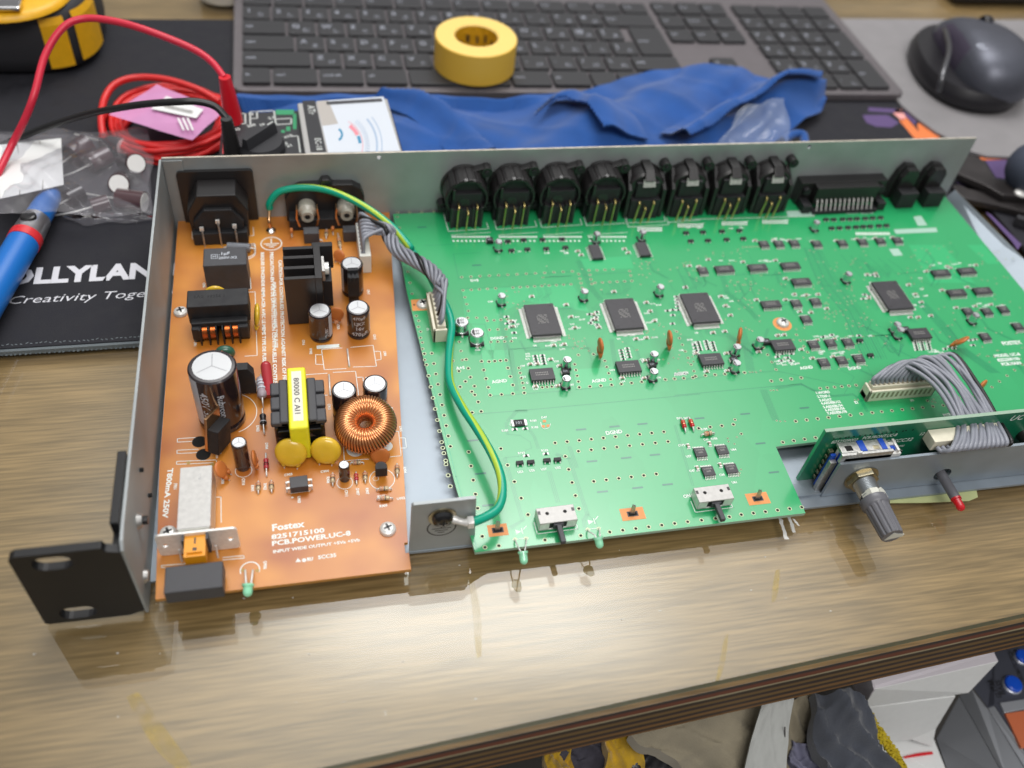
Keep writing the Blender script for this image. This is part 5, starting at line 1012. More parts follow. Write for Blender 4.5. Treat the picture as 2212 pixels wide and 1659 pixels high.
pc = P(6, 245, 1060, HB+5.5); slide_switch((pc.x, pc.y-.5, HB), .02, 'slide switch marked ON')
for tipx, basex, l1_, l2_, lab in (((992, 1425), (980, 1335), (930, 1255), (1003, 1250), 'green indicator lamp left of the slide switch'), ((1497, 1318), (1478, 1240), (1412, 1190), (1485, 1185), 'green indicator lamp right of the slide switch')):
    tip = P(5, *tipx, HB+1.0); base = P(5, *basex, HB+3.5); l1 = led('indicator_lamp', tip, base, 'led_green', r=1.55, lab=lab)
    mb = MB()
    for q, dx in ((l1_, -1.1), (l2_, 1.1)): mb.tube(spline([P(5, *q, HB), P(5, *q, HB+2.0)+V((0, -.6, 0)), base+V((dx, .8, .2)), base+V((dx*.6, -.4, 0))], 5), .28, 'tin')
    mb.build('lead_wire', l1)
    mb = MB(); mb.disc(P(5, *l1_, HB+.08), .8, 'ring', 12); mb.disc(P(5, *l2_, HB+.08), .8, 'ring', 12); mb.build('solder_pad', mboard)
# ---------------------------------------------------------------- rear connectors
zc = 24.0
def xlr_female(x):
    mb = MB(); r = 11.4
    # drum with longitudinal ribs
    n = 40; 
    def ringpts(y, f=1.0):
        o = []
        for k in range(n):
            a = 2*math.pi*k/n; rr_ = r*f
            if 60 < math.degrees(a) < 125 : rr_ += .7*f
            o.append((x+rr_*math.cos(a), y, zc+rr_*math.sin(a)))
        return o
    A, B, C_ = ringpts(-.3, 1.04), ringpts(-2, 1.04), ringpts(-2.1, .97); E_ = ringpts(-11, .97); F_ = ringpts(-12.6, .93); G_ = ringpts(-12.6, .84); H_ = ringpts(-10.2, .82)
    L = [A, B, C_, E_, F_, G_, H_]; vs = sum(L, [])
    mb.add(vs, [(i*n+k, i*n+(k+1) % n, (i+1)*n+(k+1) % n, (i+1)*n+k) for i in range(len(L)-1) for k in range(n)], 'black', False)
    mb.add(H_, [list(range(n))], 'black_matt')
    for a_ in (62, 84, 106, 128):
        ca, sa = math.cos(math.radians(a_)), math.sin(math.radians(a_)); ux, uz = -sa, ca; R1, R2 = r*.95, r*1.075
        mb.hexa([(x+R1*ca-1.4*ux, -13.4, zc+R1*sa-1.4*uz), (x+R1*ca+1.4*ux, -13.4, zc+R1*sa+1.4*uz), (x+R1*ca+1.4*ux, -2.2, zc+R1*sa+1.4*uz), (x+R1*ca-1.4*ux, -2.2, zc+R1*sa-1.4*uz), (x+R2*ca-1.4*ux, -13.0, zc+R2*sa-1.4*uz), (x+R2*ca+1.4*ux, -13.0, zc+R2*sa+1.4*uz), (x+R2*ca+1.4*ux, -2.2, zc+R2*sa+1.4*uz), (x+R2*ca-1.4*ux, -2.2, zc+R2*sa-1.4*uz)], 'black')
    mb.box(x-7.5, -12.4, zc-6, x+7.5, -5, zc+3.5, 'black_matt')
    mb.box(x-8, -14.5, HB, x+8, -4, zc-4.5, 'black_matt'); mb.box(x-9.5, -10, HB, x+9.5, -1, zc, 'black_matt')
    for dx in (-8.2, -4, 2.6, 6.8): mb.box(x+dx, -15.2, HB, x+dx+1.4, -12, zc-3.0, 'black')
    mb.cyl((x-1.5, -12.6, zc-2), (x-1.5, -7, zc-2), 3.0, 'black', 12); mb.box(x-7.6, -14, zc+1, x-6.2, -8, zc+7, 'black')
    for dx, dz in ((10.6, 10.6), (-10.8, -10)):
        mb.cyl((x+dx, -.2, zc+dz), (x+dx, -5.5, zc+dz), 2.7, 'black', 16); mb.cyl((x+dx, -5.5, zc+dz), (x+dx, -6.3, zc+dz), 1.3, 'black_matt', 12)
    mb.add([(x+3, -4.5, zc+11), (x+10, -4.5, zc+12.9), (x+10, -.2, zc+12.9), (x+3, -.2, zc+11), (x+3, -4.5, zc+6), (x+10, -4.5, zc+7), (x+10, -.2, zc+7), (x+3, -.2, zc+6)], [(0, 3, 2, 1), (0, 1, 5, 4), (1, 2, 6, 5)], 'black')
    o = mb.build('round_connector', dev, loc=(x, 0, HB), bev=.25)
    mb = MB()
    for dx, zt_, yy in ((-4.6, 13.6, -15.6), (0, 10.8, -16.8), (4.8, 13.2, -15.6)): mb.tube([(x+dx+.3, -13, HB+zt_), (x+dx+.3, yy, HB+zt_-.2), (x+dx, yy-.3, HB+zt_-2), (x+dx-.3, yy-.4, HB-.2)], .42, 'gold', 8)
    p_ = mb.build('pin', o, loc=(x, 0, HB)); p_.location = (0, 0, 0)
    return o, p_
def xlr_male(x):
    mb = MB(); r = 10.6; mb.lathe([(r+.5, -.3), (r+.5, -2), (r, -2), (r, -9), (r*.9, -10), (r*.4, -10)], 'black', (x, 0, zc), 'y', 30)
    mb.hexa([(x-2.8, -13.5, zc+8), (x+2.8, -13.5, zc+8), (x+2.6, -.5, zc+8), (x-2.6, -.5, zc+8), (x-2.4, -9.0, zc+12.2), (x+2.4, -9, zc+12.2), (x+2.4, -.5, zc+12.6), (x-2.4, -.5, zc+12.6)], 'black')
    mb.box(x-8, -13.5, HB, x+8, -2, zc-3.5, 'black_matt'); mb.box(x-6, -12, zc-4, x+6, -3, zc+6, 'black_matt')
    for s_ in (-1, 1): mb.hexa([(x+s_*9.6-1, -13.6, HB+1), (x+s_*9.6+1, -13.6, HB+1), (x+s_*9.6+1, -3, HB+1), (x+s_*9.6-1, -3, HB+1), (x+s_*9.4-1, -12.5, zc+2), (x+s_*9.4+1, -12.5, zc+2), (x+s_*8.6+1, -3, zc+9), (x+s_*8.6-1, -3, zc+9)], 'black')
    for dx, dz in ((10.6, 10.6), (-10.8, -10)):
        mb.cyl((x+dx, -.2, zc+dz), (x+dx, -5.5, zc+dz), 2.6, 'black', 16); mb.cyl((x+dx, -5.5, zc+dz), (x+dx, -6.2, zc+dz), 1.2, 'black_matt', 12)
    o = mb.build('latch_connector', dev, loc=(x, 0, HB), bev=.3)
    mb = MB(); mb.hexa([(x-3.3, -13.4, zc+4.4), (x+3.3, -13.4, zc+4.4), (x+3.3, -12.6, zc+4), (x-3.3, -12.6, zc+4), (x-3.1, -11.8, zc+8.2), (x+3.1, -11.8, zc+8.2), (x+3.1, -11, zc+7.8), (x-3.1, -11, zc+7.8)], 'white_metal')
    p_ = mb.build('latch_spring', o, loc=(x, 0, HB)); p_.location = (0, 0, 0)
    mb = MB()
    for dx, zt_, yy in ((-4.2, 11.4, -14.6), (-.8, 8.4, -15.6), (3.6, 11.4, -14.6)): mb.tube(spline([(x+dx+.5, -12.8, HB+zt_-.5), (x+dx+.5, yy+.4, HB+zt_), (x+dx+.2, yy-.6, HB+zt_-2), (x+dx-.9, yy-1.2, HB-.2)], 4), .5, 'gold', 8)
    p2 = mb.build('pin', o, loc=(x, 0, HB)); p2.location = (0, 0, 0)
    return o, p_, p2
fx = [141.6+24.0*i for i in range(8)]
xf = xlr_female(fx[0])
for x in fx[1:4]:
    o = dup(xf[0], (x, 0, HB), 0, dev); dup(xf[1], (0, 0, 0), 0, o)
xm = xlr_male(fx[4]-1.5)
for x in fx[5:8]:
    o = dup(xm[0], (x-1.8, 0, HB), 0, dev); dup(xm[1], (0, 0, 0), 0, o); dup(xm[2], (0, 0, 0), 0, o)
# multi-pin socket
mb = MB(); mb.box(327, -7, HB+.5, 379, -.1, HB+14.5, 'black'); mb.box(334.5, -12, HB+4, 372, -7.05, HB+14.3, 'black'); mb.box(334, -16.5, HB, 373, -11.5, HB+2.0, 'black_matt')
for x in (330.5, 375.8): mb.box(x-2.5, -15, HB, x+2.5, -7, HB+5, 'black_matt'); mb.cyl((x, -9.5, HB+10), (x, -7, HB+10), 2.0, 'black_matt', 14)
ds = mb.build('multi_pin_socket', dev, bev=.35, label='long black multi pin socket')
for k in range(13):
    x = 336.3+k*2.76; mb = MB(); mb.tube([(x, -11.5, HB+6.8), (x, -12.6, HB+6.8), (x-.1, -13.2, HB+6), (x-.2, -15.5, HB+2)], .36, 'tin', 6); mb.build('pin', ds)
for x in (390.5, 407.5):
    mb = MB()
    mb.prism([(x-6.2, HB), (x+7, HB), (x+7, HB+15), (x+4.6, HB+21), (x-1.8, HB+22), (x-4.5, HB+18), (x-6.2, HB+10)], -4, -.2, 'black', 'y')
    mb.prism([(x-4, HB), (x+5.8, HB), (x+5.8, HB+18), (x+4.2, HB+21), (x-1.8, HB+21), (x-4, HB+16)], -8.0, -4, 'black', 'y'); mb.prism([(x-4.4, HB), (x+6.5, HB), (x+6.5, HB+10), (x-4.4, HB+10)], -14, -8, 'black_matt', 'y')
    mb.build('optical_socket', dev, bev=.4)
# ---------------------------------------------------------------- front board, encoder, knob, lamp
mb = MB(); FY = -182.4
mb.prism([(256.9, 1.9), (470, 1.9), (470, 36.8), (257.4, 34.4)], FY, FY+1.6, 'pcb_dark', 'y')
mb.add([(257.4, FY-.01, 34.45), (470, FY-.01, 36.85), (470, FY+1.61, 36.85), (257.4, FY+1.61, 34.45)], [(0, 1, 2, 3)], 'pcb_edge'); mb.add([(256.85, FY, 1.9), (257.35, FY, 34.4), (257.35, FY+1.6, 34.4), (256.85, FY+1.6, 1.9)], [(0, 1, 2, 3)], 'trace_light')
def ftxt(s_, r, x, y, h, fit=None, sh=.2):
    q = PY(r, x, y, FY-.03); mb.text(s_, q, h, 'silk', (.9998, 0, .011), (0, 0, 1), shear=sh, fit=fit, bold=.01)
ftxt('8252509002', 6, 985, 752, 1.9, (PY(6, 1153, 735, FY)-PY(6, 985, 752, FY)).length); ftxt('PCB.FRONT.UC-8', 6, 1182, 727, 1.9, (PY(6, 1403, 703, FY)-PY(6, 1182, 727, FY)).length)
ftxt('SCC32', 6, 1378, 746, 2.2); ftxt('RU', 6, 1330, 746, 1.9); ftxt('UC-8', 6, 2110, 608, 3.4, sh=.35); ftxt('D902', 6, 1398, 775, 1.2); ftxt('12', 6, 1542, 700, 1.8)
q = PY(6, 1275, 752, FY-.03); mb.add([q, q+V((2.4, 0, 0)), q+V((1.2, 0, 1.9))], [(0, 1, 2)], 'silk'); q = PY(6, 1318, 742, FY-.03); mb.add([q+V((.8*math.cos(a), 0, .8*math.sin(a))) for a in [k*math.pi/5 for k in range(10)]], [list(range(10))], 'silk')
for k in range(16):
    q = PY(6, 1010+k*33+random.uniform(-8, 8), 722-k*3.8, FY-.02); mb.add([q+V((.45*math.cos(a), 0, .45*math.sin(a))) for a in [j*math.pi/4 for j in range(8)]], [list(range(8))], 'hole')
fb = mb.build('front_circuit_board', dev, label='dark green circuit board standing upright at the front')
mb = MB(); q0_ = PY(6, 1560, 690, FY-3.2)
mb.prism([(297.5, 19.2), (340, 19.8), (340, 31.5), (297.5, 30.8)], FY-.1-6.5, FY-.1, 'beige', 'y')
FHX0 = PY(6, 1615, 760, FY-6.5).x; print('front header', PY(6, 1560, 690, FY-.1), PY(6, 1645, 790, FY-6.5), PY(6, 2060, 735, FY-6.5))
M_fh = mb
bpy_fh = None
HX0 = PY(6, 1615, 790, FY-6.5).x; HX1 = PY(6, 2062, 735, FY-6.5).x; HZ0 = PY(6, 1645, 792, FY-6.5).z; 
mb = MB(); mb.hexa([(HX0, FY-6.6, HZ0), (HX1, FY-6.6, HZ0+.5), (HX1, FY-.1, HZ0+.5), (HX0, FY-.1, HZ0), (HX0, FY-6.6, HZ0+5.6), (HX1, FY-6.6, HZ0+6.1), (HX1, FY-.1, HZ0+6.1), (HX0, FY-.1, HZ0+5.6)], 'beige')
fh = mb.build('wire_header', dev, bev=.3, label='beige wire header on the upright front board')
mb = MB()
for x, z in ((276, 30), (296, 24), (348, 26)):
    q = PY(6, 1405, 797, FY); 
q = PY(6, 1408, 797, FY); mb.box(q.x-1.3, FY-1.3, q.z-.9, q.x+1.3, FY-.05, q.z+.9, 'black_matt'); mb.box(q.x-2, FY-.4, q.z-.3, q.x+2, FY-.05, q.z+.3, 'tin'); mb.build('tiny_transistor', fb)
mb = MB(); q = PY(6, 2205, 690, FY); mb.cyl((q.x, FY, q.z), (q.x, FY-5, q.z), 3, 'black', 16); mb.build('push_switch', fb)
# encoder
ex, ez = 277.2, 13.4
mb = MB(); ex0, ex1 = 263, 288
mb.box(265.4, FYP+.7, 6.2, 290.6, FYP+2.4, 26.2, 'tin'); mb.box(265.6, FYP+6.2, 6, 290.4, FY-.2, 26, 'blue_plastic') if False else None
mb.box(264.8, FYP+2.6, 6.2, 289.8, FYP+4.4, 27.0, 'blue_plastic'); mb.box(264.4, FYP+4.5, 6.0, 290, FYP+6, 27.4, 'tin'); 
enc = mb.build('rotary_switch', dev, bev=.25, label='metal and blue rotary switch behind the front plate')
mb = MB()
mb.box(263.6, FYP+.7, 23.6, 286.5, FYP+2.0, 28.2, 'dull_tin'); mb.box(264.2, FYP+2.2, 26.6, 285.8, FYP+7.4, 28.0, 'dull_tin'); mb.box(266.5, FYP+3, 27.9, 269.5, FYP+5.5, 28.15, 'hole'); mb.box(278.5, FYP+2.6, 27.9, 281.2, FYP+4.5, 28.15, 'brass'); mb.box(272.5, FYP+2.1, 27.8, 275.3, FYP+7.5, 28.35, 'blue_plastic'); mb.box(282.0, FYP+2.1, 27.8, 284.3, FYP+7.5, 28.35, 'blue_plastic'); mb.box(270, FYP+.6, 28.3, 272, FYP+1.4, 29.5, 'tin'); mb.box(288.4, FYP+1, 22, 289.4, FYP+7, 28.0, 'tin')
mb.build('metal_clip', enc, bev=.2)
mb = MB()
for k in range(6): mb.box(262.4, FYP+6.4, 5+k*3.4, 264.3, FYP+8.2, 6.6+k*3.4, 'brass')
mb.box(261.5, FYP+2, 2.5, 264.3, FYP+4, 22, 'dull_tin'); mb.box(262.0, FYP+4.1, 3.5, 264.2, FYP+5.4, 24, 'blue_plastic'); mb.build('contact', enc, bev=.15)
yk = FYP-.7
mb = MB(); mb.add([], [], 'brass')
hexr = 6.6; mb.T = Matrix.Translation((ex, yk, ez)); mb.prism([(hexr*math.cos(math.radians(60*k+12)), hexr*math.sin(math.radians(60*k+12))) for k in range(6)], -2.6, -.1, 'brass', 'y')
mb.lathe([(7.2, -.05), (7.2, -.5), (4, -.5)], 'brass', (0, 0, 0), 'y', 30); mb.T = Matrix.Identity(4); mb.build('hex_nut', enc, bev=.25)
mb = MB(); pr = []
for k in range(9): pr += [(4.6, -2.6-k*.72), (4.25, -2.6-k*.72-.36)]
pr.append((4.6, -9.4)); pr.append((0.01, -9.4)); mb.lathe(pr, 'thread', (ex, yk, ez), 'y', 28); mb.cyl((ex, yk-9.3, ez), (ex, yk-12.2, ez), 3.0, 'dull_tin', 20)
mb.build('threaded_bush', enc)
# knob, tilted like the photo: axis from the bush outwards
ka = V((ex, yk-10.6, ez)); 
kt = PY(19, 1090, 440, yk-30)
print('knob base', ka, 'knob tip at', kt, [ (Y, PY(19, 1090, 440, Y)) for Y in (-212, -216, -220, -224)])
KL = 17.5
mb = MB(); nk = 48
def kring(y, r, fl=0):
    o = []
    for k in range(nk):
        a = 2*math.pi*k/nk; rr_ = r-(fl if k % 4 in (0,) else 0)+(0 if k % 4 else 0); o.append((rr_*math.cos(a), y, rr_*math.sin(a)))
    return o
L = [kring(0, 5.2), kring(-.3, 5.6), kring(-3.4, 5.6), kring(-3.8, 5.2), kring(-4.4, 4.9, .55), kring(-KL+.8, 4.5, .55), kring(-KL, 4.2, .3)]
vs = sum(L, []); mb.T = Matrix.Translation(ka) @ Matrix.Rotation(math.radians(-0), 4, 'Z')
mb.add(vs, [(i*nk+k, i*nk+(k+1) % nk, (i+1)*nk+(k+1) % nk, (i+1)*nk+k) for i in range(len(L)-1) for k in range(nk)], 'knob', True); mb.add(L[-1], [list(range(nk))], 'knob'); mb.add(L[0], [list(range(nk))[::-1]], 'knob')
mb.T = Matrix.Identity(4); kn = mb.build('knob', enc, bev=.12, label='ribbed grey knob with a white pointer end')
mb = MB(); mb.T = Matrix.Translation(ka); mb.prism([(-2.6, -2.2), (4.6, -.6), (4.6, .9), (1.4, 1.6), (-.6, 2.6)], -KL-.25, -KL-.02, 'knob_white', 'y'); mb.prism([(1.6, 4), (5.2, 1.0), (5.6, 2.0), (2.6, 5.0)], 2*0-1.2, 2.2, 'knob_white', 'y'); mb.prism([(-4.4, 1.0), (-1, 1.0), (1.0, 4.9), (-2.4, 4.9)], -.6, 2.4, 'knob_white', 'y'); mb.T = Matrix.Identity(4); mb.build('white_insert', enc)
# red lamp on black tube
lx, lz = 316.8, 9.0
d = V((0, -1, 0)); b0 = V((lx, FYP+6, lz)); 
tipz = PY(19, 1690, 270, -217); print('red tip', [(Y, PY(19, 1690, 270, Y)) for Y in (-208, -212, -216, -220)])
e1 = V((lx, -203.5, lz-.2))
mb = MB(); mb.cyl(b0, e1, 2.1, 'knob', 24); lt = mb.build('lamp_holder', dev, bev=.25, label='black tube holding the red lamp')
led('red_lamp', e1+V((0, -6.0, -.3)), e1, 'led_red', parent=lt, r=1.75)
# ---------------------------------------------------------------- earth bracket at the front between the boards
mb = MB(); BY = -195
mb.plate([(92, 1.6), (117, .8), (116.8, 4), (115.4, 32.6), (93, 32.4), (92.4, 31.5)], [], 1.3, 'steel', (0, BY, 0), (1, 0, 0), (0, 0, 1)); mb.box(95, BY, .9, 116, BY+8, 1.9, 'steel')
eb = mb.build('earth_bracket', dev, bev=.15, label='grey metal tab with an engraved earth symbol')
mb = MB(); scx, scz = 103.6, 23.6; fy_ = BY-.68
def rgy(cx, cz, r0, r1, y, m, a0=0, a1=360, n=36):
    vs = []
    for k in range(n+1):
        a = math.radians(a0+(a1-a0)*k/n); vs += [(cx+r0*math.cos(a), y, cz+r0*math.sin(a)), (cx+r1*math.cos(a), y, cz+r1*math.sin(a))]
    mb.add(vs, [(2*k, 2*k+1, 2*k+3, 2*k+2) for k in range(n)], m)
sz = 16.2; rgy(scx, sz, 4.9, 5.5, fy_, 'black')
for z_, w_ in ((sz-.6, 3.6), (sz-1.9, 2.5), (sz-3.2, 1.3)): mb.add([(scx-w_, fy_, z_-.25), (scx+w_, fy_, z_-.25), (scx+w_, fy_, z_+.25), (scx-w_, fy_, z_+.25)], [(0, 1, 2, 3)], 'black')
mb.add([(scx-.25, fy_, sz-.5), (scx+.25, fy_, sz-.5), (scx+.25, fy_, sz+4.5), (scx-.25, fy_, sz+4.5)], [(0, 1, 2, 3)], 'black')
mb.build('earth_symbol', eb)
mb = MB(); mb.lathe([(5.2, -.1), (5.2, -.6), (3, -.75)], 'brass', (scx, BY-.65, scz), 'y', 24); mb.lathe([(3.9, -.7), (4.0, -1.1), (3.6, -2.4), (2.4, -3.2), (.8, -3.4), (.01, -3.4)], 'black_gloss', (scx, BY-.65, scz), 'y', 24); mb.cyl((scx-.4, BY+.6, scz), (scx-.4, BY+5, scz), 1.7, 'black', 12)
for a in (0, 90):
    c_, s_ = math.cos(math.radians(a)), math.sin(math.radians(a)); mb.box(scx-1.6*c_-.3*s_, BY-4.12, scz-1.6*s_-.3*c_, scx+1.6*c_+.3*s_, BY-4.02, scz+1.6*s_+.3*c_, 'hole')
mb.build('earth_screw', eb)
mb = MB(); tx = V((scx+2, BY-1.2, scz-.2)); te = V((112.6, BY-3.2, scz-2.2))
mb.tube(spline([tx, (tx+te)/2+V((.8, -.9, .2)), te], 5), 1.4, 'tin', 10, rs=[1.6]*4+[1.3]*4+[1.5]*3); mb.box(te.x-.2, te.y-1.7, te.z-1.6, te.x+2.2, te.y+1.7, te.z+1.9, 'tin'); rt = mb.build('ring_terminal', dev, bev=.3)
# ---------------------------------------------------------------- green-yellow earth wire
wp = [P(1, 882, 430, HB+9.5), P(1, 885, 385, HB+13), P(1, 950, 310, HB+18), P(1, 1080, 280, HB+20), P(1, 1250, 285, HB+20.5), P(1, 1420, 335, HB+20), P(1, 1620, 440, HB+18), P(1, 1790, 570, HB+15), P(1, 1920, 720, HB+12), P(3, 215, 800, HB+10), P(3, 330, 950, HB+8), P(3, 405, 1080, HB+7), P(3, 480, 1220, HB+6), P(3, 508, 1330, HB+5), P(3, 500, 1430, HB+5), P(5, 490, 60, HB+5.5), P(5, 500, 220, HB+6.5), P(5, 580, 380, HB+8.5), P(5, 680, 530, HB+10.5), P(5, 770, 680, HB+12), P(5, 830, 820, HB+12.5), P(5, 845, 950, HB+12), P(5, 815, 1050, HB+12), P(5, 740, 1105, HB+12), P(5, 680, 1112, HB+12)]
wp[-1] = te+V((1.6, 0, 0)); 
path = spline(wp, 7)
mb = MB(); n = 12; u = None; vs = []; tw = 0
for i, p in enumerate(path):
    t_ = (path[min(i+1, len(path)-1)]-path[max(i-1, 0)]).normalized()
    if u is None: u = t_.orthogonal().normalized()
    u = (u-t_*u.dot(t_)).normalized(); b_ = t_.cross(u); tw += .055
    for k in range(n):
        a = 2*math.pi*k/n+tw; vs.append(p+(u*math.cos(a)+b_*math.sin(a))*1.75)
fs = [(i*n+k, i*n+(k+1) % n, (i+1)*n+(k+1) % n, (i+1)*n+k) for i in range(len(path)-1) for k in range(n)]
mb.add(vs, [f for i, f in enumerate(fs) if i % n not in (0, 1)], 'wire_green', True); mb.add(vs, [f for i, f in enumerate(fs) if i % n in (0, 1)], 'wire_yellow', True)
mb.build('earth_wire', dev, label='green wire with a yellow stripe arching from the inlet to the front tab', weld=True)
# ---------------------------------------------------------------- twisted grey wires
def Pq(r, x, y, h): return P(r, x, y, HB+h)
cp = spline([Pq(1, 1680, 570, 17), Pq(1, 1760, 600, 16), Pq(3, 90, 730, 14), Pq(3, 150, 830, 13), Pq(3, 260, 895, 14), Pq(3, 350, 950, 15), Pq(3, 420, 1020, 15), Pq(3, 452, 1080, 14.5)], 10)
NW = 8
def strand(k):
    ph = 2*math.pi*k/7
    start = V((87.9, -42.4+k*2.9, HB+9)); pts = [start, start+V((.2, .2, 5)), start+V((1.2, .6+(3.5-k)*.4, 8.5))]
    u = None
    for i, p in enumerate(cp):
        t_ = (cp[min(i+1, len(cp)-1)]-cp[max(i-1, 0)]).normalized()
        if u is None: u = V((0, 0, 1))
        u = (u-t_*u.dot(t_)).normalized(); b_ = t_.cross(u); a = ph+i*.20+.3
        f = i/(len(cp)-1); R = 2.6
        if k == 7: R = 0.3
        if 3 < i < len(cp)-4 and i % 2 == 0: pts.append(p+(u*math.cos(a)+b_*math.sin(a))*R)
    end = V((117.4, -91+((k*3) % 8)*2.85, HB+8))
    last = pts[-1]; pts += [V((end.x+3.2, (end.y+last.y*1.2)/2.2, HB+14.5)), end+V((1.2, .4, 4)), end]
    return spline(pts, 4)
for k in range(8):
    mb = MB(); mb.tube(strand(k), .93, 'wire_black' if k == 6 else 'wire_grey', 8); mb.build('black_wire' if k == 6 else 'grey_wire', dev)
# ---------------------------------------------------------------- beige 13 way header and grey wire loom to the front board
A0 = P(6, 1205, 488, HB); A1 = P(6, 1620, 458, HB)
hx0_, hx1_ = A0.x, A1.x+.8; hy = A0.y
mb = MB(); mb.box(hx0_, hy, HB, hx1_, hy+1.1, HB+6.6, 'beige'); mb.box(hx0_, hy+1, HB, hx1_, hy+5.6, HB+3, 'beige'); mb.box(hx0_, hy, HB, hx0_+1.1, hy+6.0, HB+6.6, 'beige'); mb.box(hx1_-1.1, hy, HB, hx1_, hy+6, HB+6.6, 'beige'); mb.box(hx0_+1.4, hy+1.8, HB+2, hx1_-1.4, hy+5.6, HB+8.0, 'beige')
h3 = mb.build('wire_header', dev, bev=.25, label='long beige wire header in front of the white numbered list')
mb = MB(); dxh = (hx1_-hx0_-3)/13
for k in range(13): x = hx0_+1.9+k*dxh; mb.box(x, hy-.05, HB+2.2, x+dxh*.48, hy+.05, HB+5.6, 'beige_dark'); mb.box(x, hy+2.4, HB+7.95, x+dxh*.48, hy+4.8, HB+8.15, 'beige_dark')
mb.build('socket', h3)
mb = MB()
for k in range(13): x = hx0_+2.2+k*dxh; mb.tube([(x, hy+3.6, HB+8), (x+.2, hy+4.5, HB+8.6)], .5, 'copper_tab', 6)
mb.build('crimp', h3)
for k in range(14):
    f = k/13
    st = V((hx0_+2.2+f*(hx1_-hx0_-4.2), hy+3.8, HB+8))
    # crest points measured on the photo, from the left wire to the black one
    cr1 = P(17, 150+f*560, 420-f*100+ (30 if k < 3 else 0)*0, HB+15+3.5*math.sin(math.pi*f)) 
    mid = P(17, 520+f*460+(k % 3)*14, 640-f*10+(k % 2)*16, HB+19-1.5*f)
    low = P(17, 780+f*440, 1080-f*60+(k % 2)*10, HB+21-1*f)
    low2 = P(17, 800+f*470, 1220-f*20, HB+19)
    en = V((HX0+1.8+f*(HX1-HX0-3.0), FY-7.2, HZ0+2.8+.4*f))
    jt = lambda a: V((random.uniform(-a, a), random.uniform(-a, a)*.5, random.uniform(-a, a)))
    pts = [st, st+V((.4, .8, 3.2)), cr1+jt(.9), mid+jt(1.3), low+jt(.8), en+V((3.5-2.5*f, -3.2, 3.6)), en+V((1.0-.5*f, -2.4, .2)), en]
    mb = MB(); mb.tube(spline(pts, 7), .95, 'wire_black' if k == 13 else 'wire_grey', 8); mb.build('black_wire' if k == 13 else 'grey_wire', dev)
# green masking tape under the front edge
mb = MB(); tp = [P(19, *q, .15) for q in ((460, 235), (700, 228), (870, 232), (1050, 228), (1400, 225), (1770, 210), (1838, 180), (1820, 90), (1780, 55), (1500, 80))]
tp2 = tp[:9]+[V((tp[8].x-6, tp[8].y+12, .15)), V((tp[0].x, tp[0].y+20, .15))]
n = len(tp2); mb.add([V((p.x, p.y, .35)) for p in tp2]+[V((p.x, p.y, .02)) for p in tp2], [list(range(n)), list(range(n, 2*n))[::-1]]+[(i, (i+1) % n, n+(i+1) % n, n+i) for i in range(n)], 'green_tape')
o = mb.build('masking_tape'); tag(o, 'strip of pale green masking tape stuck on the table under the front plate', 'tape')
# ================================================================ things around the unit
random.seed(3)
mat('mat_black', (.018, .018, .023), .75, spec=.3, noise=.15, nscale=120, bump=.3, bscale=2200)
mat('mat_print', (.62, .62, .66), .6)
mat('mat_stitch', (.12, .14, .15), .8, bump=.4, bscale=1500)
mat('pad_grey', (.23, .22, .225), .8, noise=.05, nscale=80)
mat('purple', (.10, .06, .17), .8); mat('mat_orange', (.75, .19, .05), .7); mat('mat_pink', (.8, .35, .33), .7)
mat('key_base', (.15, .135, .142), .5, .4, noise=.06); mat('key_cap', (.030, .030, .033), .45, bump=.05, bscale=2500); mat('key_print', (.34, .36, .42), .6)
mat('cloth_blue', (.020, .082, .29), .95, spec=.15, sheen=.3, noise=.12, nscale=60, bump=.3, bscale=1600)
mat('roll_yellow', (.82, .50, .06), .5, bump=.03); mat('roll_side', (.86, .60, .17), .6); mat('roll_core', (.62, .34, .01), .55, noise=.2)
mat('tool_yellow', (.80, .42, .01), .4, noise=.05); mat('rubber', (.022, .022, .026), .65, bump=.1, bscale=2000)
mat('lead_red', (.62, .02, .05), .4); mat('coil_red', (.66, .02, .02), .4); mat('plug_red', (.62, .008, .02), .35)
mat('pen_blue', (.01, .15, .52), .3); mat('pen_silver', (.5, .5, .52), .32, .9); mat('pen_red', (.65, .03, .04), .25)
mat('meter_body', (.022, .022, .026), .5); mat('meter_print', (.5, .52, .5), .6); mat('meter_green', (.03, .28, .12), .6); mat('meter_red', (.7, .05, .06), .6); mat('meter_face', (.62, .66, .72), .35); mat('meter_frame', (.42, .41, .40), .25); mat('scale_blue', (.05, .25, .42), .6); mat('scale_soft', (.35, .45, .6), .6); mat('scale_red', (.75, .25, .3), .6); mat('meter_mirror', (.45, .42, .39), .3)
mat('mouse_top', (.10, .105, .13), .42, .55, noise=.04); mat('mouse_dark', (.012, .011, .014), .4); mat('mouse_side', (.045, .035, .06), .5); mat('mouse_right', (.17, .17, .18), .28, .8)
mat('cutter', (.045, .04, .04), .45, .6, noise=.2, nscale=60); mat('bulb_blue', (.05, .06, .09), .7, bump=.1)
mat('cream', (.5, .47, .41), .7)
m, t = simple_mat('clear_film')
o_ = t.nodes.new('ShaderNodeOutputMaterial'); mx = t.nodes.new('ShaderNodeMixShader'); tr_n = t.nodes.new('ShaderNodeBsdfTransparent'); gl = t.nodes.new('ShaderNodeBsdfGlossy'); lw = t.nodes.new('ShaderNodeLayerWeight'); mx2 = t.nodes.new('ShaderNodeMixShader'); df = t.nodes.new('ShaderNodeBsdfDiffuse')
tr_n.inputs[0].default_value = (.93, .93, .95, 1); gl.inputs['Roughness'].default_value = .06; lw.inputs[0].default_value = .18; df.inputs[0].default_value = (.6, .58, .62, 1); mx2.inputs[0].default_value = .12
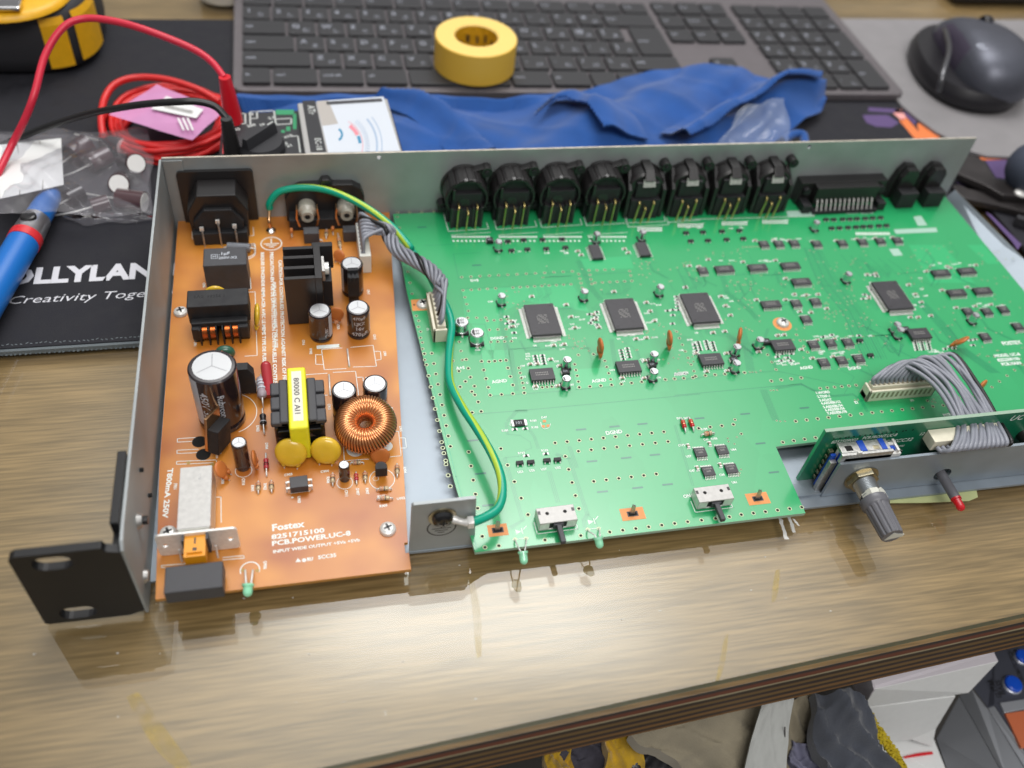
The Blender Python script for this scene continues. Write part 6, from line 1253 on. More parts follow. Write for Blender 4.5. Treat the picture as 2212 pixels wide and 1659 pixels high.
t.links.new(tr_n.outputs[0], mx2.inputs[1]); t.links.new(df.outputs[0], mx2.inputs[2]); t.links.new(lw.outputs['Fresnel'], mx.inputs[0]); t.links.new(mx2.outputs[0], mx.inputs[1]); t.links.new(gl.outputs[0], mx.inputs[2]); t.links.new(mx.outputs[0], o_.inputs[0])
m, t = simple_mat('film_milky')
o_ = t.nodes.new('ShaderNodeOutputMaterial'); mx = t.nodes.new('ShaderNodeMixShader'); tr_n = t.nodes.new('ShaderNodeBsdfTransparent'); pb = t.nodes.new('ShaderNodeBsdfPrincipled'); pb.inputs['Base Color'].default_value = (.5, .54, .6, 1); pb.inputs['Roughness'].default_value = .12; pb.inputs['Coat Weight'].default_value = 1; mx.inputs[0].default_value = .24
t.links.new(tr_n.outputs[0], mx.inputs[1]); t.links.new(pb.outputs[0], mx.inputs[2]); t.links.new(mx.outputs[0], o_.inputs[0])
m, t = simple_mat('pink_film')
o_ = t.nodes.new('ShaderNodeOutputMaterial'); mx = t.nodes.new('ShaderNodeMixShader'); tr_n = t.nodes.new('ShaderNodeBsdfTransparent'); pb = t.nodes.new('ShaderNodeBsdfPrincipled'); pb.inputs['Base Color'].default_value = (.66, .30, .55, 1); pb.inputs['Roughness'].default_value = .35; mx.inputs[0].default_value = .86
tr_n.inputs[0].default_value = (.9, .5, .7, 1); t.links.new(tr_n.outputs[0], mx.inputs[1]); t.links.new(pb.outputs[0], mx.inputs[2]); t.links.new(mx.outputs[0], o_.inputs[0])
def one(mb, name, label, cat, group=None, **k):
    o = mb.build(name, **k); return tag(o, label, cat, group)
# black desk mat
mt = root('desk_mat', 'black fabric desk mat with white lettering, stitched front edge, behind and left of the unit', 'desk mat', (100, 60, 0))
def inroot(o, rt):
    o.parent = rt; o.location = o.location-rt.location; return o
mb = MB(); mb.prism([(-330, -75.5), (-4.5, -75.5), (-4.5, 3), (453, 3), (453, -75.5), (700, -75.5), (700, 213), (-330, 213)], .2, 3, 'mat_black'); inroot(mb.build('mat_sheet', bev=.4), mt)
mb = MB()
for k in range(154): x = -300+k*1.9+random.uniform(-.3, .3); mb.add([(x, -77.4+random.uniform(-.5, .3), .5), (x+.9, -77.6, .5), (x+1.5, -73.6+random.uniform(-.6, .9), 3.25), (x+.5, -73.4, 3.25)], [(0, 1, 2, 3)], 'mat_stitch')
mb.box(-322, -77, .2, -5, -75.4, 2.4, 'mat_stitch'); inroot(mb.build('stitching'), mt)
mb = MB()
# lettering on the mat; L (third letter) begins at x -64
mb.text('HOLLYLAND', (-84, -34.8, 3.06), 10.6, 'mat_print', (1, .0, 0), (0, 1, 0), fit=87, bold=.045)
mb.text('Creativity Together', (-70, -48, 3.06), 5.2, 'mat_print', (1, .0, 0), (0, 1, 0), fit=75, shear=.25, bold=-.004)
inroot(mb.build('lettering'), mt)
def patch(pts, r, z, m):
    mb = MB(); mb.add([P(r, x, y, z) for x, y in pts], [list(range(len(pts)))[::-1]], m); inroot(mb.build('colour_print'), mt)
patch([(1560, 625), (1640, 722), (1760, 722), (1790, 712), (1690, 612), (1655, 650), (1665, 690), (1600, 615)], 11, 3.1, 'mat_orange')
patch([(1530, 590), (1545, 568), (1572, 572), (1600, 615), (1575, 630)], 11, 3.1, 'mat_pink')
patch([(1400, 560), (1560, 570), (1595, 590), (1480, 585), (1400, 580)], 11, 3.1, 'purple')
patch([(1370, 600), (1500, 600), (1560, 640), (1520, 665), (1440, 660), (1390, 640)], 11, 3.1, 'purple')
patch([(1580, 560), (1620, 580), (1670, 610), (1640, 650), (1600, 610)], 11, 3.1, 'purple')
patch([(800, 690), (900, 712), (1090, 712), (1085, 735), (880, 742), (830, 735)], 12, 3.1, 'mat_orange')
patch([(870, 745), (1090, 735), (1080, 930), (980, 920), (930, 840)], 12, 3.12, 'purple')
patch([(870, 1270), (930, 1300), (1240, 1600), (1200, 1659), (1150, 1580)], 12, 3.1, 'purple')
patch([(580, 960), (660, 1000), (650, 1030), (590, 1010)], 12, 3.1, 'purple')
# grey mouse pad
mb = MB(); gp = [(452, 214), (450, 113), (449, 96), (452, 82), (457, 66), (463, 56), (470, 43), (478, 38), (490, 36.5), (540, 37), (640, 45), (680, 60), (690, 213)]
mb.prism([(a, b_) for a, b_ in gp][::-1], 3.1, 5.2, 'pad_grey'); one(mb, 'mouse_pad', 'smooth grey mouse pad with a rounded corner under the mouse', 'mouse pad', bev=.4)
# keyboard
kb = root('keyboard', 'flat dark grey full size keyboard with black keys', 'keyboard', (240, 180, 3.2))
ROT = -.018
def K(x, y): 
    return V((26+(x-26)*1.0, y-(x-26)*.0335, 0))
def kbox(mb, x0, y0, x1, y1, z0, z1, m, r=1.6):
    pl = rrect(x0, y0, x1, y1, r, 3); mb.prism([tuple(K(a, b_)[:2]) for a, b_ in pl], z0, z1, m)
mb = MB(); kbox(mb, 26, 126.5-8, 455, 262, 3.2, 8.2, 'key_base', 6); inroot(mb.build('body', bev=.7), kb)
U = 18.45
HH = [('1', '2', '3', '4', '5', '6', '7', '8', '9', '0', '-', '^', '\u00a5'), tuple('QWERTYUIOP@['), tuple('ASDFGHJKL;:]'), tuple('ZXCVBNM,./\\')]
def key(x, y, w_, h_, t_, name='key'):
    mb = MB(); kbox(mb, x+.9, y+1.0, x+w_-.9, y+h_-1.2, 8.2, 10.4, 'key_cap', 1.5)
    if t_:
        c = K(x+2.6, y+h_*.45); 
        if len(t_) == 1: mb.text(t_, (c.x+.6, c.y, 10.46), 4.4, 'key_print', bold=.01); c2 = K(x+9.6, y+4); mb.text(random.choice('\u3061\u3068\u3057\u306f\u304d\u304f\u307e\u306e\u308a\u308c\u3051\u3080'), (c2.x, c2.y, 10.46), 3.4, 'key_print')
        else: mb.text(t_, (c.x, c.y, 10.46), 2.6, 'key_print', bold=.008)
    inroot(mb.build(name, bev=.35), kb)
x0 = 31
ys = [122.5+19.3*i for i in range(6)]
x = x0
for w_, t_ in ((17.5, 'fn'), (27, 'ctrl'), (27, 'cmd alt'), (26, 'alt'), (63, ''), (26, 'kana'), (25, 'alt'), (18, ''), (20, 'ctrl')): key(x, ys[0], w_, 18.6, t_); x += w_
x = x0; key(x, ys[1], 2.25*U, 19, 'shift'); x += 2.25*U
for t_ in HH[3]: key(x, ys[1], U, 19, t_); x += U
key(x, ys[1], 1.75*U, 19, 'shift')
x = x0; key(x, ys[2], 1.75*U, 19, 'caps'); x += 1.75*U
for t_ in HH[2]: key(x, ys[2], U, 19, t_); x += U
key(x, ys[2], 1.25*U, 38.6, 'enter')
x = x0; key(x, ys[3], 1.5*U, 19, 'tab'); x += 1.5*U
for t_ in HH[1]: key(x, ys[3], U, 19, t_); x += U
x = x0
for t_ in HH[0]: key(x, ys[4], U, 19, t_); x += U
key(x, ys[4], 2*U, 19, 'back')
for k in range(14): key(x0+k*U*15/14, ys[5], U*15/14, 16, 'F%d' % k if k else 'esc')
nx = x0+15.2*U
for j, rw in ((3, ('del', 'end', 'pd')), (4, ('ins', 'home', 'pu')), (5, ('F13', 'F14', 'F15'))):
    for i, t_ in enumerate(rw): key(nx+i*U, ys[j], U, 18.6, t_, 'navigation_key')
key(nx+U, ys[1], U, 18.6, '^', 'navigation_key')
npx = nx+3.3*U
for j, rw in ((1, '123'), (2, '456'), (3, '789'), (4, '=/*')):
    for i, t_ in enumerate(rw): key(npx+i*U, ys[j], U, 19, t_, 'number_key')
key(npx, ys[0], 2*U, 19, '0', 'number_key'); key(npx+2*U, ys[0], U, 19, '.', 'number_key'); key(npx+3*U, ys[0], U, 38, 'ent', 'number_key'); key(npx+3*U, ys[2], U, 38, '+', 'number_key'); key(npx+3*U, ys[4], U, 19, '-', 'number_key')
for i in range(4): key(npx+i*U, ys[5], U, 17, '', 'number_key')
# yellow tape roll on the keyboard
tr0 = V((171, 140, 10.6)); mb = MB(); mb.lathe([(13.2, 0), (24.6, 0), (25, .4), (25, 18.9), (24.5, 19.4), (14, 19.9)], ['roll_side', 'roll_yellow', 'roll_yellow', 'roll_yellow', 'roll_side'], (0, 0, 0), n=56)
o = mb.build('tape_roll', local=True); o.location = tr0*.001; tag(o, 'roll of yellow vinyl tape lying on the keyboard', 'tape roll')
mb = MB(); mb.lathe([(14, 19.9), (13.2, 19.3), (13.0, 19.0), (13.0, .5), (13.2, 0)], ['roll_side', 'roll_side', 'roll_core', 'roll_core'], n=48)
for a in range(0, 360, 24):
    if 10 < a < 170:
        aa = math.radians(a); bb = math.radians(a+random.uniform(6, 13)); z0 = random.uniform(5, 9); mb.add([(12.9*math.cos(aa), 12.9*math.sin(aa), z0), (12.9*math.cos(bb), 12.9*math.sin(bb), z0+1), (12.9*math.cos(bb), 12.9*math.sin(bb), z0+6), (12.9*math.cos(aa), 12.9*math.sin(aa), z0+5)], [(0, 1, 2, 3)], 'brass')
c_ = mb.build('core', o, local=True); c_.location = (0, 0, 0)
# blue cloth
def lerp_tab(tab, x):
    if x <= tab[0][0]: return tab[0][1]
    for (a, fa), (b_, fb_) in zip(tab, tab[1:]):
        if x <= b_: return fa+(fb_-fa)*(x-a)/(b_-a)
    return tab[-1][1]
def hn(x, y, s): return math.sin(x*.11*s+1.3)*math.cos(y*.09*s+.7)+.5*math.sin(x*.23*s+y*.17*s+2)
def sheet(name, lo, hi, xa, xb, zf, nx_=120, ny_=36, th=1.0, m='cloth_blue', zig=None):
    mb = MB(); top = []; 
    for i in range(nx_+1):
        x = xa+(xb-xa)*i/nx_; a, b_ = lerp_tab(lo, x), lerp_tab(hi, x)
        for j in range(ny_+1):
            f = j/ny_; y = a+(b_-a)*f; top.append((x, y, zf(x, y, f)))
    N = ny_+1; fs = [(i*N+j, (i+1)*N+j, (i+1)*N+j+1, i*N+j+1) for i in range(nx_) for j in range(ny_)]
    mb.add(top, fs, m, True); mb.add([(a, b_, c-th) for a, b_, c in top], [f[::-1] for f in fs], m, True)
    bd = [i*N for i in range(nx_+1)]+[nx_*N+j for j in range(1, N)]+[i*N+ny_ for i in range(nx_-1, -1, -1)]+[j for j in range(ny_-1, 0, -1)]
    L = len(top); mb.add(top+[(a, b_, c-th) for a, b_, c in top], [(bd[k], bd[(k+1) % len(bd)], L+bd[(k+1) % len(bd)], L+bd[k]) for k in range(len(bd))], m)
    return mb
def rdg(d, w_): return math.exp(-(d/w_)**2)
def line_d(x, y, p, q):
    dx, dy = q[0]-p[0], q[1]-p[1]; L = math.hypot(dx, dy); return ((x-p[0])*dy-(y-p[1])*dx)/L, ((x-p[0])*dx+(y-p[1])*dy)/L
def zA(x, y, f):
    z = 6+3.0*hn(x, y, .38)+.5*hn(x+40, y*1.3, .8)
    if x > 60: z += 7*rdg(f-.62, .3)*min(1, (x-60)/60)
    z += 6*rdg(line_d(x, y, (215, 40), (300, 95))[0], 14)
    z += 9*rdg(line_d(x, y, (300, 60), (370, 98))[0], 12)*(1 if x > 270 else max(0, (x-240)/30))
    z += 5*rdg(line_d(x, y, (330, 112), (240, 50))[0]-22, 10)
    z += 1.1*(1-abs(math.sin(x*.05+y*.085+.4)))**3+.8*(1-abs(math.sin(x*.083-y*.06+1.1)))**4
    z -= 3*rdg(line_d(x, y, (250, 20), (330, 90))[0]+6, 5)
    d = y-(115-(x-26)*.0335)   # keyboard front edge lifts it
    if d > -12: z = max(z, 11.6+ .8*hn(x, y, 1))
    return max(z, 4.4)
cl = root('cleaning_cloth', 'crumpled bright blue microfibre cloth with pinked edges between unit and keyboard', 'cloth', (200, 60, 4))
lo = [(29, 104), (45, 90), (66, 78), (100, 74), (108, 60), (114, 6), (300, 6), (309, 36), (348, 62), (384, 84), (392, 96)]
hi = [(29, 108), (62, 107), (117, 106), (182, 101), (215, 105), (239, 110), (270, 126), (306, 134), (345, 128), (392, 108)]
zg = lambda tab, amp: [(a, b_) for a, b_ in tab]
inroot(sheet('a', lo, hi, 29, 392, zA, 150, 44).build('fabric'), cl)
# overlapping flaps with zig-zag cut edges
def zigpoly(pts, step=1.5, amp=.55):
    out = []
    for a, b_ in zip(pts, pts[1:]):
        a, b_ = V((*a, 0)), V((*b_, 0)); n_ = max(2, int((b_-a).length/step)); d_ = (b_-a).normalized(); nn_ = V((-d_.y, d_.x, 0))
        for i in range(n_): out.append(a.lerp(b_, i/n_)+nn_*(amp if i % 2 else -amp))
    out.append(V((*pts[-1], 0))); return out
def flap(edge, inner, lift, curl=3.0):
    """a strip of cloth between a zig-zag edge and an inner line; the edge stands up by curl"""
    E_ = zigpoly(edge); n_ = len(E_); inn = spline([V((*p, 0)) for p in inner], 20); mb = MB(); vs = []
    J = 10
    for i, p in enumerate(E_):
        q = inn[min(len(inn)-1, int(i/(n_-1)*(len(inn)-1)))]
        for j in range(J+1):
            f = j/J; w_ = p.lerp(q, f); zz = zA(w_.x, w_.y, .5); vs.append((w_.x, w_.y, zz+.5+lift*(1-f)+curl*math.sin(math.pi*min(1, f*1.6))*(1-f)))
    N = J+1; fs = [(i*N+j, (i+1)*N+j, (i+1)*N+j+1, i*N+j+1) for i in range(n_-1) for j in range(J)]
    mb.add(vs, fs, 'cloth_blue', True); mb.add([(a, b_, c-1) for a, b_, c in vs], [f[::-1] for f in fs], 'cloth_blue', True)
    L = len(vs); mb.add(vs+[(a, b_, c-1) for a, b_, c in vs], [(i*N, L+i*N, L+(i+1)*N, (i+1)*N) for i in range(n_-1)], 'cloth_blue'); return mb
e1_ = [tuple(D(x, y, 16)[:2]) for x, y in ((830, 192), (900, 200), (960, 222), (1005, 255), (1045, 295), (1070, 325))]
i1_ = [tuple(D(x, y, 16)[:2]) for x, y in ((800, 200), (860, 225), (900, 245), (930, 270), (960, 300), (980, 330))]
inroot(flap(e1_, i1_, 4.5, 3).build('folded_edge'), cl)
e2_ = [tuple(D(x, y, 16)[:2]) for x, y in ((1150, 262), (1185, 235), (1215, 232), (1245, 252), (1275, 285), (1295, 312))]
i2_ = [tuple(D(x, y, 16)[:2]) for x, y in ((1190, 215), (1230, 200), (1280, 205), (1330, 235), (1370, 270), (1400, 310))]
inroot(flap(e2_, i2_, 8, 3).build('folded_edge'), cl)
e3_ = [tuple(D(x, y, 14)[:2]) for x, y in ((1480, 325), (1530, 300), (1580, 268), (1620, 245), (1680, 215), (1760, 205))]
i3_ = [tuple(D(x, y, 14)[:2]) for x, y in ((1420, 300), (1470, 262), (1520, 238), (1580, 215), (1660, 195), (1760, 180))]
inroot(flap(e3_, i3_, 7, 4).build('folded_edge'), cl)
mb = MB(); mb.tube(spline([D(1690, 305, 8), D(1715, 290, 9), D(1735, 292, 9), D(1738, 312, 8)], 5), 2.6, 'cloth_blue', 10); inroot(mb.build('cloth_corner'), cl)
# clear bag under the cloth at the right
def film(pts4, nx_, ny_, amp, m, seed, z0):
    rnd = random.Random(seed); ph = [rnd.uniform(0, 6) for _ in range(12)]; mb = MB(); vs = []
    A_, B_, C__, D__ = [V(p) for p in pts4]
    for i in range(nx_+1):
        for j in range(ny_+1):
            f, g_ = i/nx_, j/ny_; p = (A_.lerp(B_, f)).lerp(D__.lerp(C__, f), g_)
            e_ = min(1, 6*min(f, 1-f, g_, 1-g_)); h_ = 0
            for k in range(6): h_ += (1-abs(math.sin((f*(2.2+k*1.3)+g_*(1.6+k*1.1)*(1 if k % 2 else -1))*1.6+ph[k])))*amp/(1+k*.9)
            p = p+V((math.sin(g_*9+ph[7])*amp*.25, math.sin(f*11+ph[8])*amp*.3, h_*(.25+.75*e_))); vs.append(p)
    N = ny_+1; mb.add(vs, [(i*N+j, (i+1)*N+j, (i+1)*N+j+1, i*N+j+1) for i in range(nx_) for j in range(ny_)], m, True); return mb
mb = film([D(1540, 330, 12), D(1708, 330, 12), D(1694, 212, 26), D(1600, 235, 26)], 22, 18, 4, 'clear_film', 5, 4); [mb.names.__setitem__(0, 'film_milky')]; one(mb, 'plastic_sleeve', 'small clear plastic sleeve sticking out under the blue cloth', 'plastic sleeve')
# multimeter
mm = root('multimeter', 'analog multimeter with black dial panel and clear framed scale, lying behind the unit', 'multimeter', (70, 30, 3.2))
mb = MB(); mb.prism([(22, 4), (115, 4), (112, 61), (24, 60)], 3.2, 28, 'meter_body'); mb.prism([(22, 6), (66, 6), (66, 60), (27, 58)], 28, 31, 'meter_body'); inroot(mb.build('body', bev=1), mm)
mb = MB(); mb.prism([(65, 4), (112.5, 4), (109.5, 62), (62.5, 58.5)], 28, 36, 'meter_frame'); lens = mb.build('scale_frame', bev=.8); inroot(lens, mm)
def L14(x, y, z=36.2): return P(14, x, y, z)
mb = MB()
def q14(pts, m, z): mb.add([L14(x, y, z) for x, y in pts], [list(range(len(pts)))[::-1]], m)
q14([(990, 148), (1135, 140), (1260, 712), (1085, 714)], 'meter_body', 36.15); q14([(1150, 150), (1890, 100), (2075, 700), (1280, 720)], 'meter_face', 36.15); q14([(1150, 150), (1280, 142), (1390, 400), (1215, 425)], 'meter_mirror', 36.2); q14([(1255, 155), (1870, 118), (1880, 155), (1265, 192)], 'dark_grey', 36.25)
def arc14(cx, cy, r0, r1, a0, a1, m, z=36.3, n=14):
    vs = []
    for k in range(n+1):
        a = math.radians(a0+(a1-a0)*k/n)
        for r_ in (r0, r1): vs.append(L14(cx+r_*math.cos(a), cy+r_*math.sin(a)*.95, z))
    mb.add(vs, [(2*k, 2*k+1, 2*k+3, 2*k+2) for k in range(n)], m)
arc14(1340, 640, 270, 310, -52, -25, 'scale_red'); arc14(1340, 640, 275, 310, -22, -5, 'scale_blue'); arc14(1340, 640, 470, 490, -40, 12, 'scale_soft'); arc14(1340, 640, 530, 540, -38, 12, 'scale_soft'); arc14(1360, 520, 60, 85, -60, 60, 'scale_blue'); arc14(1340, 640, 320, 326, -60, 15, 'scale_red')
for k in range(14): a = -48+k*4.4; arc14(1340, 640, 350, 400, a, a+1.0, 'scale_soft', n=1)
mb.text('ATr', L14(1050, 200, 36.3), 3.6, 'meter_print', (.05, -1, 0), (1, .05, 0), bold=.02); mb.text('EC-18', L14(1130, 560, 36.3), 3.0, 'meter_print', (.05, -1, 0), (1, .05, 0), bold=.02)
pn = mb.build('scale_card', lens) ; pn.location = -lens.location-mm.location
mb = MB(); mb.lathe([(11.8, 31), (11.8, 34), (10.8, 36), (10.6, 36.5), (.01, 36.5)], 'meter_body', (43.5, 24.5, 0), n=36); mb.T = Matrix.Translation((43.5, 24.5, 0)) @ Matrix.Rotation(math.radians(48), 4, 'Z'); mb.hexa([(-10.5, -2.4, 36), (10.5, -2.4, 36), (10.5, 2.4, 36), (-10.5, 2.4, 36), (-10.3, -1.2, 42), (10.3, -1.2, 42), (10.3, 1.2, 42), (-10.3, 1.2, 42)], 'meter_body'); mb.box(6, -.4, 42.02, 10, .4, 42.08, 'meter_print'); mb.T = Matrix.Identity(4); inroot(mb.build('selector_knob', bev=.5), mm)
mb = MB(); z_ = 31.05
def m14(x, y): return P(14, x, y, z_)
def box14(x0, y0, x1, y1, m): mb.add([P(14, x0, y1, z_), P(14, x1, y1, z_), P(14, x1, y0, z_), P(14, x0, y0, z_)], [(0, 1, 2, 3)], m)
box14(700, 245, 900, 300, 'meter_green'); box14(890, 290, 930, 460, 'meter_green'); box14(815, 430, 860, 480, 'meter_green'); box14(760, 470, 800, 500, 'meter_green')
for s_ in ([(450, 265), (680, 255), (700, 400)], [(700, 350), (870, 340), (870, 400), (710, 410)], [(285, 290), (360, 285), (365, 400), (220, 405)], [(410, 270), (490, 265), (495, 340), (420, 345), (410, 270)], [(880, 540), (945, 535), (970, 715)], [(415, 345), (420, 400)]): mb.strip([m14(*p) for p in s_], .8, 'meter_print', z_)
for x, y, t_ in ((250, 480, '50'), (390, 440, '250'), (525, 430, '10'), (625, 355, '2.5'), (800, 560, 'x10'), (780, 640, '25'), (830, 660, 'x1'), (690, 700, 'mA'), (570, 730, '.25'), (435, 310, 'P')): mb.text(t_, m14(x, y), 2.2, 'meter_print', (.9, .35, 0), (-.35, .9, 0), bold=.04)
for x, y in ((300, 700), (420, 730)): mb.text('V', m14(x, y), 2.8, 'meter_red', bold=.05)
box14(110, 610, 135, 735, 'meter_red'); inroot(mb.build('panel_print'), mm)
# test leads
def cable(name, pts, r, m, label, cat, k=8): mb = MB(); mb.tube(spline(pts, k), r, m, 10); return one(mb, name, label, cat)
rp = [P(8, 1065, 370, 55), P(8, 1000, 290, 58), P(8, 900, 225, 62), P(8, 700, 145, 68), P(8, 540, 100, 70), P(8, 400, 88, 70), P(8, 300, 130, 68), P(8, 215, 260, 60), P(8, 165, 440, 50), P(8, 120, 560, 40), P(8, 55, 690, 28), P(8, -20, 840, 22), P(8, -60, 900, 12)]
lr = root('red_test_lead', 'pinkish red test lead with a tapered plug standing in the multimeter', 'test lead', (30, 43, 32)); mb = MB(); mb.tube(spline(rp, 8), 1.75, 'lead_red', 10); inroot(mb.build('cable'), lr)
mb = MB(); p0, p1 = P(8, 1108, 575, 31), P(8, 1065, 365, 56); mb.tube([p0, p0.lerp(p1, .15), p0.lerp(p1, .7), p1], 4, 'plug_red', 16, rs=[4.7, 4.6, 3.6, 2.9]); inroot(mb.build('plug'), lr)
lb = root('black_test_lead', 'black test lead curving to a ribbed black plug in the multimeter', 'test lead', (28, 10, 31))
bp_ = [P(8, 1075, 560, 52), P(8, 1020, 505, 56), P(8, 940, 482, 58), P(8, 850, 482, 58), P(8, 700, 492, 54), P(8, 560, 512, 48), P(8, 400, 545, 38), P(8, 200, 610, 25), P(8, 0, 692, 14), P(8, -80, 725, 12)]
mb = MB(); mb.tube(spline(bp_, 8), 1.7, 'wire_black', 10); inroot(mb.build('cable'), lb)
mb = MB(); p0, p1 = P(8, 1105, 735, 31), P(8, 1072, 560, 53); L_ = 20; pts = [p0.lerp(p1, i/L_) for i in range(L_+1)]; mb.tube(pts, 4, 'black', 14, rs=[(4.6-1.8*i/L_)*(1 if i % 2 else .88) for i in range(L_+1)]); inroot(mb.build('plug'), lb)
# coil of red wire with the pink bag
cr_ = root('wire_coil', 'coil of thin red wire on the black mat beneath the pink bag', 'wire', (-10, 90, 3)); mb = MB(); rnd = random.Random(4)
for k in range(11):
    rx_, ry_ = 24+k*1.05+rnd.uniform(-1, 1), 25+k*.9; z0 = 4.8+(k % 3)*2.6; a0 = rnd.uniform(0, 6)
    mb.tube([(-6+rx_*math.cos(a)+rnd.uniform(-.5, .5)+1.2*math.sin(3*a+a0), 88+ry_*math.sin(a)+rnd.uniform(-.4, .4), z0+1.3*math.sin(2*a+a0)) for a in [2*math.pi*i/40+a0*0 for i in range(41)]], 1.5, 'coil_red', 8)
inroot(mb.build('coil'), cr_)
mb = MB(); mb.tube(spline([P(8, 1040, 480, 12), P(8, 930, 420, 16), P(8, 780, 375, 18), P(8, 640, 368, 18), P(8, 545, 400, 18), P(8, 495, 470, 16), P(8, 480, 560, 14), P(8, 488, 650, 10)], 8), 1.9, 'coil_red', 8); inroot(mb.build('loose_end'), cr_)
pb_ = root('pink_bag', 'folded pink antistatic bag with a white sticker on the red wire coil', 'bag', (0, 90, 12))
mb = film([P(8, 515, 545, 19), P(8, 910, 668, 19), P(8, 1060, 530, 19), P(8, 745, 402, 19)], 20, 20, .8, 'pink_film', 9, 12); mb.add([], [], 'pink_film'); inroot(mb.build('film'), pb_)
mb = MB(); z_ = 21.6; mb.add([P(8, 715, 515, z_), P(8, 930, 560, z_), P(8, 965, 518, z_), P(8, 790, 455, z_)], [(0, 1, 2, 3)], 'white')
for k in range(3): mb.strip([P(8, 845+k*22, 560, 21.6), P(8, 870+k*22, 615, 21.6)], 1.0, 'white', 21.6)
for k in range(12): a_ = P(8, 780+k*11, 512+k*2.5, z_+.05); mb.add([a_, a_+V((1.2, 0, 0)), a_+V((1.3, 3.2, 0)), a_+V((.1, 3.2, 0))], [(0, 1, 2, 3)], 'dull_tin')
inroot(mb.build('sticker'), pb_)
# bag of capacitors
bg = root('zip_bag', 'crumpled clear plastic bag of capacitors with a white label, on the mat', 'bag', (-50, 40, 3.2))
mb = film([P(18, -60, 745, 24), P(18, 1262, 770, 5), P(18, 1250, 60, 9), P(18, -40, 60, 14)], 60, 40, 5.5, 'clear_film', 2, 6); inroot(mb.build('film', sub=1), bg)
mb = film([P(18, -60, 735, 3.3), P(18, 1262, 760, 3.3), P(18, 1230, 80, 3.4), P(18, -40, 80, 3.4)], 24, 16, .4, 'clear_film', 6, 3); inroot(mb.build('film'), bg)
mb = film([P(18, 480, 745, 4), P(18, 1262, 760, 4), P(18, 1262, 800, 3.6), P(18, 700, 835, 3.6)], 24, 5, 2, 'clear_film', 8, 3); inroot(mb.build('zip_edge'), bg)
mb = MB(); z_ = 13; A_ = [P(18, 0, 612, 25), P(18, 528, 495, 17), P(18, 505, 108, 17), P(18, -20, 165, 18)]
mb.add([V(p) for p in A_], [(0, 1, 2, 3)], 'white'); mb.add([V(p)-V((0, 0, .3)) for p in A_], [(3, 2, 1, 0)], 'white')
for f in (.3, .66):
    a_, b_ = A_[0].lerp(A_[1], f), A_[3].lerp(A_[2], f); a_ = a_+V((0, 0, .12)); b_ = b_+V((0, 0, .12)); m_ = a_.lerp(b_, .55)+V((1, 0, 0)); mb.tube([a_, m_, b_], .3, 'dull_tin', 5)
inroot(mb.build('paper_label'), bg)
mat('cap_brown', (.07, .03, .035), .2, coat=.8); mat('painted_shine_end', (.95, .94, .92), .3, .0)  # shine of the metal ends painted in as a near-white, non-metallic colour
for i, (a, b_, r_, lab) in enumerate((((720, 170), (590, 260), 6, 'brown capacitor at the back of the clear bag'), ((1130, 320), (900, 290), 6.2, 'capacitor with its bright silver end at the right rear of the clear bag'), ((985, 490), (800, 545), 6, 'capacitor whose shiny round end faces forward in the clear bag'), ((1200, 640), (980, 610), 5.2, 'dark brown capacitor at the front right corner of the clear bag'), ((900, 250), (740, 330), 5, 'capacitor in the middle of the clear bag'), ((680, 560), (560, 620), 4.5, 'small capacitor at the front left of the clear bag'), ((900, 640), (760, 680), 4, 'smallest capacitor by the front seam of the clear bag'), ((1010, 180), (860, 140), 4.5, 'small capacitor at the far side of the clear bag'))):
    p, q = P(18, *a, 3.4+r_), P(18, *b_, 3.2+r_)
    if i in (1, 2): r_ = 5; p = P(18, *a, 14); q = p-V((.45 if i == 1 else .1, -.75, .42)).normalized()*17
    mb = MB(); mb.cyl(q, p, r_, 'cap_brown' if i % 2 == 0 or i == 3 else 'sleeve', 24, cap='cap_brown'); d_ = (p-q).normalized(); c_ = one(mb, 'loose_capacitor', lab, 'capacitor', 'capacitors loose in the clear bag', loc=tuple(q), bev=.3)
    mb = MB(); mb.cyl(p, p+d_*.15, r_*.9, 'painted_shine_end', 24); mb.tube(spline([q, q-d_*9, q-d_*16+V((-2, 3, -1.5))]), .4, 'tin'); e_ = mb.build('metal_end', c_, loc=tuple(q)); e_.location = (0, 0, 0)
# blue tool at the left
tl = root('blue_screwdriver', 'blue barrelled tool with red band and silver collar on the mat at the left edge', 'screwdriver', (-60, -10, 3)); 
pA, pB = P(18, -150, 1560, 13), P(18, 200, 965, 13); ax = (pB-pA).normalized(); 
def along(d): return pB+ax*d
mb = MB(); mb.tube([pA-ax*20, pB-ax*1.5], 7.0, 'pen_blue', 30); inroot(mb.build('barrel'), tl)
mb = MB(); mb.tube([along(-1.4), along(3.2)], 7.3, 'pen_red', 30); mb.text('Vessel', along(1.0)+V((-5.5, 2.4, 7.7)), 2.2, 'sleeve_print', (.86, -.5, 0), (.45, .8, 0), bold=.02) if False else None; inroot(mb.build('red_band'), tl)
mb = MB(); mb.tube([along(3.3), along(5), along(16)], 8.4, 'pen_silver', 30, rs=[7.2, 6.9, 6.2]); inroot(mb.build('collar'), tl)
mb = MB(); mb.lathe([(3.6, 0), (3.4, 1.6), (2.6, 2.0), (.01, 2.0)], 'black', along(10)+V((0, 0, 5.6)), n=16); inroot(mb.build('button', bev=.3), tl)
mb = MB(); mb.tube([along(16.1), along(26), along(34), along(38)], 7, 'pen_blue', 30, rs=[5.9, 5.6, 4.9, 3.3]); inroot(mb.build('cap'), tl)
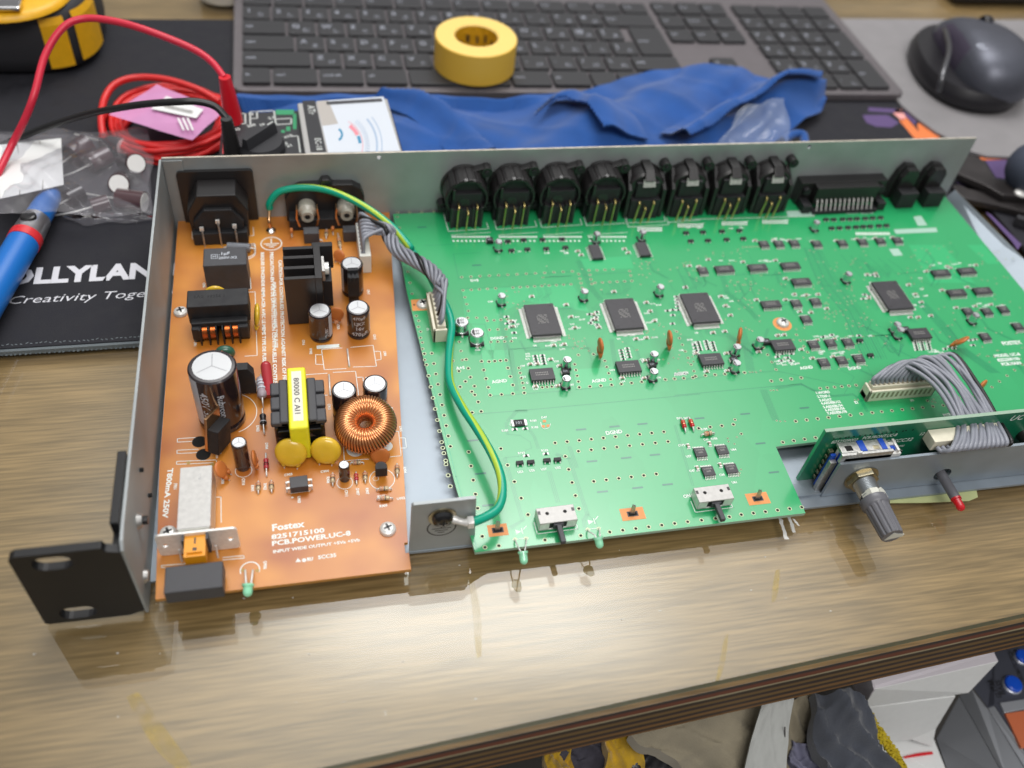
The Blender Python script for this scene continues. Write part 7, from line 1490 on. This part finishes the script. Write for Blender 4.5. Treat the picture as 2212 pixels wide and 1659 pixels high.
# tape measure
tm = root('tape_measure', 'yellow and black tape measure lying on its side at the top left', 'tape measure', (-90, 190, 3))
def sq(cx, cy, rx_, ry_, n_=40, e_=3.0):
    o = []
    for k in range(n_):
        a = 2*math.pi*k/n_; c_, s_ = math.cos(a), math.sin(a); o.append((cx+rx_*math.copysign(abs(c_)**(2/e_), c_), cy+ry_*math.copysign(abs(s_)**(2/e_), s_)))
    return o
tcx, tcy = -92, 187
def loft(mb, rings, m, cap=True):
    n_ = len(rings[0]); vs = sum(rings, []); mb.add(vs, [(i*n_+k, i*n_+(k+1) % n_, (i+1)*n_+(k+1) % n_, (i+1)*n_+k) for i in range(len(rings)-1) for k in range(n_)], m, True)
    if cap: mb.add(rings[-1], [list(range(n_))], m)
mb = MB(); loft(mb, [[(a, b_, z) for a, b_ in sq(tcx, tcy, 43*f, 44*f)] for z, f in ((3.2, .88), (6, .97), (14, 1), (32, 1), (38, .96), (41, .86), (42, .7))], 'rubber'); inroot(mb.build('case'), tm)
mb = MB(); loft(mb, [[(a, b_, z) for a, b_ in sq(tcx-2, tcy-14, 37*f, 40*f, e_=2.2)] for z, f in ((40.5, 1.0), (43, .98), (44.2, .9), (44.6, .6))], 'tool_yellow'); inroot(mb.build('face_plate'), tm)
mb = MB()
def grip(a0, a1, z0, z1, f=1.012):
    pl = sq(tcx, tcy, 43*f, 44*f, 160); vs = []
    ks = range(int(a0/360*160), int(a1/360*160)+1)
    for k in ks: p = pl[k % 160]; vs += [(p[0], p[1], z0), (p[0], p[1], z1)]
    for k in ks: p = pl[k % 160]; vs += [(tcx+(p[0]-tcx)*.97, tcy+(p[1]-tcy)*.97, z1+4)]
    n_ = len(ks); mb.add(vs, [(2*i, 2*i+2, 2*i+3, 2*i+1) for i in range(n_-1)]+[(2*i+1, 2*i+3, 2*n_+i+1, 2*n_+i) for i in range(n_-1)], 'tool_yellow')
grip(286, 308, 8, 33); grip(315, 352, 9, 34); inroot(mb.build('grip'), tm)
mb = MB(); mb.box(-130, 136, 45.5, -79, 146, 48, 'chrome'); mb.box(-130, 144, 46, -80, 158, 53, 'pen_silver'); inroot(mb.build('belt_clip', bev=1), tm)
# mouse
ms_ = root('computer_mouse', 'large sculpted grey computer mouse with black base on the grey pad', 'mouse', (505, 130, 5.2))
mcx, mcy = 515, 130; TH = math.radians(-16)
def mpt(u, v):   # u along length (-1 near .. 1 far), v across
    return u, v
mb = MB(); NU, NV = 30, 30; vs = []; cols = []
def mouse_r(a):
    c_, s_ = math.cos(a), math.sin(a); r_ = 1/((abs(c_)/39)**2.4+(abs(s_)/56)**2.4)**(1/2.4); return r_*.90*(1+.12*math.cos(a-math.pi))
rings = []
for z, f in ((5.2, .90), (7, .98), (11, 1.0), (15, .98), (19, .93)):
    rings.append([(mcx+mouse_r(a)*f*math.cos(a+TH), mcy+mouse_r(a)*f*math.sin(a+TH), z) for a in [2*math.pi*k/48 for k in range(48)]])
loft(mb, rings, 'mouse_dark'); inroot(mb.build('base'), ms_)
mb = MB(); R_ = []
for i in range(13):
    t_ = i/12; f = math.cos(t_*math.pi/2)**.62; zz = 14+27*math.sin(t_*math.pi/2)
    R_.append([(mcx+7-5*t_+mouse_r(a)*.99*f*(1-.30*max(0, -math.cos(a)))*math.cos(a+TH), mcy-6*t_+mouse_r(a)*.965*f*math.sin(a+TH), 14+(zz-14)*(1-.22*max(0, math.sin(a))*f)) for a in [2*math.pi*k/48 for k in range(48)]])
n_ = 48; vs = sum(R_, [])
fs = [(i*n_+k, i*n_+(k+1) % n_, (i+1)*n_+(k+1) % n_, (i+1)*n_+k) for i in range(12) for k in range(n_)]
def ang(f): k = (f % n_) if isinstance(f, int) else f[0] % n_; return 360*k/48
mb.add(vs, [f for f in fs if not (140 < ang(f) < 215 and f[0]//n_ < 7) and not ((ang(f) < 40 or ang(f) > 330) and f[0]//n_ < 6)], 'mouse_top', True)
mb.add(vs, [f for f in fs if (140 < ang(f) < 215 and f[0]//n_ < 7)], 'mouse_side', True); mb.add(vs, [f for f in fs if ((ang(f) < 40 or ang(f) > 330) and f[0]//n_ < 6)], 'mouse_right', True)
inroot(mb.build('shell', weld=True), ms_)
mb = MB(); c_ = P(11, 1990, 248, 44.5); mb.ringf((c_.x, c_.y, 45.3), 2.0, 3.6, 'key_print', 20, 20, 320); mb.disc((c_.x, c_.y, 45.3), 1.2, 'key_print', 12); inroot(mb.build('emblem'), ms_)
mb = MB(); c_ = P(11, 2010, 125, 34); mb.lathe([(5, -3), (5.6, -1.5), (5.6, 1.5), (5, 3)], 'mouse_dark', tuple(c_), 'x', 20); inroot(mb.build('scroll_wheel'), ms_)
mb = MB(); p = P(11, 1800, 180, 30); mb.tube(spline([P(11, 1795, 130, 26), P(11, 1822, 250, 34), P(11, 1790, 380, 32), P(11, 1765, 480, 22)], 6), 1.6, 'mouse_right', 10); inroot(mb.build('thumb_wheel'), ms_)
# cutters and rubber bulb at the right
ct = root('cutting_pliers', 'dark metal cutting pliers lying open beside the right end of the unit', 'pliers', (470, 0, 3.2))
mb = MB()
def flat(pts, r, z0, z1, m): pl = [P(r, x, y, z1) for x, y in pts]; mb.prism([(p.x, p.y) for p in pl][::-1], z0, z1, m)
flat([(690, 680), (760, 688), (860, 745), (975, 925), (1060, 960), (1400, 940), (1420, 1120), (1060, 1100), (1010, 1075), (880, 1000), (600, 880), (560, 900)], 12, 8, 12, 'cutter'); inroot(mb.build('blade', bev=.6), ct)
mb = MB(); flat([(540, 1000), (600, 985), (700, 1030), (900, 1070), (1060, 1080), (1400, 1120), (1420, 1310), (1266, 1270), (1000, 1200), (700, 1140), (600, 1090)], 12, 3.6, 7.6, 'cutter'); inroot(mb.build('blade', bev=.6), ct)
mb = MB(); c_ = P(12, 1235, 1085, 12); mb.lathe([(4, 0), (3.8, 1), (2.4, 1.8), (.01, 2)], 'tin', tuple(c_), n=20); inroot(mb.build('pivot'), ct)
mb = MB(); flat([(1200, 1290), (1500, 1360), (1500, 1420), (1200, 1330)], 12, 3.4, 9, 'rubber'); inroot(mb.build('handle', bev=.6), ct)
mb = MB(); c_ = P(12, 1275, 800, 24); mb.ball((0, 0, 0), 17, 'bulb_blue', 32, 16, (1.1, 1.05, 1)); mb.cyl((12, 6, 0), (36, 18, 2), 7, 'bulb_blue', 20, 5); o = mb.build('rubber_bulb', local=True); o.location = (c_.x*.001+.012, c_.y*.001, .0204); tag(o, 'dark blue rubber blower bulb at the right edge, behind the pliers', 'blower')
# far edge
mb = MB(); mb.lathe([(16, 0), (17, 1), (17, 24), (15, 26), (.01, 26)], 'cream', (0, 0, 0), n=30); o = mb.build('cream_pot', local=True); o.location = (D(505, 8, 0).x*.001-.006, .252, .0003); tag(o, 'cream coloured round pot behind the tape measure', 'pot')
mb = MB(); mb.box(-60, -10, 0, 100, 30, 10, 'black'); o = mb.build('black_stand', local=True, bev=1); o.location = (.64, .262, .0003); tag(o, 'black stand foot at the top right corner', 'stand')
mb = MB(); mb.box(-100, 0, 0, 85, 30, 6, 'white'); o = mb.build('white_tray', local=True, bev=1); o.location = (.535, .270, .0003); tag(o, 'white tray edge behind the keyboard at the top', 'tray')
# ================================================================ below the table edge
mat('floor_mat', (.05, .045, .04), .8, noise=.2, nscale=10)
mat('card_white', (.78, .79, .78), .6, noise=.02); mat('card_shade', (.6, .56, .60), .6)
mat('device_silver', (.26, .27, .29), .35, .55); mat('device_dark', (.085, .09, .115), .4, .4); mat('device_light', (.5, .52, .56), .3, .5); mat('device_blue', (.01, .08, .55), .25); mat('lcd_orange', (.6, .16, .07), .3); mat('device_ink', (.01, .01, .012), .5)
mat('felt_yellow', (.50, .30, .01), .95, noise=.15, nscale=200, bump=.6, bscale=1500, sheen=.4); mat('cloth_grey', (.055, .052, .07), .9, bump=.4, bscale=1800, noise=.15); mat('cloth_beige', (.27, .235, .165), .95, noise=.15, nscale=60, bump=.5, bscale=1500, sheen=.3); mat('strap', (.45, .46, .44), .85, bump=.5, bscale=2500); mat('velvet', (.055, .062, .08), .9, noise=.25, nscale=25, sheen=.6, bump=.4, bscale=1200); mat('lining', (.17, .17, .24), .8, noise=.2, nscale=40); mat('leather_dark', (.012, .012, .015), .35, bump=.3, bscale=400); mat('fur_yellow', (.55, .42, .02), .95, bump=.5); mat('red_print', (.7, .01, .02), .5)
mb = MB(); mb.box(-600, -900, -330, 1300, 600, -320, 'floor_mat'); one(mb, 'floor', None, None); bpy.data.objects['floor']['kind'] = 'structure'; bpy.data.objects['floor']['label'] = 'dark floor below the workbench'
def soft(r, pts4, z, th, m, seed, amp, nx_=24, ny_=24, curve=0):
    mb = MB(); rnd = random.Random(seed); ph = [rnd.uniform(0, 6) for _ in range(8)]; zz = z if isinstance(z, (list, tuple)) else [z]*4
    A_, B_, C__, D__ = [P(r, x, y, q) for (x, y), q in zip(pts4, zz)]; vs = []
    for i in range(nx_+1):
        for j in range(ny_+1):
            f, g_ = i/nx_, j/ny_; p = (A_.lerp(B_, f)).lerp(D__.lerp(C__, f), g_); h_ = math.sin(f*5+ph[0]+g_*2)*.6+math.sin(g_*7+ph[1])*.4+math.sin(f*13+g_*9+ph[2])*.3+math.sin(f*23-g_*17+ph[3])*.12+.55*(1-abs(math.sin(f*7+g_*5+ph[6])))**3+.4*(1-abs(math.sin(f*4-g_*9+ph[7])))**4-.15*abs(math.sin(f*31+g_*12+ph[2]))
            vs.append(p+V((math.sin(g_*8+ph[4])*amp*.3, math.sin(f*8+ph[5])*amp*.3, h_*amp+curve*(1-(2*f-1)**2))))
    N = ny_+1; fs = [(i*N+j, (i+1)*N+j, (i+1)*N+j+1, i*N+j+1) for i in range(nx_) for j in range(ny_)]
    mb.add(vs, fs, m, True); mb.add([p-V((0, 0, th)) for p in vs], [f[::-1] for f in fs], m, True)
    bd = [i*N for i in range(nx_+1)]+[nx_*N+j for j in range(1, N)]+[i*N+ny_ for i in range(nx_-1, -1, -1)]+[j for j in range(ny_-1, 0, -1)]; L = len(vs)
    mb.add(vs+[p-V((0, 0, th)) for p in vs], [(bd[k], bd[(k+1) % len(bd)], L+bd[(k+1) % len(bd)], L+bd[k]) for k in range(len(bd))], m); return mb
one(soft(16, [(60, 1150), (560, 1150), (640, 700), (60, 700)], [-115, -115, -95, -95], 10, 'cloth_grey', 1, 4), 'grey_garment', 'dark grey woven garment under the table front edge', 'garment')
one(soft(16, [(90, 1200), (330, 1200), (290, 780), (60, 780)], [-100]*4, 8, 'felt_yellow', 2, 3), 'yellow_cloth', 'mustard yellow cloth at the far left below the table edge', 'cloth')
one(soft(16, [(540, 1200), (930, 1250), (830, 700), (590, 700)], [-108, -108, -88, -88], 8, 'felt_yellow', 3, 3), 'yellow_cloth', 'wider mustard yellow cloth between grey garment and beige cloth', 'cloth')
one(soft(16, [(800, 1250), (1500, 1250), (1200, 700), (790, 720)], [-106, -106, -92, -92], 8, 'leather_dark', 4, 4), 'leather_pouch', 'shiny black leather pouch below the beige cloth', 'pouch')
one(soft(16, [(1330, 1030), (1850, 1300), (2000, 380), (780, 680)], [-92, -100, -72, -72], 8, 'cloth_beige', 5, 3.5), 'beige_cloth', 'olive beige felt cloth left of the white strap', 'cloth')
one(soft(16, [(1660, 1300), (2060, 1300), (2160, 380), (1900, 400)], [-88, -88, -62, -62], 2, 'strap', 6, 1.5), 'white_strap', 'off white woven strap with a stitched seam hanging below the table', 'strap')
mb = MB(); mb.tube(spline([P(16, 2075, 980, -85.0), P(16, 2085, 800, -75.5), P(16, 2085, 650, -68)], 6), .25, 'ink'); sm = mb.build('seam'); st_ = [o for o in bpy.data.objects if o.name.startswith('white_strap')][0]; sm.parent = st_
one(soft(15, [(100, 1500), (500, 1500), (340, 720), (120, 760)], [-122, -122, -97, -97], 6, 'cloth_beige', 7, 3), 'beige_cloth', 'narrow brown beige cloth fold right of the white strap', 'cloth')
one(soft(15, [(150, 1500), (560, 1500), (420, 1150), (150, 1150)], [-118, -118, -108, -108], 6, 'lining', 8, 4), 'blue_grey_lining', 'shiny blue grey lining fabric at the bottom between beige fold and velvet', 'fabric')
one(soft(15, [(440, 1500), (1120, 1500), (770, 830), (340, 690)], [-105, -112, -95, -85], 8, 'velvet', 9, 5, curve=6), 'velvet_cushion', 'dark grey velvet cushion edge with stitched seam below the table', 'cushion')
vc = [o for o in bpy.data.objects if o.name.startswith('velvet_cushion')][0]
mb = MB(); rnd = random.Random(5)
for k in range(150):
    f = rnd.random(); p = P(15, 800+f*350+rnd.uniform(-12, 14), 900+f*520, -97-14*f); 
    for j in range(2): mb.tube([p, p+V((rnd.uniform(-2, 2), rnd.uniform(-2, 2), rnd.uniform(0, 2))), p+V((rnd.uniform(-3, 3), rnd.uniform(-3, 3), rnd.uniform(0, 2)))], .55, 'fur_yellow', 5)
f_ = mb.build('fuzzy_yellow_edge'); f_.parent = vc
# white box
wb_ = root('white_box', 'white cardboard box with open flaps leaning below the table edge', 'box', tuple(P(15, 1300, 900, -120)))
def panel(pts, m='card_white', th=.8):
    mb = MB(); q = [P(15, x, y, z) for x, y, z in pts]; n_ = len(q); nn_ = ((q[1]-q[0]).cross(q[2]-q[0])).normalized()*th
    mb.add(q+[p-nn_ for p in q], [list(range(n_)), list(range(n_, 2*n_))[::-1]]+[(i, n_+i, n_+(i+1) % n_, (i+1) % n_) for i in range(n_)], m); return mb
inroot(panel([(890, 680, -84), (780, 850, -104), (1720, 715, -104), (1985, 435, -84)]).build('front_face', bev=.2), wb_)
inroot(panel([(780, 850, -104.2), (1000, 1165, -140), (1215, 1132, -140), (1430, 1035, -132), (1605, 745, -104.2)]).build('flap', bev=.2), wb_)
inroot(panel([(1215, 1132, -141), (1395, 1196, -146), (1430, 1035, -133)]).build('small_flap', bev=.2), wb_)
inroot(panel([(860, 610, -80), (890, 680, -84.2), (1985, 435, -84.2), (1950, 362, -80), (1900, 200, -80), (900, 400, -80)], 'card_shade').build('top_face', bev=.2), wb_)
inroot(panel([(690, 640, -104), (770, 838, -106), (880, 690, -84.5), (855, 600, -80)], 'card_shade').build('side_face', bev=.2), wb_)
mb = panel([(760, 1500, -150), (1560, 1500, -150), (1400, 1100, -148), (900, 1100, -148), (700, 1000, -148)]); wp_ = one(mb, 'white_sheet', 'white printed card with a red bar under the open box', 'card')
mb = MB(); q = [P(15, x, y, -148.6+.0) for x, y in ((1130, 1290), (1140, 1306), (1395, 1268), (1388, 1243), (1260, 1258))]; mb.add([p+V((0, 0, 1.4)) for p in q], [list(range(5))], 'red_print'); rb = mb.build('red_bar'); rb.parent = wp_
# silver device
sd = root('audio_device', 'silver desktop device with blue oval buttons and an orange screen, bottom right corner', 'audio device', tuple(P(15, 2000, 1100, -150)))
inroot(panel([(1430, 1120, -150), (1560, 1500, -150), (2060, 1500, -138), (1635, 740, -138)], 'device_silver', 6).build('side_panel', bev=.3), sd)
inroot(panel([(1635, 738, -137.6), (2065, 1500, -137.6), (2330, 1500, -132), (1890, 850, -132), (1750, 680, -132)], 'device_silver', 5).build('sloped_panel', bev=.3), sd)
inroot(panel([(1890, 850, -131.8), (2330, 1560, -131.8), (2390, 1500, -129), (1945, 830, -129)], 'device_light', 4).build('bright_edge', bev=.3), sd)
inroot(panel([(1750, 660, -131), (1890, 848, -131), (1945, 828, -129), (2400, 1500, -129), (2500, 200, -129), (1950, 300, -129)], 'device_dark', 4).build('control_panel', bev=.3), sd)
inroot(panel([(2000, 800, -127.5), (2040, 892, -127.5), (2300, 840, -127.5), (2300, 755, -127.5)], 'device_light', 2).build('screen_frame', bev=.3), sd)
inroot(panel([(2045, 895, -127.6), (2190, 1200, -127.6), (2350, 1200, -127.6), (2350, 850, -127.6)], 'lcd_orange', 2).build('screen', bev=.2), sd)
for cx_, cy_, rx_, ry_ in ((2105, 645, 72, 86), (2190, 400, 60, 110)):
    mb = MB(); a = P(15, cx_, cy_, -128.6); rr_ = (P(15, cx_+rx_, cy_, -128.6)-a).length; mb.lathe([(rr_*1.1, -.4), (rr_*1.08, .6), (rr_, .8), (rr_*.98, 2.2), (rr_*.8, 2.8), (.01, 3.0)], ['device_light', 'device_light', 'device_blue', 'device_blue', 'device_blue'], tuple(a), n=30); inroot(mb.build('button'), sd)
mb = MB()
def dtext(s_, x, y, x2, y2, h_):
    a, b_ = P(15, x, y, -128.8), P(15, x2, y2, -128.8); u = (b_-a); n_ = V((-u.y, u.x, 0)).normalized(); mb.text(s_, a, h_, 'device_ink', tuple(u.normalized()), tuple(n_), fit=u.length, bold=.03)
dtext('GUITAR', 2020, 755, 1930, 590, 3.0); dtext('BASS', 2050, 730, 1998, 600, 3.0); dtext('CHROMATIC PITCH', 2230, 640, 2100, 340, 2.6)
inroot(mb.build('lettering'), sd)
